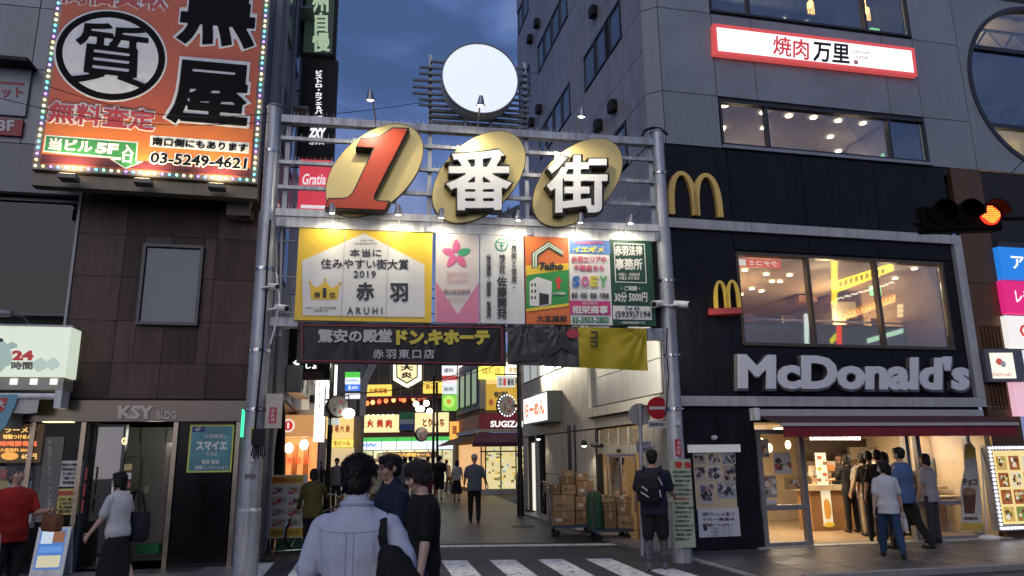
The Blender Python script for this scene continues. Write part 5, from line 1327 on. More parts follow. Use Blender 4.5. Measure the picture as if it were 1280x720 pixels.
# ---- 24-hour lit sign, awning, left shop
t = thing('all_day_sign', 'white glowing shop sign reading 24時間 with soft grey green shapes', 'sign', L.P(-3.0, 2.95, .3))
SGN = emi('sign_pale_green', (.78, .88, .70), .72, (.4, .42, .38))
ub = L.uv(85.5, 440, .5)[0]; zt_ = L.uv(84, 409, .5)[1]; zb_ = L.uv(80, 471, .5)[1]
bx('case', L, ub - 2.6, ub, zb_, zt_, .05, .5, SGN, t)
bx('case_rim', L, ub - 2.6, ub + .02, zt_ + .002, zt_ + .03, .02, .52, mat('rim_grey', (.4, .4, .4), .4), t)
text(L, '24', (15, 438, 42, 450.5), gl((.45, .035, .03), .6), t, bold=.06, d=.505); text(L, '時間', (14, 452, 41, 462), gl((.10, .10, .09), .5), t, bold=.045, d=.505)
for cx, cy, a, b, c in ((2, 445, 13, 18, (.42, .56, .50)), (15, 432, 7, 4, (.40, .50, .45)), (50, 456, 10, 8, (.55, .70, .60)), (66, 455, 9, 7, (.58, .72, .62))):
    ppoly('soft_shape', L, [(cx + a * math.cos(k * .4), cy + b * math.sin(k * .4) * (1 + .2 * math.sin(k * 1.7))) for k in range(15)], .5, .503, gl(c, .6), t)
ppoly('black_spot', L, [(1 + 3 * math.cos(k * .5), 425 + 2.5 * math.sin(k * .5)) for k in range(12)], .503, .506, gl((.02, .02, .02), .3), t)
t2 = thing('sign_strip', 'beige strip with small lit squares under the white glowing sign', 'sign', L.P(-3.0, 2.8, .3))
bx('strip', L, ub - 2.6, ub - .03, zb_ - .2, zb_ - .005, .05, .46, mat('strip_beige', (.4, .36, .30), .5), t2)
for x in (17, 42, 67): 
    u, z = L.uv(x, 477, .47); bx('lit_square', L, u - .05, u + .05, z - .045, z + .045, .46, .475, gl((.9, 1, .92), 1.1), t2)
aw2 = thing('white_awning', 'rolled white awning under the glowing sign on the left shop', 'awning', L.P(-3.2, 2.5, .3))
ob('roller', MB().tube([L.P(ub - 2.6, zb_ - .3, .45), L.P(ub - .12, zb_ - .3, .45)], .05, 12), WHITEP, aw2, smooth=True)
bx('end_cap', L, ub - .11, ub - .01, zb_ - .48, zb_ - .21, .2, .52, WHITEP, aw2)
fl = MB()
for k in range(14):
    a, b = ub - 1.25 + k * .065, ub - 1.25 + (k + 1) * .065
    fl.quad(L.P(a, zb_ - .33, .46), L.P(b, zb_ - .33, .46), L.P(b, zb_ - .56 + .01 * math.sin(k), .47 + .02 * math.sin(k * 1.1 + 1)), L.P(a, zb_ - .56, .47 + .02 * math.sin(k * 1.1)))
ob('cloth', fl, mat('awning_cloth_white', (.5, .47, .42), .8), aw2, smooth=True)
lampo = thing('outreach_lamp', 'grey outreach floodlight above the white glowing sign', 'lamp', L.P(-3.4, 3.9, .3))
ob('head', MB().tube([L.PX(-6, 391, .7), L.PX(14, 392, .7)], [.07, .05], 12), mat('lamp_grey', (.2, .2, .2), .4), lampo, smooth=True); ob('arm', MB().tube([L.PX(14, 392, .7), L.PX(30, 397, .4), L.PX(37, 406, .3)], .018, 6), mat('lamp_grey', (.2, .2, .2), .4), lampo)
# left noodle shop front
LSH = thing('noodle_shop_front', 'dark shop front with lit food menu boards at the far left', 'shop front', L.P(-4.2, 0))
bx('back_wall', L, -6.5, -3.05, .0, 2.5, -.4, -.2, BLACK, LSH); bx('upper_strip', L, -6.5, -2.86, 2.2, 2.5, -.2, .15, mat('strip_grey', (.22, .21, .2), .5), LSH)
mbx = thing('food_menu_board', 'dark lit menu board with rows of dish names and a bowl photo', 'menu board', L.PX(20, 575, .1))
pbox('board', L, -6, 530, 50, 578, -.19, .0, emi('menu_dark', (.06, .035, .015), 1, (.03, .02, .01)), mbx)
text(L, 'ラーメン', (6, 534, 46, 541), gl((1, .6, .2), 1.1), mbx, bold=.03, d=.004); text(L, '特製つけめん', (4, 543, 40, 549), gl((1, .55, .12), 1.3), mbx, bold=.03, d=.004)
text(L, '味噌豚骨麺', (0, 551, 46, 558), gl((.95, .18, .06), 1.2), mbx, bold=.04, d=.004); text(L, '大盛無料 880円', (0, 560, 40, 565), gl((1, .45, .1), 1.1), mbx, bold=.02, d=.004)
ppoly('bowl_photo', L, [(12 + 11 * math.cos(k * .4), 570 + 5 * math.sin(k * .4)) for k in range(16)], .0, .004, gl((.9, .40, .08), .9), mbx); text(L, '600円', (27, 567, 46, 574), gl((1, .6, .2), 1.1), mbx, bold=.03, d=.004)
mbx = thing('lower_menu_board', 'grey glass case of small menu sheets beneath the dark menu board', 'menu board', L.PX(20, 640, .1))
pbox('case', L, -6, 583, 42, 660, -.19, .0, pr((.16, .16, .15)), mbx)
random.seed(8)
for i in range(4):
    for j in range(5): 
        x, y = 0 + i * 10, 587 + j * 14
        pbox('menu_sheet', L, x, y, x + 8.5, y + 11, .0, .006, pr(random.choice([(.35, .34, .32), (.35, .10, .08), (.40, .30, .12), (.3, .33, .36)])), mbx)
t = thing('hanging_plank_sign', 'narrow vertical wooden sign with faded white characters by the menu', 'sign', L.PX(62, 650, .1))
pbox('plank', L, 57, 546, 68, 652, -.1, .02, mat('plank_grey', (.14, .12, .11), .6), t); text(L, '本格手打ちラーメン営業中', (59, 549, 66, 648), pr((.35, .33, .3)), t, vert=True, d=.024, bold=.02)
t = thing('hanging_flag', 'light blue shop flag with red square hanging at left edge', 'flag', L.PX(8, 530, .5))
cpoly('cloth', L, [(-8, 493), (23, 493), (20, 503), (7, 533), (-2, 541), (-8, 540)], .48, .50, mat('flag_blue', (.18, .38, .45), .7), t)
cpoly('red_square', L, [(-6, 498), (10, 497), (5, 512), (-6, 520)], .50, .505, pr((.50, .05, .04)), t); text(L, '大', (-3, 500, 6, 510), PW, t, bold=.04, d=.507)
# sandwich board
sb = gnd(66, 722); SBF = Frame((sb.x, sb.y), 84)
t = thing('sandwich_board', 'white standing board with blue food poster on the left pavement', 'sign board', sb)
u0, z1 = SBF.uv(50, 659); u1, _ = SBF.uv(91, 659)
def leaf(sgn):
    mb = MB(); a = .14 * sgn
    mb.hexa([SBF.P(u0, .04, a - .012), SBF.P(u1, .04, a - .012), SBF.P(u1, .04, a + .012), SBF.P(u0, .04, a + .012), SBF.P(u0, z1, -.012 + .02 * sgn), SBF.P(u1, z1, -.012 + .02 * sgn), SBF.P(u1, z1, .012 + .02 * sgn), SBF.P(u0, z1, .012 + .02 * sgn)])
    return mb
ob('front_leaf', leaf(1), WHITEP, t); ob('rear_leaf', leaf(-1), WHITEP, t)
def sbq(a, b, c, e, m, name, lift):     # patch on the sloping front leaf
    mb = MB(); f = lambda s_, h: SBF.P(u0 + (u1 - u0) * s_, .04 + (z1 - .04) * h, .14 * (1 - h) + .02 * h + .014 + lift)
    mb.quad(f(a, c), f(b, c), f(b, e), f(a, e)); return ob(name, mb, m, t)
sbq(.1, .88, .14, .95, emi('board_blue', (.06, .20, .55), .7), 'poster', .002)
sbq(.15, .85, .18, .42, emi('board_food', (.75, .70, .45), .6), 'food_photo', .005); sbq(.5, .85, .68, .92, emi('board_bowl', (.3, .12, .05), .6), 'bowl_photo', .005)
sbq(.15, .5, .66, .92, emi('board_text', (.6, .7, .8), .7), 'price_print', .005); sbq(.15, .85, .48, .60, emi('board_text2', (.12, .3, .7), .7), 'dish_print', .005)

# ---- the pawn shop billboard
BB = Frame(L.P(-1.5, 0, .75), 77)
Bd = thing('pawnshop_billboard', 'big orange billboard with black 質 in circle and running light border', 'billboard', BB.P(-.8, 6.8, 0))
quadpx = [(46, 204), (316, 227), (331.5, -40), (72, -40)]
u0, z0 = BB.uv(40, 209, .12); u1, _ = BB.uv(320, 230, .12); zt_ = 10.6
bx('case', BB, u0 - .02, u1 + .02, z0 - .02, zt_, -.25, .10, mat('billboard_case', (.2, .17, .15), .5), Bd)
m_or = mat('billboard_orange', (.50, .085, .028), .45, var=.06)
bx('face', BB, u0 + .10, u1 - .10, z0 + .08, zt_ - .1, .10, .12, m_or, Bd)
bx('dark_strip', BB, u0 + .11, u1 - .11, z0 + .09, z0 + .24, .12, .122, pr((.10, .015, .02)), Bd)
bx('amber_strip', BB, u0 + .11, u1 - .11, z0 + .24, z0 + .95, .12, .122, mat('billboard_amber', (.62, .16, .025), .45, var=.08), Bd)
BK = mat('billboard_black', (.008, .008, .010), .6, spec=.05); BW = mat('billboard_white', (.78, .80, .77), .5, spec=.2); BR = mat('billboard_red', (.42, .03, .035), .45)
cC = BB.uv(138, 70, .13)
def ell(cx, cy, rx, ry, sk=0): return [(cx + rx * math.cos(k * 2 * math.pi / 48), cy + ry * math.sin(k * 2 * math.pi / 48) + sk * math.cos(k * 2 * math.pi / 48)) for k in range(48)]
for k, (rx, ry, m_) in enumerate([(71, 57.5, BW), (68.5, 55.5, BK), (60, 47.5, BW)]): ppoly('circle', BB, ell(138, 69.5, rx, ry, 3.5), .12, .126 + k * .003, m_, Bd)
solid_text(BB, '質', (88, 102, 184, 112, 186, 36, 98, 24), BK, Bd, .012, .133, .14, 'lettering', vox=.010)
solid_text(BB, '黒', (215, 56, 320, 66, 331, -46, 228, -54), BW, Bd, .065, .122, .131, 'lettering_outline', vox=.012); solid_text(BB, '黒', (219, 53, 317, 62, 327, -42, 231, -50), BK, Bd, .030, .131, .14, 'lettering', vox=.010)
solid_text(BB, '屋', (202, 156, 311, 166, 319, 78, 212, 69), BW, Bd, .065, .122, .131, 'lettering_outline', vox=.012); solid_text(BB, '屋', (207, 153, 308, 161, 315, 82, 216, 73), BK, Bd, .030, .131, .14, 'lettering', vox=.010)
solid_text(BB, '高価買取', (74, 6, 210, 15, 214, -30, 78, -38), BW, Bd, .07, .122, .131, 'lettering_outline', vox=.016, res=2); solid_text(BB, '高価買取', (76, 4, 208, 13, 212, -28, 80, -36), BR, Bd, .022, .131, .14, 'lettering', vox=.012, res=2)
solid_text(BB, '無料査定', (56, 154, 194, 166, 197, 136, 60, 124), BW, Bd, .07, .122, .131, 'lettering_outline', vox=.016, res=2); solid_text(BB, '無料査定', (58, 152.5, 192, 164, 195, 138, 62, 126), BR, Bd, .022, .131, .14, 'lettering', vox=.012, res=2)
GRN = mat('billboard_green', (.03, .22, .06), .5)
cpoly('arrow_rim', BB, [(54, 189.5), (57, 168.5), (172.5, 177.5), (170.5, 201), (179, 202), (157, 211), (137, 198.5), (150, 199)], .122, .126, BW, Bd)
cpoly('arrow_ground', BB, [(55.5, 188.2), (58.3, 170), (171, 178.8), (169, 202), (175, 202.6), (157, 209.6), (142, 200), (151, 200.3), (152, 197)], .126, .129, GRN, Bd)
text(BB, '当ビル', (60, 187, 115, 191.5, 117, 176, 62, 172), BW, Bd, bold=.045, d=.131); text(BB, '5F', (119, 191.5, 147, 193.5, 149, 180, 121, 178), BW, Bd, bold=.06, d=.131)
text(BB, '入\n口', (151, 203, 166, 204.5, 168.5, 181, 153, 180), BW, Bd, bold=.05, d=.131, line=.9)
cpoly('white_label', BB, [(187, 183), (188, 169), (312, 178.5), (311, 192)], .122, .126, BW, Bd)
text(BB, '南口側にもあります', (190, 182, 309, 190.5, 310, 180, 191, 171.5), BK, Bd, bold=.03, d=.130)
text(BB, '03-5249-4621', (185, 206, 309, 213.5, 311, 196, 187, 188), BW, Bd, bold=.085, d=.1225, thick=.004, name='lettering_outline'); text(BB, '03-5249-4621', (187, 204, 307, 212, 309, 197.5, 189, 190), BK, Bd, bold=.03, d=.129)
cols = [(1, .95, .55), (1, .72, .25), (.35, .16, 1), (.12, .5, 1), (.10, .75, .80), (.85, 1, .55), (1, .8, .35), (.3, .22, 1), (.12, .55, 1), (.25, 1, .45)]
n_ = 27; pts = [(u0 + .04 + (u1 - u0 - .08) * k / 30, z0 + .035) for k in range(31)]
zz = z0 + .035
for k in range(1, 38): pts += [(u0 + .04, zz + k * .104)]
for k in range(1, 38): pts += [(u1 - .04, zz + k * .104)]
bulbs(BB, pts, .115, Bd, r=.021, cols=cols, s=5)
# lamp trough under it
bx('trough', BB, u0 - .02, u1 + .02, z0 - .26, z0 - .05, -.2, .02, mat('trough_tan', (.22, .18, .12), .5, streak=.2), Bd)
for x in (82, 177, 270):
    u = BB.uv(x, 240, .3)[0]
    ob('flood_lamp', MB().fbox(BB, u - .13, u + .13, z0 - .22, z0 - .15, .12, .36), mat('flood_body', (.16, .15, .14), .4), Bd)
    ob('lamp_glass', MB().fbox(BB, u - .11, u + .11, z0 - .149, z0 - .14, .15, .34), emi('flood_glass', (1, .8, .45), 6), Bd)
    light('SPOT', BB.P(u, z0 - .13, .42), 85, (1, .80, .50), .08, rot=(-BB.n.x * .22, -BB.n.y * .22, 1), spot=130, name='flood_light', parent=Bd)
t = thing('siren_box', 'dull cream equipment box under the right end of the billboard', 'equipment box', L.PX(300, 255, .3))
bb_ = pbox('box', L, 284, 247, 313, 270, .03, .35, mat('box_cream', (.24, .21, .15), .6), t, bevel=.01)
ob('conduit', MB().tube([L.PX(314, 230, .3), L.PX(318, 255, .3), L.PX(312, 272, .3), L.PX(300, 272, .3)], .018, 6), BLACK, t)
# small sign on the upper left wall
t = thing('wall_sign', 'white and red sign reading ット above 3F at the upper left edge', 'sign', L.PX(15, 170, .1))
pbox('board', L, -30, 78, 31, 145, .02, .08, mat('sign_board_white', (.30, .32, .34), .5), t); pbox('red_board', L, -30, 146, 26, 170, .02, .085, pr((.30, .02, .025)), t)
pbox('shade_box', L, -30, 66, 34, 76, .02, .4, BLACK, t)
text(L, 'ット', (2, 109, 29, 122), pr((.30, .02, .03)), t, bold=.03, d=.083); text(L, '3F', (-2, 150, 18, 164), pr((.5, .5, .5)), t, bold=.04, d=.088)
pbox('red_line', L, -30, 102, 31, 104, .08, .083, pr((.3, .02, .03)), t)

# unseen floodlights added behind the gate to brighten the right alley wall
for k, u in enumerate((-1.9, -.9)):
    t = thing('gate_floodlight', ['left floodlight fixed behind the folded banner, facing up the alley', 'right floodlight fixed behind the folded banner, facing up the alley'][k], 'lamp', A.P(u, 3.9, -.2), 'floodlights on the back of the gate')
    ob('lamp_body', MB().fbox(A, u - .14, u + .14, 3.84, 4.0, -.34, -.18), BLACK, t); ob('lamp_glass', MB().fbox(A, u - .12, u + .12, 3.86, 3.98, -.35, -.341), gl((1, .95, .85), 5), t)
    light('SPOT', A.P(u, 3.92, -.40), 260, (1, .91, .74), .1, rot=(.62, 1.0, -.10), spot=95, name='lamp_light', parent=t)
# bolts and stickers on the gate
for u in (ul, ur):
    bt = MB()
    for z in (2.42, 3.32, 4.62, 6.62):
        for k in range(3): c = A.P(u - .1 + k * .1, z, .17); bt.ball(c, .014, .014, .014, 6, 4)
    ob('bolt', bt, STEEL, GT)['kind'] = 'stuff'
for k, (u, z, w_, h_, c) in enumerate(((ul, 1.65, .07, .05, (.5, .5, .45)), (ul, 2.0, .05, .08, (.55, .45, .1)), (ur, 2.15, .06, .05, (.5, .5, .5)), (ul, 1.42, .09, .03, (.1, .1, .1)))):
    bx('sticker', A, u - w_ + .02, u + w_ - .02, z, z + h_ * 2, .13, .163, pr(c), GT)

for k, (a, b, lb) in enumerate((((-20, 118), (345, 152), 'upper thin black cable crossing in front of the billboard'), ((60, 108), (340, 142), 'lower thin black cable crossing in front of the billboard'), ((345, 150), (700, 40), 'thin cable running from the left gate pole up to the right building'))):
    p0, p1 = (L.PX(*a, 1.2) if k < 2 else A.PX(*a, .1)), (A.PX(*b, .1) if k < 2 else S.P(7.5, 13.4, .1))
    o = ob('overhead_cable', MB().tube([p0.lerp(p1, q / 10) - Vector((0, 0, .25 * math.sin(math.pi * q / 10))) for q in range(11)], .007, 5), BLACK); tag(o, lb, 'cable')
# ---------------------------------------------------------------- left side of the alley
LW = Frame(L.P(.62, 0, 0), -10)
N1 = thing('grey_side_building', 'tall narrow grey rendered building at the left alley corner behind the billboard', 'building', LW.P(1.5, 0))
mb = MB(); mb.fbox(LW, .02, 3.0, 0, 24, -.3, 0); ob('wall', mb, GREYL, N1)
for z in (5.2, 7.6, 10, 12.4): 
    for u in (.5, 1.7):
        fm = bx('window', LW, u, u + .8, z, z + 1.3, 0, .04, FRAME, N1); bx('pane', LW, u + .05, u + .75, z + .05, z + 1.25, .041, .05, SG, fm)
for u in (.15, 1.45): ob('drain_pipe', MB().tube([LW.P(u, .1, .08), LW.P(u, 16, .08)], .04, 8), mat('pipe_grey', (.2, .2, .21), .5), N1)
for z in (6.6, 9.0, 11.4): ob('balcony_rail', MB().fbox(LW, 1.9, 2.9, z, z + .05, .0, .35), mat('pipe_grey', (.2, .2, .21), .5), N1)
N2 = thing('low_side_building', 'lower grey building up the left side of the alley above the glowing shops', 'building', LW.P(6, 0))
mb = MB(); mb.fbox(LW, 3.01, 8.5, 2.9, 8.2, -4, 0); mb.fbox(LW, 8.52, 14, 2.9, 7.2, -4, 0); mb.fbox(LW, 3.01, 3.3, 0, 2.9, -4, 0); mb.fbox(LW, 13.7, 14, 0, 2.9, -4, 0); mb.fbox(LW, 3.3, 13.7, 0, 2.9, -4, -2.5); ob('wall', mb, GREYL, N2)
# things facing down the alley towards us
def FY(Y, az=82): return Frame((0, Y), az)
F15 = FY(15.6); F17 = FY(17.0); F20 = FY(20.0); F24 = FY(24)
t = thing('vertical_sign', 'tall black vertical sign with pale brush characters 州自慢 above the alley', 'sign', F15.PX(400, 70, 0), 'stacked signs on the grey side building')
pbox('case', F15, 382, -60, 419, 70, -.2, 0, BLACK, t); pbox('face', F15, 386, -60, 415, 67, 0, .01, emi('ink_face', (.01, .02, .015), 1, (.02, .025, .02)), t)
text(F15, '九州自慢', (390, -32, 413, 65), emi('brush_glow', (.42, .55, .36), .8), t, vert=True, bold=.035, d=.012)
t = thing('vertical_sign', 'black vertical sign with small white lettering and a slanted white mark', 'sign', F15.PX(400, 195, 0), 'stacked signs on the grey side building')
pbox('case', F15, 378, 73, 417, 197, -.2, 0, BLACK, t)
text(F15, 'ビストロ・カフェ&バー', (393.5, 88, 403.5, 146), gl((1, 1, 1), .9), t, vert=True, bold=.05, d=.012)
text(F15, 'ZXY', (385, 173, 408, 160, 158, 175) if False else (385, 160, 408, 173), gl((1, 1, 1), .9), t, bold=.07, d=.012, italic=.3); text(F15, 'GYM', (386, 178, 405, 181), gl((1, 1, 1), .7), t, d=.012, res=1, bold=.03)
t = thing('vertical_sign', 'pink red sign with white script beneath the black vertical signs', 'sign', F15.PX(395, 262, 0), 'stacked signs on the grey side building')
pbox('case', F15, 375, 199, 412, 262, -.2, 0, emi('pinkred_sign', (.75, .055, .09), .75), t)
text(F15, 'Gratia', (378, 217, 407, 231), gl((1, .85, .88), .8), t, bold=.02, d=.012, italic=.3); text(F15, 'BEAUTY SALON', (380, 233, 405, 236), gl((1, .85, .88), .8), t, d=.012, res=1)
pbox('white_foot', F15, 376, 256, 410, 261, .001, .012, gl((1, .9, .92), .7), t)
for k in range(3):
    ob('stay', MB().tube([F15.PX(360, 20 + k * 95, -.1), F15.PX(384, 18 + k * 95, -.1)], .02, 6), FRAME, t)
t = thing('arrow_sign', 'black hanging sign with white left arrow behind the banner end', 'sign', F17.PX(390, 484, 0))
pbox('board', F17, 361, 408, 412, 474, -.25, 0, BLACK, t); pbox('lower_edge', F17, 360, 464, 404, 475, .001, .03, mat('edge_maroon', (.06, .02, .02), .5), t)
cpoly('arrow', F17, [(366, 453.5), (372, 448.5), (372, 451.5), (374, 451.5), (374, 456), (372.5, 458)], .03, .04, gl((1, 1, 1), 1.2), t)
text(F17, 'しょ', (382, 455, 396, 461), gl((1, 1, 1), 1.2), t, bold=.06, d=.031)
# pale window wall and lit pillars
t = thing('pale_wall_block', 'pale lit wall block with a dark shutter window above the orange shop', 'wall', F20.PX(378, 520, -.1))
pbox('block', F20, 350, 474, 402, 522, -.8, -.3, mat('pale_render', (.40, .38, .34), .7, streak=.2), t)
pbox('shutter', F20, 363, 476, 371, 518, -.3, -.27, mat('shutter_dark', (.06, .05, .045), .6), t); pbox('window', F20, 372, 477, 386, 512, -.3, -.28, emi('warm_window', (.75, .66, .52), .5), t)
pbox('black_unit', F20, 387, 494, 395, 503, -.27, -.1, BLACK, t)
ob('cable', MB().tube([F20.PX(376, 474, -.2), F20.PX(379, 486, -.2), F20.PX(388, 497, -.2)], .012, 5), BLACK, t)
for k, (a, b, c, e, lb) in enumerate([(395, 474, 403.5, 518, 'narrow white lit vertical sign left of the black lamp post'), (408, 456, 419.5, 503, 'bright white vertical sign right of the black lamp post')]):
    t = thing('lit_column_sign', lb, 'sign', (F20 if k == 0 else F24).PX((a + c) / 2, e, 0))
    FF = F20 if k == 0 else F24
    pbox('face', FF, a, b, c, e, -.2, 0, emi('cool_white_sign', (1, .98, .95), 1.5), t)
    for j in range(3): text(FF, '居酒屋'[j], (a + 2.5, b + 4 + j * 13, c - 2.5, b + 11 + j * 13), gl((.5, .35, .3), .7), t, d=.003, res=1, bold=.02)
t = thing('slanted_white_awning', 'small white slanted awning edge beside the cream pole sign', 'awning', F17.PX(362, 510, 0))
ob('cloth', MB().hexa([F17.PX(354, 500, 0), F17.PX(369, 516, .4), F17.PX(369, 513, .4), F17.PX(354, 496, 0), F17.PX(354, 498, -.3), F17.PX(369, 514, .1), F17.PX(369, 511, .1), F17.PX(354, 494, -.3)]) or MB(), WHITEP, t) if False else None
mbx = MB(); mbx.hexa([F17.PX(354, 500, 0), F17.PX(369, 516, .4), F17.PX(369, 516, .1), F17.PX(354, 500, -.3), F17.PX(354, 496, 0), F17.PX(369, 513, .4), F17.PX(369, 513, .1), F17.PX(354, 496, -.3)])
ob('cloth', mbx, WHITEP, t)
# orange glowing shop
t = thing('orange_shop', 'small shop with glowing orange fascia and round red emblem on the left of the alley', 'shop', F20.PX(368, 640, -.1))
FSH = Frame((0, 19.9), 84)
pbox('fascia', FSH, 342, 519, 392, 546, -.6, .0, emi('orange_fascia', (.85, .42, .16), .62), t)
pbox('fascia_side', FSH, 392.5, 519, 401, 552, -.6, .0, emi('white_side', (1, .95, .85), 1.1), t)
uu = FSH.uv(360, 532, .01); ob('emblem_disc', MB().ball(FSH.P(uu[0], uu[1], .01), .17, .01, .17, seg=20), gl((1, .9, .85), .9), t); ob('emblem', MB().ball(FSH.P(uu[0] + .01, uu[1], .02), .12, .01, .13, seg=14), gl((.75, .05, .04), .8), t)
ob('emblem_bar', MB().fbox(FSH, uu[0] - .015, uu[0] + .03, uu[1] - .07, uu[1] + .08, .031, .036), gl((1, .9, .85), .9), t)
pbox('shop_wall', FSH, 340, 548, 392, 640, -1.6, -1.4, emi('orange_interior', (1, .42, .14), .75), t)
for k, x in enumerate((352, 366, 380)): pbox('interior_post', FSH, x, 556, x + 2, 630, -1.3, -1.2, mat('post_wood', (.35, .14, .05), .5), t)
for x, y in ((380, 556), (361, 560)): ob('lantern', MB().ball(FSH.PX(x, y, -1.0), .12, .12, .14), gl((1, .9, .65), 5), t)
for k in range(4): text(FSH, ['焼鳥', '串', '酒', '立呑'][k], (349 + k * 10, 571, 356 + k * 10, 580), gl((.8, .1, .04), .8), t, d=-1.19, bold=.03, res=1)
light('POINT', FSH.PX(370, 565, -.5), 30, (1, .5, .2), .2, name='shop_light', parent=t)

def round_lamp(F, px0, ytop, ybase, discpx, label, boardtxt=None, bd=None, bulbs_=False, wpx=6, boards=None):
    t = thing('street_lamp', label, 'street lamp', F.PX(px0, ybase, 0), 'black ornamental alley lamp posts')
    pb = F.PX(px0, ybase, 0); pt_ = F.PX(px0 - .0, ytop, 0); pt_.x, pt_.y = pb.x, pb.y
    r_ = wpx / 2 / 919 * pb.length
    ob('post', MB().tube([pb, pb + Vector((0, 0, 1.2)), pb + Vector((0, 0, 1.35)), pt_], [r_ * 1.5, r_ * 1.3, r_, r_ * .9], 12), BLACK, t, smooth=True)
    x, y, rr = discpx; u, z = F.uv(x, y, .1); rm = F.uv(x + rr, y, .1)[0] - u
    FD = Frame(F.P(u, 0, .1), 58)
    ob('disc_plate', MB().prism(FD, [(rm * math.cos(k * .262), z + rm * math.sin(k * .262)) for k in range(24)], -.05, .03), mat('disc_grey', (.17, .16, .15), .5), t)
    ob('disc_back', MB().prism(FD, [(rm * 1.12 * math.cos(k * .262), z + rm * 1.12 * math.sin(k * .262)) for k in range(24)], -.12, -.051), BLACK, t)
    for k in range(5): 
        a = k * 1.25; ob('disc_ornament', MB().ball(FD.P(rm * .5 * math.cos(a), z + rm * .5 * math.sin(a), .035), rm * .18, .01, rm * .22, seg=8, rings=5), pr([(.12, .10, .10), (.35, .06, .05), (.2, .2, .2)][k % 3]), t)
    ob('arm', MB().tube([F.P(F.uv(px0, y)[0], z, 0), F.P(u, z, .0)], r_ * .5, 6), BLACK, t)
    if bulbs_: bulbs(FD, [(rm * 1.08 * math.cos(k * .314), z + rm * 1.08 * math.sin(k * .314)) for k in range(20)], .0, t, r=.020, s=3)
    return t
F18 = FY(18.0)
lp1 = round_lamp(F18, 407, 452, 663, (423, 508, 13), 'black lamp post with round grey plate beside the orange shop')
ob('lamp_globe', MB().ball(F18.PX(436, 517, .2), .14, .12, .12), gl((1, .97, .88), 9), lp1); ob('arm', MB().tube([F18.PX(407, 500, 0), F18.PX(436, 494, .1), F18.PX(436, 512, .2)], .02, 6), BLACK, lp1)
pbox('name_board', F18, 411, 523, 424, 531, .02, .05, gl((.7, .8, .75), .6), lp1)
F22 = Frame((0, 22.28), 86)
lp2 = round_lamp(F22, 651, 452, 647, (634, 507, 12), 'black lamp post with bulb ringed plate right of the alley', bulbs_=True)
lh = F22.PX(646, 440, .5); ob('lamp_arm', MB().tube([F22.PX(651, 452, 0), F22.PX(650, 436, .1), lh + Vector((0, 0, .15))], .03, 8), BLACK, lp2); ob('lamp_head', MB().ball(lh, .25, .16, .09), gl((1, .95, .8), 6), lp2)  # unseen arm and lamp head added to brighten the right alley wall
light('SPOT', lh - Vector((0, 0, .25)), 620, (1, .88, .66), .2, rot=(1.0, -.55, -.35), spot=105, name='lamp_light', parent=lp2)
lh = F18.PX(409, 440, .6); ob('lamp_arm', MB().tube([F18.PX(407, 452, 0), F18.PX(407, 434, .1), lh + Vector((0, 0, .12))], .03, 8), BLACK, lp1); ob('lamp_head', MB().ball(lh, .25, .16, .09), gl((1, .95, .8), 6), lp1)  # another unseen arm and lamp head, added to light the alley
light('POINT', lh - Vector((0, 0, .25)), 45, (1, .92, .75), .25, name='lamp_light', parent=lp1)
bb2 = pbox('name_board', F22, 621, 470, 644, 484, .02, .06, emi('board_lit', (.85, .88, .85), .55), lp2)
text(F22, '赤羽', (623, 472.5, 628, 482), INK, lp2, vert=True, d=.062, res=1, bold=.02); text(F22, '1', (629, 473, 632.5, 482), gl((.6, .05, .04), .5), lp2, d=.062, bold=.06); text(F22, '番街', (634, 473, 643, 482), INK, lp2, d=.062, bold=.03, res=1)
ob('arm', MB().tube([F22.PX(619, 468, .03), F22.PX(653, 468, .03)], .02, 6), BLACK, lp2)
F32 = Frame((0, 31), 90)
lp3 = round_lamp(F32, 541, 470, 604, (528, 543, 8), 'slim lamp post with small round plate before the convenience store', wpx=3.2)
lp4 = thing('street_lamp', 'lamp post carrying a cluster of white globes in mid alley', 'street lamp', F32.PX(547, 606, 0), 'black ornamental alley lamp posts')
ob('post', MB().tube([F32.PX(547, 606, 0), F32.PX(546, 478, 0)], .05, 8), BLACK, lp4)
for x, y in ((520, 505), (527, 511), (533, 504), (537, 514), (523, 511)): ob('lamp_globe', MB().ball(F32.PX(x, y, .1), .13), gl((1, .97, .9), 3), lp4); 
ob('arm', MB().tube([F32.PX(546, 499, 0), F32.PX(518, 499, .1)], .03, 6), BLACK, lp4)
light('POINT', F32.PX(528, 520, .5), 60, (1, .9, .75), .3, name='lamp_light', parent=lp4)
F16 = FY(15.3)
t = thing('folded_parasol', 'closed black parasol on a pole behind the white shop board', 'parasol', F16.PX(350, 690, 0))
ob('cloth', MB().tube([F16.PX(354, 502, 0), F16.PX(353, 520, 0), F16.PX(350, 560, 0), F16.PX(348, 640, 0)], [.02, .06, .1, .12], 12), BLACK, t, smooth=True); ob('pole', MB().tube([F16.PX(349, 640, 0), F16.PX(348, 690, 0)], .02, 8), BLACK, t)

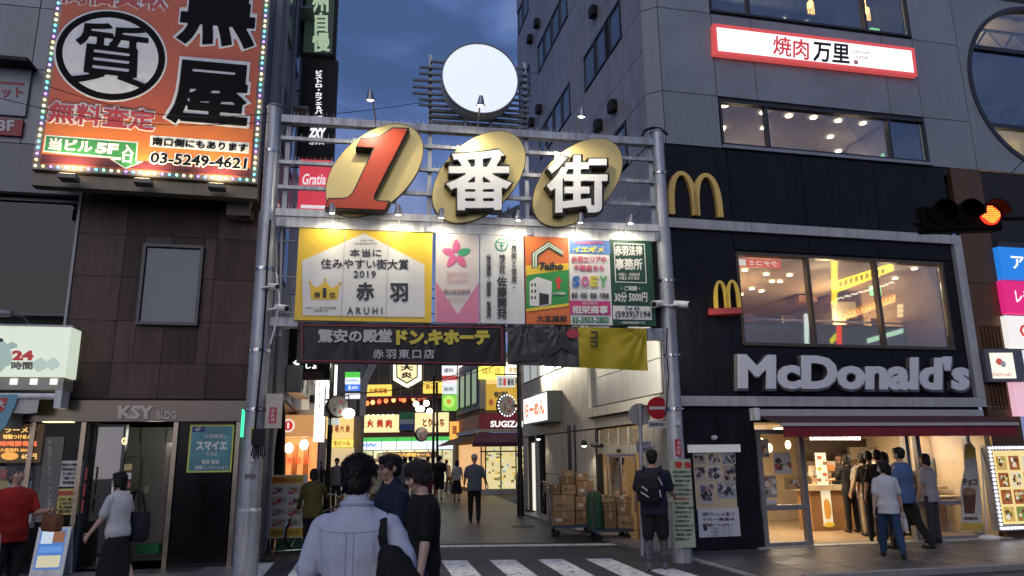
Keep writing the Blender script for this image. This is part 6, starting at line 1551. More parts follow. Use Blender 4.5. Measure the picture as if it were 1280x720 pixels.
# standing shop board with food photos
FB1 = Frame((-4.35, 14.3), 80)
t = thing('standing_menu_board', 'white standing board with yellow bands and small photo tiles left of the olive jacket', 'sign board', FB1.PX(356, 690, 0))
pbox('board', FB1, 336, 594, 381, 672, -.02, .02, WHITEP, t)
text(FB1, '居酒屋メニュー', (341, 597, 376, 603), pr((.45, .06, .03)), pbox('yellow_band', FB1, 339, 595.5, 379, 604.5, .02, .025, pr((.60, .42, .03)), t), d=.027, bold=.05, res=1)
text(FB1, '毎日お得なランチ', (339, 663, 374, 669), pr((.25, .10, .02)), pbox('yellow_band', FB1, 336.5, 661, 378, 671, .02, .025, pr((.60, .42, .03)), t), d=.027, bold=.05, res=1)
random.seed(4)
for i in range(2):
    for j in range(4):
        x, y = 340 + i * 20, 607 + j * 13.5
        p_ = pbox('photo_tile', FB1, x, y, x + 17, y + 11, .02, .026, pr([(.55, .52, .50), (.50, .46, .40)][(i + j) % 2]), t)
        u, z = FB1.uv(x + 8, y + 5.5, .03); ob('dish', MB().ball(FB1.P(u, z, .027), .07, .006, .045, seg=10, rings=5), pr([(.12, .10, .08), (.45, .06, .06), (.15, .25, .12), (.4, .2, .06)][(i * 3 + j) % 4]), p_)
        collage(FB1, u - .14, u + .14, z - .045, z + .06, .0275, 2, [(.3, .12, .04), (.5, .4, .2), (.08, .12, .04), (.08, .06, .05)], p_, seed=i * 7 + j); pbox('caption', FB1, x + .8, y + 7.5, x + 6, y + 10.5, .027, .030, pr((.45, .05, .08)), p_)
for x in (338, 378): ob('leg', MB().tube([FB1.PX(x, 672, 0), FB1.PX(x - 1, 691, .0)], .014, 6), STEEL, t)
ob('foot_bar', MB().tube([FB1.PX(333, 690, .15), FB1.PX(381, 687, .15)], .014, 6), STEEL, t)
t = thing('green_crate', 'green plastic crate on the ground behind the white standing board', 'crate', FB1.PX(360, 688, -.3))
for u_, v_ in ((0, 0),): 
    x0_, z0_ = FB1.uv(344, 688, -.25); x1_ = FB1.uv(377, 688, -.25)[0]
    GC = mat('crate_green', (.02, .14, .06), .5)
    bx('base', FB1, x0_, x1_, .02, .04, -.55, -.25, GC, t)
    for a, b, c, e in ((x0_, x1_, -.27, -.25), (x0_, x1_, -.55, -.53)): 
        for h in (.04, .12, .20): bx('side_slat', FB1, a, b, h + .004, h + .065, c, e, GC, t)
    for a in (x0_, x1_ - .02): bx('end_wall', FB1, a, a + .02, .041, .26, -.528, -.272, GC, t)
t = thing('potted_shrub', 'small dark leafy shrub in a pot beside the left gate pole', 'plant', F16.PX(334, 690, -.2))
b = F16.PX(333, 695, -.2); b.z = 0
ob('pot', MB().tube([b, b + Vector((0, 0, .3))], [.12, .16], 12), mat('pot_brown', (.10, .06, .04), .7), t)
lf = MB(); random.seed(12)
for k in range(420):
    c = b + Vector((random.gauss(0, .13), random.gauss(0, .13), .75 + random.gauss(0, .27))); a = Vector((random.uniform(-1, 1), random.uniform(-1, 1), random.uniform(-1, 1))).normalized(); e = a.cross(Vector((0, 0, 1))).normalized()
    lf.quad(c - a * .03, c + e * .016, c + a * .035, c - e * .016)
ob('foliage', lf, mat('leaf_dark', (.03, .065, .025), .6, var=.4, scale=20), t)['kind'] = 'stuff'

# ---------------------------------------------------------------- end of the alley
FE = Frame((0, 50), 92)
EB = thing('grill_building', 'dark building closing the alley with glowing crest sign, lanterns and yellow boards', 'building', FE.PX(500, 607, -1))
zTop = 10.0
u0, u1 = FE.uv(438, 500)[0], FE.uv(572, 500)[0]
bx('wall', FE, u0, u1, 3.4, zTop, -8, -.2, mat('dark_facade', (.02, .017, .015), .5), EB); bx('wall', FE, u0, u1, 0, 3.4, -8, -4, CREAM, EB)
for k in range(9): bx('fin', FE, u0 + .4 + k * .75, u0 + .46 + k * .75, 5.4, zTop - .1, -.2, -.1, mat('fin_grey', (.10, .09, .09), .4), EB)
def hexs(px, m_, d0, d1, name, par, F=FE): return ppoly(name, F, px, d0, d1, m_, par)
t = thing('crest_sign', 'glowing hexagonal crest sign with black character high on the dark building', 'sign', FE.PX(508, 485, 0))
hexs([(491.5, 450), (491.5, 475), (508.5, 485), (526, 474.5), (526, 450)], gl((1, .92, .65), 1.5), 0, .3, 'face', t)
hexs([(495, 450), (495.3, 472), (508.5, 480), (522.3, 471.6), (522.3, 450)], gl((.03, .02, .01), .2), .3, .32, 'rim', t)
hexs([(496.5, 450), (496.8, 471), (508.5, 478), (520.8, 470.6), (520.8, 450)], gl((1, .80, .42), 1.1), .32, .34, 'inner', t)
text(FE, '大', (500, 456, 517, 463.5), gl((.02, .02, .01), .1), t, bold=.06, d=.35); text(FE, '炎', (501, 465, 516, 473), gl((.05, .02, .01), .1), t, bold=.04, d=.35)
for (a, b, c, e, lb, s_) in ((458, 481, 488, 496, 'tilted yellow lit board left of the crest sign', '大衆酒場'), (529, 477, 552, 491, 'yellow lit board right of the crest sign', '焼とん')):
    t = thing('yellow_board', lb, 'sign', FE.PX((a + c) / 2, e, 0)); pbox('face', FE, a, b, c, e, 0, .4, emi('yellow_lit', (1, .68, .12), 1.1), t); text(FE, s_, (a + 3, b + 4, c - 4, e - 4), gl((.6, .2, .02), .6), t, d=.41, bold=.04, res=1)
bx('red_ledge', FE, u0 + .6, FE.uv(555, 500)[0], FE.uv(500, 499)[1], FE.uv(500, 496)[1], -.2, .7, mat('ledge_red', (.22, .03, .03), .5), EB)
bx('balcony_wall', FE, u0 + .6, FE.uv(555, 500)[0], 3.9, FE.uv(500, 517)[1], -.19, .3, mat('balcony_brown', (.06, .04, .03), .5), EB)
for k, (x, y) in enumerate([(459, 504), (466, 503), (474, 502), (482.5, 501), (492, 500), (501, 498.5), (505, 500), (517, 498.5), (524, 497.5), (530, 497.5)]):
    t = thing('paper_lantern', ['leftmost', 'second', 'third', 'fourth', 'fifth', 'sixth', 'seventh', 'eighth', 'ninth', 'rightmost'][k] + ' round glowing paper lantern in the row under the red ledge', 'lantern', FE.PX(x, y, .4), 'row of red lanterns on the dark building')
    ob('shade', MB().ball(FE.PX(x, y, .4), .15, .15, .17), gl([(1, .22, .06), (1, .42, .16), (1, .12, .05)][k % 3], 2.2), t); ob('cap', MB().ball(FE.PX(x, y, .4) + Vector((0, 0, .17)), .06, .06, .03, seg=6, rings=4), BLACK, t)
t = thing('lit_eaves_board', 'long yellow lit board with red characters 焼肉 above the store stripe', 'sign', FE.PX(470, 541, .6))
pbox('face', FE, 443, 519, 498, 540, .3, .7, emi('cream_lit', (1, .80, .38), 1.05), t)
for s_, x in (('炭', 448), ('火', 459), ('焼', 471), ('肉', 482)): text(FE, s_, (x, 524, x + 8, 535), gl((.55, .05, .02), .8), t, bold=.06, d=.71, res=1)
for k in range(9): bx('top_bulb', FE, FE.uv(445 + k * 6, 519)[0], FE.uv(446.2 + k * 6, 519)[0], FE.uv(500, 519, .7)[1], FE.uv(500, 518, .7)[1], .71, .8, gl((1, .9, .6), 5), t)
t = thing('store_plate_sign', 'dark hanging plate with green, white and blue stripes between yellow boards', 'sign', FE.PX(508, 538, .8))
pbox('plate', FE, 499, 515, 518, 538, .3, .8, mat('plate_dark', (.10, .12, .14), .5), t)
for y0_, y1_, c in ((516, 523, (.02, .22, .05)), (524, 530, (.35, .38, .4)), (531, 537, (.03, .08, .25))): pbox('stripe', FE, 500, y0_, 517, y1_, .8, .83, pr(c), t)
t = thing('lit_eaves_board', 'shorter yellow lit board with brush characters right of the dark plate', 'sign', FE.PX(535, 541, .6))
pbox('face', FE, 519, 516, 560, 540, .3, .7, emi('cream_lit', (1, .80, .38), 1.05), t); text(FE, 'とりいち', (528, 523, 556, 534), gl((.35, .08, .02), .5), t, bold=.05, d=.71, res=1)
bx('maroon_band', FE, u0, FE.uv(566, 540)[0], FE.uv(500, 546)[1], FE.uv(500, 541)[1], -.2, .6, mat('band_maroon', (.12, .02, .02), .5), EB)
# convenience store
t = thing('convenience_store', 'bright convenience store with green white and blue stripe fascia at the alley end', 'shop', FE.PX(500, 607, 0))
zf1, zf0 = FE.uv(500, 546.5, .8)[1], FE.uv(500, 562, .8)[1]; ua_, ub_ = FE.uv(441, 555, .8)[0], FE.uv(565, 555, .8)[0]
zm = FE.uv(500, 551.5, .8)[1]
bx('fascia_green', FE, ua_, ub_, zm, zf1, .2, .8, emi('stripe_green', (.08, .55, .10), 1.0), t); bx('fascia_white', FE, ua_, ub_, zf0, zm - .004, .2, .8, emi('stripe_white', (.82, .92, 1), 1.15), t)
text(FE, 'FamilyMart', (450, 553.5, 471, 560), gl((.06, .22, .65), .9), t, bold=.03, d=.81, res=1)
for k in range(7): bx('fascia_joint', FE, ua_ + 1.0 * k + .9, ua_ + 1.0 * k + .93, zf0 + .01, zf1 - .01, .801, .815, pr((.3, .3, .3)), t)
ob('window', MB().fbox(FE, ua_ + .1, ub_ - .1, .1, zf0 - .05, -.4, -.3), emi('store_light', (.95, .88, .52), .62), t)
random.seed(21)
for k in range(70):
    a = random.uniform(ua_ + .2, ub_ - .5); z = random.uniform(.3, zf0 - .3); bx('shelf_goods', FE, a, a + random.uniform(.1, .35), z, z + random.uniform(.06, .22), -.29, -.2, gl(random.choice([(.9, .75, .3), (.35, .12, .08), (.3, .35, .15), (.9, .85, .7), (.25, .2, .15), (.6, .3, .1)]), .6), t)
for k in range(8): bx('mullion', FE, ua_ + .2 + k * .93, ua_ + .26 + k * .93, .1, zf0 - .06, -.19, -.1, FRAME, t)
pbox('brown_sign', FE, 478, 565, 548, 572, -.09, .1, mat('brown_signboard', (.10, .05, .03), .5), t); text(FE, '夏の大感謝セール', (490, 566, 538, 571), gl((.9, .5, .1), .6), t, bold=.04, d=.11, res=1)
light('AREA', FE.P((ua_ + ub_) / 2, 2.2, 1.2), 160, (1, .92, .72), 4, rot=(-FE.n.x * .0, -FE.n.y * -.0, -1), name='store_light', parent=t)
t = thing('store_tower_sign', 'small square sign of green, white and blue bands on the left', 'sign', F24.PX(440, 497, 0))
FTW = FY(30, 88)
for y0_, y1_, c, s_ in ((465, 471.5, (.10, .60, .08), 1), (472, 480, (.85, .9, .95), 1), (480.5, 488, (.05, .20, .75), 1), (491.5, 498, (.95, .95, 1), 1)): pbox('band', FTW, 431.5, y0_, 449, y1_, -.1, .1, gl(c, s_), t)
text(FTW, 'FamilyMart', (433, 474, 447.5, 478), gl((.05, .2, .5), .6), t, d=.11, res=1); text(FTW, '酒 ATM', (435, 482, 447, 487), gl((1, 1, 1), 1), t, d=.11, res=1, bold=.03)
pbox('post', FTW, 447, 462, 449, 520, -.3, -.11, FRAME, t)
# left distant building with pipes
t = thing('piped_building', 'grey purple building with bundled white pipes left of the dark building', 'building', FTW.PX(440, 600, -1))
FPB = FY(38, 90); pbox('wall', FPB, 405, 380, 450, 612, -.5, 0, mat('purple_render', (.17, .155, .16), .7), t)
for k in range(4): ob('pipe', MB().tube([FPB.PX(468 + k * 2.6 - 4, 452, .2), FPB.PX(452 + k * 2.4, 478, .2), FPB.PX(450 + k * 1.8, 520, .2)], .035, 6), mat('pipe_white', (.5, .48, .46), .5), t)
t = thing('yellow_shop_front', 'narrow yellow lit shop front with stacked boards left of the store', 'shop', FPB.PX(422, 612, .4))
pbox('boards', FPB, 408, 521, 440, 548, .3, .6, emi('amber_lit', (1, .68, .24), .95), t); pbox('boards_low', FPB, 414, 549, 440, 559, .3, .6, emi('yellow_low', (1, .82, .15), 1.0), t); pbox('interior', FPB, 408, 560, 440, 612, .0, .2, emi('interior_cream', (1, .75, .42), .6), t)
for k in range(4): text(FPB, '酒場大衆'[k], (411 + k * 7, 531, 416.5 + k * 7, 541), gl((.45, .08, .03), .6), t, d=.61, bold=.03, res=1)
text(FPB, '生ビール', (417, 551, 438, 557), gl((.5, .05, .03), .6), t, d=.61, bold=.03, res=1)
# red corner shop on the right
FR = Frame((0, 34.9), 90)
t = RS2 = thing('red_fascia_shop', 'corner shop with dark red fascia, maroon awning and lit glass doors', 'shop', FR.PX(625, 616, 0))
uA, uB = FR.uv(600, 560)[0], FR.uv(664, 560)[0]
bx('upper_wall', FR, uA, uB, FR.uv(620, 516)[1] + .02, 6.6, -6, -.3, mat('beige_render', (.28, .26, .22), .7, streak=.2), t)
bx('fascia', FR, uA, uB, FR.uv(620, 536)[1], FR.uv(620, 517)[1], -.3, .1, mat('fascia_red', (.28, .025, .04), .5), t)
light('POINT', FR.P(uA + 1.2, 4.4, .9), 20, (1, .9, .8), .2, name='sign_light', parent=t)
text(FR, 'SUGIZAKE', (613, 526, 664, 534), gl((1, 1, .97), 1.1), t, bold=.03, d=.11)
bx('ledge', FR, uA - .05, uB, FR.uv(620, 540)[1], FR.uv(620, 536.5)[1], -.3, .3, STONE2, t)
mb = MB(); za, zb = FR.uv(620, 541, .3)[1], FR.uv(620, 553, 1.1)[1]
mb.quad(FR.P(uA, za, .3), FR.P(uB, za, .3), FR.P(uB, zb, 1.1), FR.P(uA - .3, zb, 1.1)); mb.quad(FR.P(uA - .3, zb, 1.1), FR.P(uB, zb, 1.1), FR.P(uB, zb - .18, 1.1), FR.P(uA - .3, zb - .18, 1.1)); ob('awning', mb, mat('awning_plum', (.10, .02, .04), .8), t)
ob('glass_front', MB().fbox(FR, uA + .1, uB, .25, 2.15, -.3, -.2), emi('store_cream', (1, .85, .42), .72), t)
bx('base_sill', FR, uA, uB, 0, .24, -.3, -.05, STONE2, t)
random.seed(31)
for k in range(60):
    a = random.uniform(uA + .15, uB - .3); z = random.uniform(.3, 1.95); bx('shelf_goods', FR, a, a + random.uniform(.05, .2), z, z + random.uniform(.05, .2), -.199, -.15, gl(random.choice([(.95, .7, .2), (.3, .35, .12), (.9, .9, .8), (.3, .15, .08), (.5, .6, .5)]), .7), t)
for x in (600.5, 606, 625, 644): bx('door_frame', FR, FR.uv(x, 560)[0], FR.uv(x, 560)[0] + .06, .25, 2.15, -.149, -.1, FRAME, t)
bx('door_rail', FR, uA, uB, 1.9, 1.96, -.149, -.11, FRAME, t)
# angled left face of that shop
FA = Frame(FR.P(uA - .01, 0, .0), -15); FA.n = Vector((-FA.u.y, FA.u.x, 0))
bx('side_fascia', FA, .0, 6, FR.uv(600, 536)[1], FR.uv(600, 518)[1], -.3, .05, mat('side_fascia_pink', (.35, .10, .07), .5), t); bx('side_wall', FA, 0, 6, 3.9, 6.4, -.3, 0, mat('beige_render', (.28, .26, .22), .7, streak=.2), t)
for k in range(4): 
    fm = bx('window', FA, .4 + k * 1.5, 1.5 + k * 1.5, 4.15, 5.9, 0, .06, FRAME, t); bx('pane', FA, .47 + k * 1.5, 1.43 + k * 1.5, 4.22, 5.83, .061, .07, emi('green_window', (.42, .55, .35), .45), fm)
bx('side_shop_light', FA, .1, 6, .2, 2.3, -.3, -.1, emi('side_orange', (1, .55, .22), .8), t)
bx('side_ledge', FA, 0, 6, 2.75, 2.95, -.2, .2, STONE2, t)
mb = MB(); mb.quad(FA.P(.1, 2.75, .05), FA.P(6, 2.75, .05), FA.P(6, 2.25, 1.1), FA.P(.1, 2.25, 1.1)); ob('side_awning', mb, mat('awning_brown', (.13, .06, .035), .8), t)
fm = bx('window', FR, uA + .15, uA + .75, 4.3, 6.2, -.299, -.2, FRAME, t); bx('pane', FR, uA + .2, uA + .7, 4.35, 6.15, -.199, -.19, emi('green_window', (.42, .55, .35), .45), fm)
t = thing('yellow_window_sign', 'yellow upper window sign with dark characters above the red fascia', 'sign', FR.PX(628, 512, 0))
pbox('face', FR, 607, 480, 648, 512, -.29, -.1, emi('deep_yellow', (.70, .42, .04), .6), t); text(FR, '旬鮮', (617, 489, 635, 498), gl((.05, .03, .01), .1), t, bold=.05, d=-.09, res=1); ppoly('red_mark', FR, [(614 + 3 * math.cos(k * .6), 503 + 4 * math.sin(k * .6)) for k in range(10)], -.1, -.08, gl((.5, .12, .03), .5), t)
pbox('orange_strip', FR, 608, 475, 622, 481, -.29, -.12, emi('orange_lit', (1, .55, .2), .9), t)
for (a, b, c, e, col, lb, s_, tc_) in ((598, 452, 630, 473, (1, .88, .15), 'yellow and white lit sign just under the grey banner', '鶏料理', (.85, .6, .1)), (631.5, 452, 650, 470, (1, .96, .8), 'cream lit sign beside the lamp post top', '個室', (.6, .4, .1))):
    t = thing('upper_lit_sign', lb, 'sign', FR.PX((a + c) / 2, e, -1)); pbox('face', FR, a, b, c, e, -.5, .2, emi('upper_%d' % a, col, 1.3), t); text(FR, s_, (a + 4, b + 7, c - 4, e - 4), gl(tc_, .6), t, d=.21, bold=.02, res=1)
FV = FY(40, 92)
t = thing('stacked_round_sign', 'white tower of small signs ending in a green disc board', 'sign', FV.PX(560, 515, 0))
for y0_, y1_, c in ((452, 469, (1, .97, .97)), (469.5, 475, (.55, .08, .08)), (475.5, 480, (.9, .8, .8)), (480.5, 492, (.75, .82, .86)), (493.5, 513, (.25, .62, .08))): pbox('panel', FV, 552.5, y0_, 570, y1_, -.2, .1, gl(c, .95), t)
text(FV, '歯科', (555, 460, 567, 466), gl((.3, .3, .45), .5), t, d=.11, bold=.03, res=1); text(FV, '医院', (555, 484, 567, 489), gl((.3, .35, .4), .5), t, d=.11, bold=.03, res=1)
ppoly('disc', FV, [(561 + 7 * math.cos(k * .4), 502 + 7.5 * math.sin(k * .4)) for k in range(16)], .1, .13, gl((.5, .85, .15), 1.0), t); ppoly('disc_mark', FV, [(561 + 3 * math.cos(k * .7), 502 + 3 * math.sin(k * .7)) for k in range(9)], .13, .15, gl((.7, .35, .05), .8), t)
t = thing('tilted_white_sign', 'glaring white slanted sign left of the yellow upper sign', 'sign', FV.PX(583, 486, 0))
cpoly('face', FV, [(573, 452), (597, 452), (597, 470), (575, 487), (573, 480)], -.2, .1, gl((1, .95, .97), 1.5), t); text(FV, '薬', (578, 460, 590, 472), gl((.8, .6, .65), .8), t, d=.11, bold=.05, res=1)
bx('backing_block', FV, FV.uv(570, 500)[0], FV.uv(604, 500)[0], 0, 7.5, -6, -.3, mat('beige_render', (.28, .26, .22), .7, streak=.2), t)
t = thing('orange_corner_board', 'orange vertical lantern board at the shop corner', 'sign', FV.PX(568, 548, .5)); pbox('face', FV, 562, 527, 573, 549, .2, .6, emi('corner_orange', (1, .50, .10), 1.0), t); text(FV, '酒', (565, 532, 571, 543), gl((.5, .1, .02), .5), t, d=.61, bold=.05, res=1)
# far roof slope glimpsed between the characters
t = thing('far_roof', 'distant striped roof slope seen between the gate characters', 'building', (1.2, 60, 0))
FFR = Frame((0, 56), 95); cpoly('roof', FFR, [(612, 300), (622, 268), (648, 256), (660, 256), (660, 300)], -8, 0, mat('slate_roof', (.05, .06, .08), .6), t)
for k in range(5): ob('seam', MB().tube([FFR.PX(620 + k * 8, 280, .1), FFR.PX(628 + k * 8, 258, .1)], .06, 4), mat('seam_grey', (.15, .16, .18), .5), t)
# noodle shop projecting lightbox on the side wall
t = thing('noodle_light_box', 'white lit projecting box sign with red characters on the right alley wall', 'sign', S.PX(668, 530, .4))
uu0, uu1 = S.uv(684, 505, .45)[0], S.uv(654, 510, .45)[0]; za, zb = S.uv(683, 527, .45)[1], S.uv(683, 488, .45)[1]
bx('case', S, uu0, uu1, za, zb, .03, .44, mat('case_dark', (.10, .11, .11), .5), t); bx('face', S, uu0 + .05, uu1 - .05, za + .05, zb - .05, .44, .45, emi('box_white', (1, .97, .93), 1.35), t)
text(S, 'らーめん', (uu0 + .25, za + .2, uu1 - .25, zb - .2), gl((.8, .22, .10), .9), t, bold=.06, d=.453, px=False, mirror=True)
for k, (x, y, e_) in enumerate(((673, 548, 12), (730, 556, 16))):
    t = thing('wall_spotlight', ['small wall spotlight under the white box sign', 'black wall spotlight left of the side entrance washing the wall'][k], 'lamp', S.PX(x, y, .2))
    c = S.PX(x, y, .28); ob('head', MB().tube([c + Vector((0, 0, .1)), c - Vector((0, 0, .02))], [.05, .075], 12), BLACK, t); ob('arm', MB().tube([S.PX(x, y, .0), c], .02, 6), BLACK, t)
    ob('bulb', MB().ball(c - Vector((0, 0, .03)), .05, .05, .02), gl((1, .9, .7), 14), t); light('SPOT', c - Vector((0, 0, .05)), e_ * 2, (1, .85, .6), .05, rot=(-S.n.x * -.0 + .0, 0, -1), spot=110, name='lamp_light', parent=t)
t = thing('vent_pipe', 'short black pipe bracket on wall beside the side entrance', 'pipe', S.PX(835, 556, .1)); ob('pipe', MB().tube([S.PX(740, 556, .12), S.PX(752, 557, .12)], .05, 8), BLACK, t)
# narrow shops at the far right of the alley
FN = Frame((0, 25.0), 92)
t = thing('narrow_lit_shop', 'narrow shop doorway with red white poster panel beyond the side wall', 'shop', FN.PX(668, 636, 0))
pbox('pillar', FN, 655, 545, 664, 632, -.5, 0, STONE2, t); pbox('poster', FN, 664.5, 560, 671, 628, -.4, -.2, emi('poster_pink', (.95, .80, .72), .7), t); pbox('red_head', FN, 664.5, 560, 671, 570, -.199, -.18, gl((.6, .05, .1), .8), t); pbox('yellow_lamp', FN, 655, 548, 660, 558, .01, .1, gl((1, .75, .3), 2), t)
pbox('upper_wall', FN, 652, 380, 700, 545, -1.0, -.3, STONE, t)

# ---------------------------------------------------------------- trolleys with parcels
CARD = [mat('cardboard_a', (.26, .155, .075), .8, var=.1, scale=4, bump=.1), mat('cardboard_b', (.20, .115, .055), .8, var=.1, scale=4, bump=.1), mat('cardboard_c', (.31, .20, .10), .8, var=.08, scale=4)]
TAPE = mat('parcel_tape', (.40, .30, .18), .3)
def trolley(F, x0, x1, yb, dep, label):
    t = thing('platform_trolley', label, 'trolley', F.PX((x0 + x1) / 2, yb, -dep / 2), 'parcel trolleys by the side entrance')
    u0, _ = F.uv(x0, yb); u1, _ = F.uv(x1, yb)
    bx('platform', F, u0, u1, .18, .23, -dep, 0, mat('trolley_blue', (.03, .05, .10), .5), t)
    for u in (u0 + .12, u1 - .12):
        for d in (-dep + .1, -.08): 
            w_ = MB(); w_.tube([F.P(u, .07, d - .025), F.P(u, .07, d + .025)], .07, 14); ob('wheel', w_, BLACK, t); bx('castor_fork', F, u - .03, u + .03, .07, .18, d - .04, d - .028, STEEL, t)
    ob('handle', MB().tube([F.P(u0 + .02, .22, -dep + .05), F.P(u0 - .0, 1.0, -dep + .05), F.P(u0, 1.0, -.05), F.P(u0 + .02, .22, -.05)], .018, 8), STEEL, t)
    return u0, u1
FC1 = Frame((gnd(720, 671).x, gnd(720, 671).y), 86); FC2 = Frame((gnd(765, 677).x, gnd(765, 677).y), 83)
trolley(FC1, 690, 746, 671, .7, 'left parcel trolley stacked four boxes high')
trolley(FC2, 742, 793, 677, .6, 'right parcel trolley with green sack and fewer boxes')
def parcel(F, x0, x1, z0, z1, d0, d1, k, label, txt=None):
    z0, z1 = .235 + (z0 - .235) * .9, .235 + (z1 - .235) * .9
    u0, u1 = F.uv(x0, 640)[0], F.uv(x1, 640)[0]
    t = thing('cardboard_box', label, 'box', F.P((u0 + u1) / 2, z0, (d0 + d1) / 2), 'cardboard parcels on the trolleys')
    bx('carton', F, u0 + .004, u1 - .004, z0 + .002, z1 - .002, d0, d1, CARD[k % 3], t, bevel=.006)
    bx('tape', F, (u0 + u1) / 2 - .02, (u0 + u1) / 2 + .02, z1 - .12, z1 - .004, d1 + .001, d1 + .003, TAPE, t)
    bx('address_label', F, u0 + .06, u0 + .06 + (u1 - u0) * .28, z0 + .08, z0 + .15, d1 + .001, d1 + .003, pr([(.5, .48, .44), (.12, .07, .03), (.15, .09, .04)][k % 3]), t)
    text(F, ['天地無用', 'ワレモノ', '取扱注意'][k % 3], (u0 + (u1 - u0) * .5, z0 + .07, u0 + (u1 - u0) * .88, z0 + .13), pr((.10, .05, .02)), t, px=False, d=d1 + .001, thick=.002, res=1)
for k, a in enumerate([(691, 719, .235, .56, -.65, -.02, 'large bottom left carton on the left trolley'), (720, 741, .235, .56, -.65, -.04, 'bottom right carton on the left trolley'), (692, 719, .565, .93, -.6, -.04, 'plain second layer carton on left trolley, left side'), (720, 742, .565, .90, -.6, -.02, 'second layer carton on the left trolley, right side'), (690, 702, .935, 1.18, -.5, -.1, 'small narrow carton third layer at the far left'), (703, 721, .935, 1.17, -.55, -.06, 'third layer carton with dark print on left trolley'), (722, 744, .905, 1.25, -.6, -.03, 'tall third layer carton on the right of the left trolley'), (703, 718, 1.175, 1.36, -.5, -.1, 'top left carton under the smallest box'), (706, 719, 1.365, 1.50, -.45, -.12, 'smallest topmost carton of the tall stack'), (722, 738, 1.255, 1.43, -.5, -.1, 'open topped carton on top right of the tall stack')]): parcel(FC1, *a[:6], k, a[6])
for k, a in enumerate([(757, 772, .235, .60, -.5, -.1, 'pale grey carton beside the green sack'), (773, 793, .235, .52, -.55, -.05, 'bottom right carton on the right trolley'), (774, 791, .525, .78, -.5, -.08, 'second layer carton on the right trolley'), (756, 772, .605, .80, -.45, -.1, 'middle carton above the pale grey one'), (755, 770, .805, .96, -.42, -.12, 'slim top carton on the right trolley'), (774, 792, .785, .93, -.48, -.1, 'flat top right carton on the right trolley')]): parcel(FC2, *a[:6], k + 1, a[6])
t = thing('green_sack', 'dark green upright delivery sack on the right trolley', 'sack', FC2.P(FC2.uv(749, 670)[0], .235, -.3))
uu = FC2.uv(749, 670)[0]; sk_ = MB(); n_ = 14; rings = []
for k, (z, r_) in enumerate(((.235, .17), (.3, .19), (.6, .185), (.85, .17), (.95, .12), (.98, .03))):
    rings.append(len(sk_.v)); 
    for q in range(n_): a = 2 * math.pi * q / n_; sk_.v.append(FC2.P(uu + r_ * math.cos(a) * (1 + .05 * math.sin(3 * a + k)), z, -.3 + r_ * math.sin(a)))
for k in range(5):
    for q in range(n_): sk_.f.append((rings[k] + q, rings[k] + (q + 1) % n_, rings[k + 1] + (q + 1) % n_, rings[k + 1] + q)); sk_.m.append(0)
ob('sack', sk_, mat('sack_green', (.015, .07, .035), .7, bump=.2), t, smooth=True)

# bicycles
def bicycle(loc, az, label, s=1.0):
    F = Frame((loc[0], loc[1]), az); t = thing('bicycle', label, 'bicycle', F.P(0, 0, 0), 'bicycles in the alley')
    BM = mat('bike_paint', (.05, .05, .055), .35, metal=.4); 
    for k, u in enumerate((-.53, .53)):
        w_ = MB(); N = 28
        w_.tube([F.P(u + .31 * math.cos(2 * math.pi * i / N), .33 + .31 * math.sin(2 * math.pi * i / N)) for i in range(N + 1)], .018, 8, cap=False)
        wh = ob('wheel', w_, BLACK, t, smooth=True); sp_ = MB()
        for i in range(14): a = 2 * math.pi * i / 14; sp_.tube([F.P(u, .33), F.P(u + .3 * math.cos(a), .33 + .3 * math.sin(a))], .003, 4)
        ob('spokes', sp_, STEEL, wh)['kind'] = 'stuff'
    fr = MB()
    for a, b in (((-.53, .33), (-.2, .30)), ((-.2, .3), (-.3, .78)), ((-.2, .3), (.38, .72)), ((-.28, .62), (.36, .78)), ((-.53, .33), (-.27, .68)), ((.36, .85), (.53, .33))): fr.tube([F.P(*a), F.P(*b)], .017, 8)
    ob('frame', fr, BM, t); ob('handlebar', MB().tube([F.P(.22, 1.0, -.26), F.P(.33, .98, -.16), F.P(.36, .94, 0), F.P(.33, .98, .16), F.P(.22, 1.0, .26)], .014, 8), STEEL, t); ob('stem', MB().tube([F.P(.36, .8), F.P(.36, .95)], .015, 8), STEEL, t)
    sd = MB(); sd.ball(F.P(-.31, .86), .13, .08, .04); ob('saddle', sd, BLACK, t)
    bk = MB()
    for i in range(6):
        for d0_, d1_ in ((-.17, -.16), (.16, .17)): bk.fbox(F, .42 + i * .05, .43 + i * .05, .70, .95, d0_, d1_)
        bk.fbox(F, .42, .70, .72 + i * .045, .73 + i * .045, -.17, -.16); bk.fbox(F, .42, .70, .72 + i * .045, .73 + i * .045, .16, .17); bk.fbox(F, .70, .71, .72 + i * .045, .73 + i * .045, -.17, .17)
    bk.fbox(F, .42, .71, .69, .70, -.17, .17); ob('basket', bk, STEEL, t)
    fd = MB(); ob('mudguard', MB().tube([F.P(-.53 + .35 * math.cos(rad(a)), .33 + .35 * math.sin(rad(a))) for a in range(20, 190, 15)], .022, 6), STEEL, t)
g_ = gnd(403, 686); bicycle((g_.x, g_.y), 40, 'shopping bicycle with wire basket held by the person in olive')
g_ = gnd(681, 645); bicycle((g_.x + .05, g_.y), 170, 'dark bicycle leaning by the black side door')

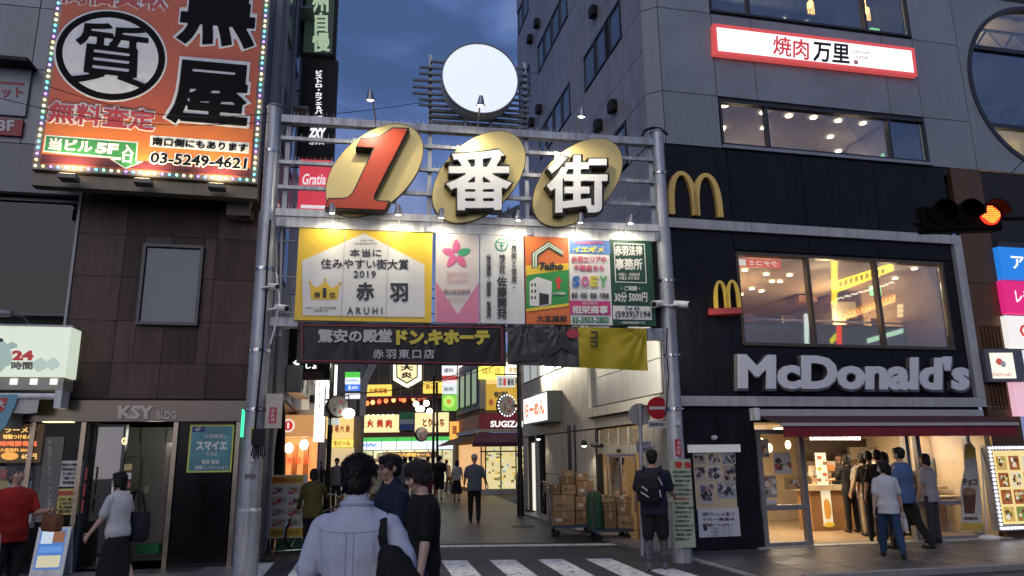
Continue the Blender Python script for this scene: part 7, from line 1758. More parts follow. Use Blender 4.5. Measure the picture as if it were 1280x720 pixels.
# tall feather flag by the right door
FG = Frame(M.P(4.9, 0, .55), 80)
t = thing('dessert_flag', 'white cone shaped promotional flag with chocolate cup print by the doors', 'banner flag', FG.PX(1235, 676, 0))
b_ = gnd(1238, 676)
FG = Frame((b_.x, b_.y), 80)
ob('pole', MB().tube([FG.PX(1234, 674, 0), FG.PX(1226, 560, 0)], .012, 8), WHITEP, t)
ob('base', MB().ball(FG.PX(1236, 675, 0) + Vector((0, 0, .03)), .22, .16, .07, seg=14), WHITEP, t)
cpoly('cloth', FG, [(1206, 556), (1213, 552), (1219, 560), (1224, 600), (1228, 640), (1228, 665), (1201, 664), (1202, 640), (1201, 610), (1206, 585), (1205, 570)], -.006, .006, mat('flag_white', (.52, .48, .42), .7), t)
cpoly('yellow_tip', FG, [(1206, 557), (1213, 553), (1219, 561), (1220.5, 572), (1205.5, 573)], .006, .009, pr((.60, .38, .05)), t); cpoly('yellow_foot', FG, [(1201, 653), (1228, 654), (1228, 664), (1201, 663)], .006, .009, pr((.55, .36, .06)), t)
cpoly('cup_print', FG, [(1203.5, 617), (1220, 617), (1218.5, 642), (1206, 642)], .006, .009, pr((.10, .04, .02)), t); ppoly('swirl_print', FG, [(1211.5 + 9 * math.cos(k * .5), 614 + 5 * math.sin(k * .5)) for k in range(13)], .009, .011, pr((.30, .17, .09)), t); text(FG, 'チョコ', (1203, 598, 1221, 607), pr((.08, .05, .04)), t, bold=.05, d=.011, res=1); text(FG, '期間限定', (1205, 646, 1223, 650), pr((.10, .05, .04)), t, bold=.02, d=.009, res=1)

# overhead wires
for k, pts in enumerate([[(at(1290, 190, 12)), at(1235, 246, 9.6)], [at(1290, 268, 12), at(1256, 262, 9.6)]]):
    o = ob('overhead_wire', MB().tube(pts, .008, 5), BLACK); tag(o, ['upper thin wire reaching the traffic signal arm from the right edge', 'lower thin wire running to the red signal end'][k], 'wire')

# outdoor units and cables in the alley
for k, (u, z) in enumerate(((3.6, 3.1), (4.7, 3.1), (6.4, 3.6), (9.0, 3.3), (10.2, 3.3))):
    t = thing('air_conditioner', ['first', 'second', 'third', 'fourth', 'fifth'][k] + ' outdoor air conditioning unit up the left alley wall', 'air conditioner', LW.P(u, z, .2), 'outdoor units on the left alley wall')
    bx('casing', LW, u, u + .8, z, z + .6, .02, .34, mat('unit_white', (.42, .42, .40), .5, streak=.3), t); ob('fan_grille', MB().tube([LW.P(u + .3, z + .3, .341), LW.P(u + .3, z + .3, .355)], .22, 16), FRAME, t)
for k in range(7):
    a = LW.P(3.2 + k * 1.6, 5.2 + .5 * (k % 3), .05); b = S.P(1.4 + k * 1.5, 4.9 + .6 * ((k + 1) % 3), .05)
    if k > 4: a, b = LW.P(12 + k, 4.2, .1), S.P(10.9, 3.9 + .2 * k, .05)
    pts = [a.lerp(b, q / 10) - Vector((0, 0, .35 * math.sin(math.pi * q / 10))) for q in range(11)]
    o = ob('overhead_cable', MB().tube(pts, .012, 5), BLACK); tag(o, ['first', 'second', 'third', 'fourth', 'fifth', 'sixth', 'seventh'][k] + ' sagging black cable crossing the alley behind the gate', 'cable', 'cables over the alley')
mb = MB(); random.seed(77)      # flattened gum spots and scraps on the ground
for k in range(260):
    x, y = random.uniform(-8, 9), random.uniform(7.5, 16.5); r_ = random.uniform(.008, .022); z = .0135 if not (x > 3 and y > 11) else .038
    mb.tube([(x, y, z - .004), (x, y, z + .001)], r_, 7)
ob('gum_spots', mb, mat('gum_grey', (.16, .155, .15), .8))['kind'] = 'stuff'
# ---------------------------------------------------------------- people
def frame_of(az):
    f = Vector((math.sin(rad(az)), math.cos(rad(az)), 0)); r = Vector((f.y, -f.x, 0)); return r, f
class Bod(MB):
    def cap(s, a, b, ra, rb, fx=1.0, fy=1.0, n=12, bulge=None):
        a, b = Vector(a), Vector(b); t = (b - a); L_ = t.length; t = t / max(L_, 1e-6)
        x = Vector((1, 0, 0)); x = (x - t * x.dot(t)); x = x.normalized() if x.length > .05 else Vector((0, 1, 0)); y = t.cross(x)
        prof = [(-ra * .97, ra * .25), (-ra * .7, ra * .72), (0, ra)]
        if bulge: prof.append((L_ * bulge[0], bulge[1]))
        prof += [(L_, rb), (L_ + rb * .7, rb * .72), (L_ + rb * .97, rb * .25)]
        rings = []
        for h, r in prof:
            rings.append(len(s.v))
            for q in range(n):
                w = 2 * math.pi * q / n; s.v.append(a + t * h + x * math.cos(w) * r * fx + y * math.sin(w) * r * fy)
        for k in range(len(rings) - 1):
            for q in range(n): s.f.append((rings[k] + q, rings[k] + (q + 1) % n, rings[k + 1] + (q + 1) % n, rings[k + 1] + q)); s.m.append(s.mi)
        s.f.append(tuple(reversed(range(rings[0], rings[0] + n)))); s.m.append(s.mi); s.f.append(tuple(range(rings[-1], rings[-1] + n))); s.m.append(s.mi)
        return s
    def loft(s, lv, n=18):      # lv: (z, cx, cy, rx, ry) bottom to top
        rings = []
        for z, cx, cy, rx, ry in lv:
            rings.append(len(s.v))
            for q in range(n):
                w = 2 * math.pi * q / n; cw_, sw = math.cos(w), math.sin(w)
                s.v.append(Vector((cx + rx * math.copysign(abs(cw_) ** .85, cw_), cy + ry * math.copysign(abs(sw) ** .85, sw), z)))
        for k in range(len(rings) - 1):
            for q in range(n): s.f.append((rings[k] + q, rings[k] + (q + 1) % n, rings[k + 1] + (q + 1) % n, rings[k + 1] + q)); s.m.append(s.mi)
        s.f.append(tuple(reversed(range(rings[0], rings[0] + n)))); s.m.append(s.mi); s.f.append(tuple(range(rings[-1], rings[-1] + n))); s.m.append(s.mi)
        return s
def fuse(mb, vox, smooth=2, disp=0, dscale=(1, 1, 1), seed=0):
    me = mb.mesh('fuse', [])
    o = bpy.data.objects.new('fuse', me); COL.objects.link(o)
    r = o.modifiers.new('r', 'REMESH'); r.mode = 'VOXEL'; r.voxel_size = vox; r.use_smooth_shade = True
    if smooth: s_ = o.modifiers.new('s', 'SMOOTH'); s_.factor = .6; s_.iterations = smooth
    dg = bpy.context.evaluated_depsgraph_get()
    m2 = bpy.data.meshes.new_from_object(o.evaluated_get(dg)); bpy.data.objects.remove(o); bpy.data.meshes.remove(me)
    if disp:
        ns = [v.normal.copy() for v in m2.vertices]
        for v, nn in zip(m2.vertices, ns):
            p = v.co; q = Vector((p.x * dscale[0] + seed, p.y * dscale[1], p.z * dscale[2]))
            a = noise.noise(q) ; b = noise.noise(q * 2.3 + Vector((5, 3, 1)))
            v.co = p + nn * disp * (1.0 - 2.2 * abs(a) + .5 * b)
    return m2
SKIN = mat('skin', (.42, .25, .175), .5, var=.06, scale=12); SKIN2 = mat('skin_pale', (.50, .33, .25), .5, var=.05, scale=12)
HAIR = mat('hair_black', (.009, .008, .008), .5, var=.3, scale=60, bump=.3, bscale=90, spec=.25); HAIRG = mat('hair_grey', (.10, .095, .09), .6, bump=.6, bscale=120); HAIRB = mat('hair_brown', (.022, .014, .010), .45, bump=.7, bscale=160)
CLO = {}
def cloth(col, rough=.85):
    k = tuple(col)
    if k not in CLO: CLO[k] = mat('cloth_%d' % len(CLO), col, rough, var=.07, scale=5, bump=.35, bscale=18, spec=.25)
    return CLO[k]
def person(label, x, y, az, h=1.70, top=(.3, .3, .35), bottom=(.02, .02, .025), arms=((8, 8, 12), (8, 8, 12)), legs=((0, 0), (0, 0)), sleeve='short', tuck=False, skirt=None, shorts=False, female=False, hair='short', hairm=None, skin=None,
           lean=0, headyaw=0, headpitch=0, build=1.0, shoe=(.02, .02, .02), mask=False, glasses=False, z0=0.0, hat=None, group=None, vox=None, legm=None, fold=.007, hem=None, dress=False, collar=False, fscale=(5.5, 5.5, 3.0)):
    dist = math.hypot(x, y); vox = vox or min(.03, max(.0075, dist * .00125)); sc = h / 1.70
    skin = skin or SKIN
    t = thing('person', label, 'person', (x, y, z0), group); t.rotation_euler = (0, 0, -rad(az)); t.scale = (sc, sc, sc)
    # joints, person faces +Y
    def dirv(fw, outw, side): return Vector((side * math.sin(rad(outw)), math.sin(rad(fw)) * math.cos(rad(outw)), -math.cos(rad(fw)) * math.cos(rad(outw))))
    Lg = {}; low = 9
    for i, sd in enumerate((-1, 1)):
        fw, kb = legs[i]; hip = Vector((sd * .088, 0, .90)); knee = hip + dirv(fw, 2, sd) * .425; ank = knee + dirv(fw - kb, 1, sd) * .40; Lg[sd] = (hip, knee, ank); low = min(low, ank.z)
    dz = .085 - low
    for sd in Lg: Lg[sd] = tuple(v + Vector((0, 0, dz)) for v in Lg[sd])
    ly = math.tan(rad(lean)); Z = lambda z: z + dz
    def sp(x_, y_, z_): return Vector((x_, y_ + (z_ - .92) * ly, z_ + dz))
    shw = (.185 if not female else .160) * build
    Ar = {}
    for i, sd in enumerate((-1, 1)):
        fw, ow, eb = arms[i][:3]; inn = arms[i][3] if len(arms[i]) > 3 else 0
        sh = sp(sd * shw, 0, 1.385); el = sh + dirv(fw, ow, sd) * .285; wr = el + dirv(fw + eb, ow - inn, sd) * .245; Ar[sd] = (sh, el, wr)
    hz = Vector((0, (1.55 - .92) * ly + .02, dz))
    Ry = Matrix.Rotation(-rad(headyaw), 3, 'Z') @ Matrix.Rotation(-rad(headpitch), 3, 'X'); HC = Vector((0, 0, 1.50))
    def hp(x_, y_, z_): return HC + Ry @ (Vector((x_, y_, z_)) - HC) + hz
    b = Bod(); bw = .92 if female else 1.0
    def tors(s_, e=0.0, z_lo=.86, flare=0):
        lv = [(.86, .155, .115), (.93, .165, .12), (1.02, .145 * bw, .108), (1.12, .15 * bw, .108), (1.24, .168 * bw, .118), (1.33, .170 * bw, .112), (1.375, .150, .098), (1.415, .105, .078), (1.45, .062, .060)]
        out = []
        if z_lo < .86: out.append((z_lo, .165 + flare, .125 + flare * .8))
        out += [q for q in lv if q[0] >= z_lo]
        s_.loft([(z + dz, 0, (z - .92) * ly, (rx * build + e), (ry * build + e)) for z, rx, ry in out])
    tors(b, -.006)
    b.cap(sp(0, .005, 1.40), hp(0, -.005, 1.50), .056, .052)
    b.ball(hp(0, 0, 1.605), .073, .092, .098, 14, 9, rot=Ry); b.ball(hp(0, .028, 1.545), .055, .062, .062, 12, 8, rot=Ry); b.ball(hp(0, .055, 1.51), .032, .03, .022, 10, 6, rot=Ry)
    b.cap(hp(0, .088, 1.60), hp(0, .103, 1.565), .010, .014, n=8)
    for sd in (-1, 1): b.ball(hp(sd * .076, -.008, 1.585), .013, .022, .034, 8, 6, rot=Ry); b.ball(hp(sd * .04, .065, 1.565), .026, .022, .026, 8, 6, rot=Ry)
    hands = Bod(); hands.mi = 0
    for sd in (-1, 1):
        sh, el, wr = Ar[sd]; d = (wr - el).normalized()
        b.cap(sh + Vector((0, 0, -.025)), el, .046 * build, .040, n=12); b.cap(el, wr, .040, .027, n=12, bulge=(.06, .042))
        pc = wr + d * .045; b.cap(wr + d * .01, wr + d * .075, .030, .034, fx=.55, fy=1.0, n=10)
        side_ = d.cross(Vector((1, 0, 0))).normalized() if abs(d.x) < .9 else Vector((0, 1, 0)); fwd_ = side_
        for q in range(4):
            o_ = fwd_ * (-.026 + q * .0175); base = wr + d * .085 + o_; ln = (.060, .072, .068, .052)[3 - q]
            inward = Vector((-sd, 0, 0)); k1 = base + (d * .9 + inward * .25).normalized() * ln * .55; k2 = k1 + (d * .6 + inward * .7).normalized() * ln * .5
            hands.cap(base - d * .012, k1, .0095, .0085, n=7); hands.cap(k1, k2, .0085, .0070, n=7)
        tb = wr + d * .03 - fwd_ * .03; th = tb + (d * .6 - fwd_ * .6 + Vector((-sd * .3, 0, 0))).normalized() * .045
        hands.cap(tb, th, .012, .010, n=7); hands.cap(th, th + (d * .9 + Vector((-sd * .2, 0, 0))).normalized() * .028, .010, .008, n=7)
        hip, knee, ank = Lg[sd]
        b.cap(hip, knee, .078 * build, .052, n=12); b.cap(knee, ank, .052, .036, n=12, bulge=(.12, .055)); b.cap(ank + Vector((0, -.02, -.03)), ank + Vector((0, .12, -.055)), .036, .028, n=10)
    me = fuse(b, vox, 2)
    me.materials.append(skin); me.materials.append(pr((.02, .015, .015))); me.materials.append(pr((.30, .10, .09)))
    bm = bmesh.new(); bm.from_mesh(me)
    hm = hands.mesh('hands', []); bm.from_mesh(hm); bpy.data.meshes.remove(hm)
    fc = Bod(); fc.mi = 1
    if dist < 24:
        for sd in (-1, 1):
            fc.ball(hp(sd * .030, .086, 1.597), .012, .006, .0065, 8, 5, rot=Ry); fc.cap(hp(sd * .016, .093, 1.617), hp(sd * .046, .083, 1.617), .004, .003, n=6)
        fc.mi = 2; fc.cap(hp(-.018, .091, 1.537), hp(.018, .091, 1.537), .0055, .0055, n=6)
        fm_ = fc.mesh('fc', []); k0 = len(bm.faces); bm.from_mesh(fm_); bm.faces.ensure_lookup_table()
        for i, f in enumerate(bm.faces[k0:]): f.material_index = fc.m[i]
        bpy.data.meshes.remove(fm_)
    bm.to_mesh(me); bm.free(); me.polygons.foreach_set('use_smooth', [True] * len(me.polygons))
    body = bpy.data.objects.new('body', me); COL.objects.link(body); body.parent = t
    def child(name, me_, m_):
        me_.materials.clear(); me_.materials.append(m_); me_.polygons.foreach_set('use_smooth', [True] * len(me_.polygons))
        o = bpy.data.objects.new(name, me_); COL.objects.link(o); o.parent = t; return o
    # hair
    hb = Bod(); HM = hairm or HAIR
    if hair != 'none':
        hb.ball(hp(0, -.014, 1.632), .084, .101, .082, 14, 9, rot=Ry); hb.ball(hp(0, -.036, 1.585), .076, .070, .080, 14, 9, rot=Ry)
        if hair in ('short', 'mop'): hb.ball(hp(0, .055, 1.672), .062, .036, .030, 10, 7, rot=Ry)
        for sd in (-1, 1): hb.ball(hp(sd * .068, .012, 1.618), .018, .03, .035, 8, 6, rot=Ry)
        if hair == 'mop':
            hb.ball(hp(0, -.01, 1.65), .093, .112, .085, 14, 9, rot=Ry); hb.ball(hp(0, .075, 1.648), .068, .026, .034, 10, 7, rot=Ry)
            for sd in (-1, 1): hb.ball(hp(sd * .078, .01, 1.60), .022, .045, .045, 8, 6, rot=Ry)
        if hair in ('bob', 'long', 'tail'):
            for sd in (-1, 1): hb.cap(hp(sd * .07, -.005, 1.62), hp(sd * .072, -.015, 1.52 if hair == 'bob' else 1.48), .032, .028, fx=.7)
            hb.cap(hp(0, -.05, 1.60), hp(0, -.065, 1.53), .078, .072, fx=1.0, fy=.6); hb.ball(hp(0, .062, 1.665), .062, .03, .03, 10, 7, rot=Ry)
        if hair == 'long': hb.cap(hp(0, -.06, 1.56), hp(0, -.085, 1.36), .075, .05, fx=1.0, fy=.5)
        if hair == 'tail': hb.cap(hp(0, -.10, 1.60), hp(0, -.13, 1.42), .03, .018)
        hm_ = fuse(hb, min(vox, .012), 1, disp=.0022, dscale=(45, 45, 14))
        if dist < 14:      # short tapering locks laid over the cap of hair
            rnd = random.Random(int(dist * 100)); vs = [(v.co.copy(), v.normal.copy()) for v in hm_.vertices]; lk = MB(); crown = hp(0, -.03, 1.70)
            for _ in range(int(1500 if dist < 5 else 700 if dist < 9 else 320)):
                p0, nn = vs[rnd.randrange(len(vs))]
                away = (p0 - crown); tdir = (away - nn * away.dot(nn)); tdir = (tdir.normalized() if tdir.length > .01 else Vector((rnd.uniform(-1, 1), rnd.uniform(-1, 1), 0))) + Vector((rnd.uniform(-.35, .35), rnd.uniform(-.35, .35), -.35))
                tdir = (tdir - nn * tdir.dot(nn)).normalized(); sdv = tdir.cross(nn).normalized(); ln = rnd.uniform(.022, .045); w_ = rnd.uniform(.0025, .0055)
                a = p0 - nn * .001; b_ = p0 + tdir * ln * .5 + nn * .0055; c = p0 + tdir * ln + nn * rnd.uniform(-.001, .007)
                i = len(lk.v); lk.v += [a - sdv * w_, a + sdv * w_, b_ + sdv * w_ * .8, b_ - sdv * w_ * .8, c]; lk.f += [(i, i + 1, i + 2, i + 3), (i + 3, i + 2, i + 4)]; lk.m += [0, 0]
            lm_ = lk.mesh('lk', []); bm = bmesh.new(); bm.from_mesh(hm_); bm.from_mesh(lm_); bm.to_mesh(hm_); bm.free(); bpy.data.meshes.remove(lm_)
        child('hair', hm_, HM)
    if hat:
        c = Bod(); c.ball(hp(0, -.008, 1.65), .092, .108, .078, 16, 9, rot=Ry); c.cap(hp(0, .07, 1.645), hp(0, .125, 1.635), .05, .045, fx=1.2, fy=.18)
        child('cap', fuse(c, min(vox, .012), 1), hat)
    if mask:
        c = Bod(); c.ball(hp(0, .062, 1.54), .056, .045, .045, 12, 8, rot=Ry); child('face_mask', fuse(c, .008, 2), pr((.6, .6, .62)))
    if glasses:
        c = MB()
        for sd in (-1, 1):
            c.tube([hp(sd * .032 + .022 * math.cos(k * .524), .103, 1.597 + .017 * math.sin(k * .524)) for k in range(13)], .0022, 5, cap=False); c.tube([hp(sd * .054, .100, 1.60), hp(sd * .078, .0, 1.60)], .002, 5)
        o = ob('glasses', c, BLACK); o.parent = t
    # clothes
    s = Bod(); lo = hem if hem is not None else (.90 if tuck else .78)
    if skirt is not None: lo = .86
    tors(s, .014 if tuck or skirt is not None else .022, lo, .0 if not female else -.004)
    for sd in (-1, 1):
        sh, el, wr = Ar[sd]
        s.ball(sh + Vector((-sd * .018, 0, -.028)), .060 * build, .062 * build, .056, 12, 8)
        e2 = sh.lerp(el, .82) if sleeve == 'short' else el
        s.cap(sh + Vector((-sd * .004, 0, -.03)), e2, .054 * build, .062 if sleeve == 'short' else .046, n=14)
        if sleeve == 'long': s.cap(el, el.lerp(wr, .93), .048, .038, n=12)
    for sd in (-1, 1): s.cap(sp(sd * .045, -.005, 1.405), Ar[sd][0] + Vector((-sd * .03, 0, -.03)), .052, .058 * build, n=12)
    if collar: s.cap(sp(0, -.012, 1.435), sp(0, -.006, 1.475), .066, .064, n=16)
    st = child('shirt' if sleeve == 'short' else 'jacket', fuse(s, vox, 2, disp=fold, dscale=fscale, seed=x), cloth(top))
    if dress or skirt is not None:
        k = Bod(); zz = skirt if skirt is not None else .35; col = bottom
        k.loft([(zz + dz, 0, 0, .23, .20), ((zz + .9) / 2 + dz, 0, 0, .195, .155), (.84 + dz, 0, -.005, .160, .120), (.94 + dz, 0, .02 * ly, .148 * bw, .104), (1.04 + dz, 0, .10 * ly, .128 * bw, .090)])
        child('skirt', fuse(k, vox, 1, disp=fold * 1.6, dscale=(9, 9, 1.2), seed=y), cloth(col))
    else:
        k = Bod(); k.loft([(.80 + dz, 0, 0, .145, .11), (.88 + dz, 0, 0, .164 * build, .124), (.97 + dz, 0, .05 * ly, .150 * bw * build, .115)])
        for sd in (-1, 1):
            hip, knee, ank = Lg[sd]
            if shorts: k.cap(hip, hip.lerp(knee, .98), .098 * build, .090, n=14)
            else: k.cap(hip, knee, .095 * build, .069, n=14); k.cap(knee, ank + Vector((0, 0, .01)), .069, .057, n=12)
        child('shorts' if shorts else 'trousers', fuse(k, vox, 1, disp=fold, dscale=(5, 5, 4), seed=y), cloth(bottom))
        if shorts and legm:
            k = Bod()
            for sd in (-1, 1):
                hip, knee, ank = Lg[sd]; k.cap(hip.lerp(knee, .8), knee, .062, .060, n=12); k.cap(knee, ank, .060, .044, n=12, bulge=(.12, .062))
            child('leggings', fuse(k, vox, 1), legm)
    for sd in (-1, 1):
        hip, knee, ank = Lg[sd]; k = Bod(); k.cap(ank + Vector((0, -.035, -.045)), ank + Vector((0, .15, -.055)), .042, .036, fx=1.0, fy=.9, n=12); k.cap(ank + Vector((0, -.02, 0)), ank + Vector((0, 0, -.05)), .044, .044, n=10)
        child('shoe', fuse(k, max(.012, vox), 1), cloth(shoe))
    t['_a'] = 0; del t['_a']
    return t, Ar, sp, Lg, st
def G(px, py, z=0): v = gnd(px, py, z); return v.x, v.y
def W(t, v): return t.matrix_basis @ v
def world(t, v):
    M_ = Matrix.Translation(t.location) @ t.rotation_euler.to_matrix().to_4x4() @ Matrix.Diagonal((*t.scale, 1)); return M_ @ Vector(v)
def tote(t, Ar, side, col, label, size=(.30, .10, .32), hang=.28, shoulder=False, name='shoulder_bag', cat='bag'):
    """bag hung from the hand or shoulder, its own object"""
    sh, el, wr = Ar[side]
    d = (wr - el).normalized()
    p = (sh + Vector((side * .03, 0, .06))) if shoulder else (wr + d * .09)
    c = world(t, p if not shoulder else Vector((side * .24, -.03, p.z))); ax = Frame((c.x, c.y), math.degrees(-t.rotation_euler.z))
    b = thing(name, label, cat, c - Vector((0, 0, hang + size[2])))
    w, dp, hh = size; top_ = c.z - hang
    bd = Bod(); n = 12
    R_ = Matrix.Rotation(t.rotation_euler.z, 3, 'Z')
    def Q(x_, y_, z_): return Vector((c.x, c.y, 0)) + R_ @ Vector((x_, y_, 0)) + Vector((0, 0, z_))
    pts = []
    for z_, s_ in ((top_ - hh, .80), (top_ - hh * .93, .97), (top_ - hh * .5, 1.05), (top_ - hh * .1, .98), (top_, .90)):
        ring = []
        for q in range(16):
            w_ = 2 * math.pi * q / 16; cx_, sy_ = math.cos(w_), math.sin(w_)
            ring.append(Q(dp / 2 * s_ * math.copysign(abs(cx_) ** .5, cx_), w / 2 * s_ * math.copysign(abs(sy_) ** .5, sy_), z_))
        pts.append(len(bd.v)); bd.v += ring
    for k in range(len(pts) - 1):
        for q in range(16): bd.f.append((pts[k] + q, pts[k] + (q + 1) % 16, pts[k + 1] + (q + 1) % 16, pts[k + 1] + q)); bd.m.append(0)
    bd.f.append(tuple(reversed(range(pts[0], pts[0] + 16)))); bd.m.append(0); bd.f.append(tuple(range(pts[-1], pts[-1] + 16))); bd.m.append(0)
    ob('bag_body', bd, cloth(col), b, smooth=True)
    for sg in (-1, 1):
        ob('handle', MB().tube([Q(sg * dp * .35, -w * .28, top_ - .02), Q(sg * dp * .2, -w * .15, top_ + hang * .8), Q(0, 0, top_ + hang + .015), Q(sg * dp * .2, w * .15, top_ + hang * .8), Q(sg * dp * .35, w * .28, top_ - .02)], .008 if not shoulder else .014, 6), cloth(col), b)
    return b
BLK = (.012, .012, .013)

# 1 foreground man seen from behind
t, Ar, sp, Lg, st = person('man in a pale blue shirt seen from behind, nearest the camera', at(447, 620, 3.85).x, 3.85, 2, h=1.695, top=(.42, .44, .53), bottom=(.02, .022, .03), arms=((-4, 11, 22), (-14, 20, 62, 14)), legs=((10, 0), (-6, 6)), tuck=True, collar=True, build=.98, fold=.0065, fscale=(14, 11, 3.6), headyaw=8, vox=.0085)
from mathutils.bvhtree import BVHTree
me = st.data; bv = BVHTree.FromPolygons([v.co for v in me.vertices], [tuple(p.vertices) for p in me.polygons])
def onback(x_, z_, lift=.002):
    h_ = bv.ray_cast(Vector((x_, -1, z_)), Vector((0, 1, 0))); return (h_[0] + Vector((0, -lift, 0))) if h_[0] else Vector((x_, -.13, z_))
SEAM = mat('shirt_seam', (.26, .29, .40), .8)
for nm, pts in (('yoke_seam', [(-.17 + .34 * k / 24, 1.345 - .01 * math.cos((k / 24 - .5) * 3)) for k in range(25)]), ('back_pleat', [(-.018, 1.335 - .4 * k / 20) for k in range(20)]), ('back_pleat', [(.018, 1.335 - .4 * k / 20) for k in range(20)])):
    o = ob(nm, MB().tube([onback(a, c) for a, c in pts], .0016, 5), SEAM); o.parent = t
# collar band
o = ob('collar', MB().tube([sp(.071 * math.cos(a), -.004 + .066 * math.sin(a), 1.462 + .008 * math.sin(-a)) for a in [rad(q) for q in range(170, 375, 12)]], .016, 8), cloth((.42, .44, .53))); o.parent = t
# shoulder bag: strap over right shoulder, black bag at right hip
bg_ = thing('shoulder_bag', 'large black shoulder bag hanging on the right side of the pale blue shirt', 'bag', world(t, (.24, -.10, .90)))
strap = MB(); P2 = []
for k in range(15):
    s_ = k / 14; x_ = .135 + .055 * s_; z_ = 1.415 - .46 * s_
    c = onback(x_, z_, .006); P2.append(c)
P2 = [Vector((.128, .06, 1.37)), Vector((.13, .02, 1.432))] + P2[1:]
for a, b_ in zip(P2[:-1], P2[1:]):
    w_ = Vector((.027, 0, .005)); n_ = Vector((0, -.004, 0)); strap.hexa([world(t, q) for q in (a - w_, a + w_, b_ + w_, b_ - w_)] + [world(t, q + n_) for q in (a - w_, a + w_, b_ + w_, b_ - w_)])
ob('strap', strap, cloth((.010, .010, .011)), bg_)
bd = Bod(); bd.loft([(.80, .27, -.15, .08, .05), (.84, .27, -.16, .115, .08), (1.0, .265, -.165, .12, .085), (1.14, .245, -.16, .10, .075), (1.22, .22, -.155, .07, .05), (1.27, .195, -.15, .04, .03)], 20)
m2 = fuse(bd, .012, 2, disp=.008, dscale=(9, 9, 9)); m2.transform(Matrix.Translation(-bg_.location) @ Matrix.Translation(t.location) @ t.rotation_euler.to_matrix().to_4x4()); m2.materials.append(cloth((.010, .010, .011))); o = bpy.data.objects.new('bag_body', m2); COL.objects.link(o); o.parent = bg_

# 2 man in navy polo with glasses, turned to the left
x_, y_ = at(491, 600, 6.6).x, 6.6
person('man with glasses in a dark navy polo shirt turned to the left', x_, y_, -118, h=1.715, top=(.012, .016, .035), bottom=(.012, .012, .016), glasses=True, arms=((5, 8, 25), (10, 10, 30)), legs=((12, 0), (-12, 8)), collar=True, build=1.1, headyaw=-5, headpitch=6)
# 3 young man in black T-shirt with paper bag
x_ = at(529, 620, 6.0).x
t3, Ar3, _, _, _ = person('young man in a loose black t-shirt and jeans carrying a white paper bag', x_, 6.0, -104, h=1.655, top=(.010, .010, .011), bottom=(.035, .05, .09), hair='mop', hairm=HAIRB, hem=.74, arms=((2, 10, 8), (4, 12, 10)), legs=((14, 0), (-12, 10)), headpitch=14, skin=SKIN2)
tote(t3, Ar3, -1, (.62, .62, .62), 'white paper carrier bag held by the young man in black', size=(.30, .12, .30), hang=.16, name='paper_bag')
# 4 olive jacket with bicycle
x_, y_ = G(388, 696)
person('woman in an olive jacket and black trousers standing by the white board, back turned', x_, y_, -8, h=1.50, top=(.085, .070, .022), bottom=BLK, sleeve='long', hair='bob', female=True, build=1.12, arms=((10, 14, 25), (42, 10, 30)), legs=((3, 0), (-3, 0)), hem=.74, fold=.012)
# 5 red shirt man
t5, Ar5, _, _, _ = person('older man in a red shirt looking down at his phone at the left edge', at(15, 640, 9.3).x, 9.3, 120, h=1.62, top=(.30, .018, .015), bottom=(.03, .028, .03), hairm=HAIRG, build=1.15, arms=((22, 6, 75), (12, 14, 62)), legs=((0, 0), (4, 0)), headpitch=-18, headyaw=-10)
ph_ = world(t5, Ar5[1][2] + Vector((0, .06, .05))); o = ob('smartphone', MB().box(ph_, .03, .08, .15, .5), BLACK); tag(o, 'dark smartphone in the hand of the red shirt man', 'phone')
tote(t5, Ar5, -1, (.16, .07, .035), 'brown waist bag worn by the red shirt man', size=(.30, .14, .20), hang=.05, name='waist_bag'); tote(t5, Ar5, 1, (.45, .40, .40), 'crumpled white shopping bag on the arm of the red shirt man', size=(.20, .12, .34), hang=.10, name='shopping_bag')
# 6 masked woman
t6, Ar6, _, _, _ = person('woman in white top and long black skirt with face mask walking left', at(148, 660, 9.6).x, 9.6, -75, h=1.56, top=(.46, .46, .47), bottom=BLK, skirt=.28, hair='bob', female=True, mask=True, arms=((12, 8, 25), (-2, 12, 15)), legs=((14, 0), (-14, 8)), skin=SKIN2, lean=4)
tote(t6, Ar6, 1, (.014, .015, .022), 'big dark navy bag slung over the shoulder of the masked woman', size=(.42, .18, .36), hang=.26, shoulder=True)
# 7 backpack man
x_, y_ = G(822, 713)
pat = mat('pattern_leggings', (.07, .07, .08), .8, var=.9, scale=11)
t7, Ar7, sp7, _, st7 = person('man in black cap and shorts with patterned leggings standing by the no entry sign', x_, y_, 14, h=1.735, top=(.014, .016, .030), bottom=(.012, .012, .013), shorts=True, legm=pat, hat=cloth((.010, .010, .011)), arms=((8, 10, 30), (12, 8, 60)), legs=((-2, 0), (5, 0)), build=1.12, shoe=(.12, .12, .13), headyaw=-6)
bp = thing('backpack', 'bulky black backpack with white print worn by the man in cap', 'backpack', world(t7, (-.02, -.22, 1.0)))
bd = Bod(); bd.loft([(.98, -.05, -.21, .12, .06), (1.02, -.05, -.23, .175, .10), (1.2, -.05, -.24, .185, .115), (1.36, -.04, -.22, .165, .09), (1.43, -.03, -.19, .10, .05)], 20)
m2 = fuse(bd, .014, 2, disp=.006, dscale=(9, 9, 9)); R7 = Matrix.Translation(-bp.location) @ Matrix.Translation(t7.location) @ t7.rotation_euler.to_matrix().to_4x4(); m2.transform(R7); m2.materials.append(cloth((.011, .011, .012))); o = bpy.data.objects.new('pack_body', m2); COL.objects.link(o); o.parent = bp
for a, b_ in (((.10, -.31, 1.33), (.15, -.30, 1.22)), ((-.16, -.33, 1.12), (-.05, -.35, 1.05)), ((-.14, -.34, 1.2), (-.06, -.36, 1.14)), ((.11, -.30, 1.15), (.12, -.31, 1.05))):
    o = ob('white_print', MB().tube([world(t7, a), world(t7, b_)], .011, 6), pr((.4, .4, .42)), bp)
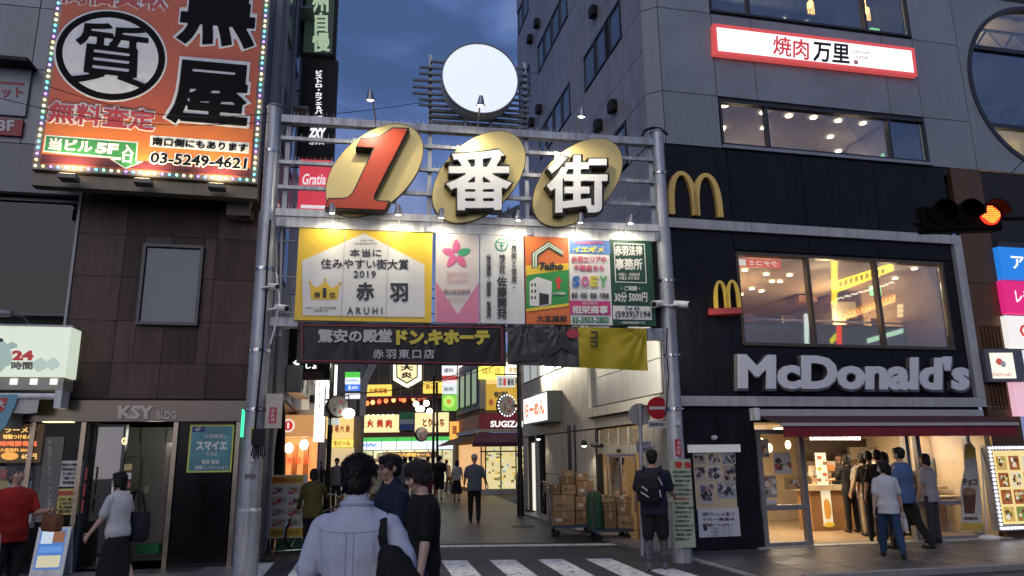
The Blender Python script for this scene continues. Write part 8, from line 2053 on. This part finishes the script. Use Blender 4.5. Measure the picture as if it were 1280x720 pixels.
for sd in (-1, 1):
    o = ob('strap', MB().tube([world(t7, (sd * .12 - .02, -.16, 1.38)), world(t7, (sd * .12, -.02, 1.475)), world(t7, (sd * .12, .12, 1.36)), world(t7, (sd * .14, .13, 1.2))], .022, 8), cloth((.011, .011, .012)), bp)
# 8 far man in white cap
x_, y_ = G(593, 653)
person('man in pale cap, grey blue shirt and black trousers walking up the alley', x_, y_, 2, h=1.74, top=(.11, .13, .17), bottom=BLK, hat=mat('cap_pale', (.45, .44, .43), .7), hair='none', arms=((6, 10, 40), (6, 14, 35)), legs=((6, 0), (-5, 4)), build=1.05)
# 9.. far walkers
far = [
 ('woman in white blouse and long black skirt walking away', 571, 627, 5, 1.58, dict(top=(.40, .38, .36), bottom=BLK, skirt=.32, hair='long', female=True)),
 ('person in black t-shirt and black shorts walking away near the store', 549, 626, 4, 1.76, dict(top=BLK, bottom=BLK, shorts=True, build=1.1, legs=((8, 0), (-8, 12)))),
 ('man in cream shirt standing with back turned amid the crowd', 512, 628, 0, 1.74, dict(top=(.36, .31, .25), bottom=(.3, .27, .22))),
 ('person in white shirt with dark backpack, turned right in the crowd', 499, 624, 60, 1.66, dict(top=(.36, .38, .42), bottom=(.05, .05, .06))),
 ('person in dark shirt just left of the cream shirt man', 491, 620, 20, 1.64, dict(top=(.03, .03, .035), bottom=BLK)),
 ('person in black top right of the cream shirt man', 534, 620, 10, 1.72, dict(top=BLK, bottom=BLK)),
 ('person with red trousers between the crowd and the black t-shirt', 541, 622, 180, 1.45, dict(top=(.03, .03, .03), bottom=(.35, .04, .02))),
 ('dark haired person directly above the man with glasses', 481, 616, 0, 1.75, dict(top=(.02, .02, .02), bottom=BLK)),
 ('person in pale green shirt behind the man with glasses', 468, 650, -40, 1.52, dict(top=(.36, .38, .30), bottom=(.1, .1, .1))),
 ('man in grey shirt in front of the orange shop', 375, 650, -15, 1.62, dict(top=(.16, .17, .19), bottom=(.05, .05, .05))),
 ('man in pale grey shirt right of the left lamp post', 419, 637, 180, 1.70, dict(top=(.22, .24, .28), bottom=(.03, .03, .04))),
 ('person in dark clothes right of the pale grey shirt man', 431, 628, 90, 1.68, dict(top=BLK, bottom=BLK)),
 ('person in light shirt leaning on a bicycle beside the store', 561, 615, -60, 1.55, dict(top=(.38, .35, .3), bottom=(.10, .08, .07), lean=14)),
 ('woman in beige blouse among the crowd before the store', 486, 622, 15, 1.58, dict(top=(.34, .28, .22), bottom=(.06, .05, .05), hair='long', female=True)),
 ('man in checked grey shirt in the middle of the crowd', 505, 634, -10, 1.70, dict(top=(.14, .15, .17), bottom=(.03, .03, .035))),
 ('person in pale blue shirt walking toward the gate at the crowd edge', 519, 617, 178, 1.68, dict(top=(.28, .33, .40), bottom=(.03, .03, .04))),
 ('short person in dark coat near the lantern building', 455, 617, 30, 1.55, dict(top=(.03, .025, .03), bottom=BLK, hair='bob')),
 ('man in white t-shirt left of the crowd centre', 474, 624, 160, 1.70, dict(top=(.42, .42, .42), bottom=(.04, .04, .05))),
 ('man in dark suit entering the convenience store', 505, 609, 0, 1.72, dict(top=(.02, .02, .025), bottom=BLK)),
 ('woman in dark dress left of the yellow shop front', 398, 632, 170, 1.58, dict(top=(.05, .03, .04), bottom=(.05, .03, .04), skirt=.5, hair='long', female=True)),
 ('distant person in black at the store door', 524, 611, 0, 1.66, dict(top=BLK, bottom=BLK)),
]
for lb, px, py, az, hh, kw in far:
    x_, y_ = G(px, py); kw.setdefault('legs', ((7, 0), (-7, 5))); person(lb, x_, y_, az, h=hh, vox=.03, **kw)
# group outside the burger restaurant
x_, y_ = G(1118, 700)
tw, Arw, _, _, _ = person('woman in white top and blue jeans crossing in front of the burger restaurant', x_, y_, 12, h=1.53, top=(.50, .50, .52), bottom=(.022, .05, .11), hair='bob', female=True, mask=True, headyaw=-45, arms=((-4, 8, 10), (6, 10, 12)), legs=((16, 0), (-10, 12)), z0=.03, skin=SKIN2)
tote(tw, Arw, 1, (.5, .48, .5), 'small pale bag carried by the woman in jeans', size=(.18, .08, .2), hang=.1, name='hand_bag')
x_, y_ = G(1140, 690)
tb_, Arb, _, _, _ = person('man in blue shirt and black trousers behind the woman in jeans', x_, y_, -30, h=1.74, top=(.07, .12, .24), bottom=BLK, arms=((0, 8, 12), (6, 8, 10)), legs=((14, 0), (-14, 14)), z0=.03)
tote(tb_, Arb, 1, BLK, 'black bag held by the man in the blue shirt', size=(.34, .1, .3), hang=.1, name='hand_bag')
x_, y_ = G(1098, 678); person('man in dark jacket hidden behind the woman in jeans', x_, y_, 25, h=1.70, top=BLK, bottom=BLK, legs=((-12, 12), (16, 0)), z0=.03)
x_, y_ = G(1090, 672)
t9, Ar9, _, _, _ = person('person in beige top and trousers with black backpack at the shop opening', x_, y_, -10, h=1.62, top=(.36, .29, .20), bottom=(.34, .27, .18), sleeve='long', hair='bob', arms=((6, 10, 20), (6, 10, 20)), z0=.03)
bp2 = thing('backpack', 'plain black backpack on the person in beige', 'backpack', world(t9, (.02, -.2, 1.0))); bd = Bod(); bd.loft([(.95, .02, -.2, .13, .05), (1.0, .02, -.21, .165, .085), (1.2, .02, -.22, .17, .10), (1.36, .02, -.2, .12, .06)], 16)
m2 = fuse(bd, .02, 2); m2.transform(Matrix.Translation(-bp2.location) @ Matrix.Translation(t9.location) @ t9.rotation_euler.to_matrix().to_4x4()); m2.materials.append(cloth((.011, .011, .012))); o = bpy.data.objects.new('pack_body', m2); COL.objects.link(o); o.parent = bp2
c = M.P(M.uv(1061, 600, -1.8)[0], 0, -1.8); tc2, Arc, _, _, _ = person('woman in black ordering at the restaurant counter', c.x, c.y, -12, h=1.60, top=BLK, bottom=BLK, hair='tail', female=True, arms=((35, 8, 50), (4, 10, 8)), z0=.03)
tote(tc2, Arc, 1, BLK, 'black shoulder bag of the woman at the counter', size=(.34, .12, .30), hang=.30, shoulder=True)
c = M.P(M.uv(1152, 600, -.7)[0], 0, -.7); person('person in grey pink dress at the right side of the doorway', c.x, c.y, 20, h=1.55, top=(.30, .24, .24), bottom=(.28, .22, .22), skirt=.45, female=True, hair='bob', z0=.03)
c = M.P(M.uv(1096, 600, -1.6)[0], 0, -1.6); person('customer in white waiting deeper inside the restaurant', c.x, c.y, -5, h=1.68, top=(.45, .42, .36), bottom=(.06, .05, .05), z0=.03)
for k, (u, lb, col) in enumerate(((M.uv(1024, 600, -3.4)[0], 'staff member in cream uniform behind the counter at left', (.55, .45, .33)), (M.uv(1050, 600, -3.4)[0], 'staff member in dark cap behind the counter', (.12, .10, .09)), (M.uv(1080, 600, -3.4)[0], 'staff member in white shirt at the right till', (.5, .45, .38)))):
    c = M.P(u, 0, -3.4); person(lb, c.x, c.y, 180 + k * 12, h=1.64, top=col, bottom=BLK, hat=cloth((.05, .03, .03)), arms=((30, 8, 40), (25, 8, 50)), z0=.03)
c = S.P(S.uv(777, 600, -.5)[0], 0, -.5); person('pale clothed person standing behind the glass side door', c.x, c.y, -100, h=1.60, top=(.42, .38, .32), bottom=(.04, .035, .03), arms=((6, 10, 30), (30, 10, 60)), z0=.03)
for k, (px, d, az, hh, lb, kw) in enumerate((
 (1108, -.55, 25, 1.66, 'woman with dark hair in grey top queuing behind the beige backpack wearer', dict(top=(.22, .20, .20), bottom=(.03, .03, .035), hair='long', female=True)),
 (1126, -.8, -15, 1.70, 'man in charcoal shirt queuing inside the doorway', dict(top=(.05, .05, .055), bottom=BLK)),
 (1080, -1.4, 10, 1.62, 'customer in light grey shirt beside the woman in black', dict(top=(.30, .29, .28), bottom=(.05, .05, .06))),
 (1068, .35, 200, 1.60, 'woman in navy top standing on the pavement left of the group', dict(top=(.03, .04, .08), bottom=(.05, .05, .06), female=True, hair='bob')) if False else (1160, .30, -35, 1.60, 'woman in pale grey top at the right edge of the doorway group', dict(top=(.30, .28, .30), bottom=(.04, .04, .05), female=True, hair='bob')),
 (1100, .25, 15, 1.68, 'man in black t-shirt just outside the doorway, left of the white top', dict(top=BLK, bottom=(.03, .03, .04))))):
    c = M.P(M.uv(px, 600, d)[0], 0, d); person(lb, c.x, c.y, az, h=hh, z0=.03, **kw)
print('SCENE BUILT', len(bpy.data.objects))
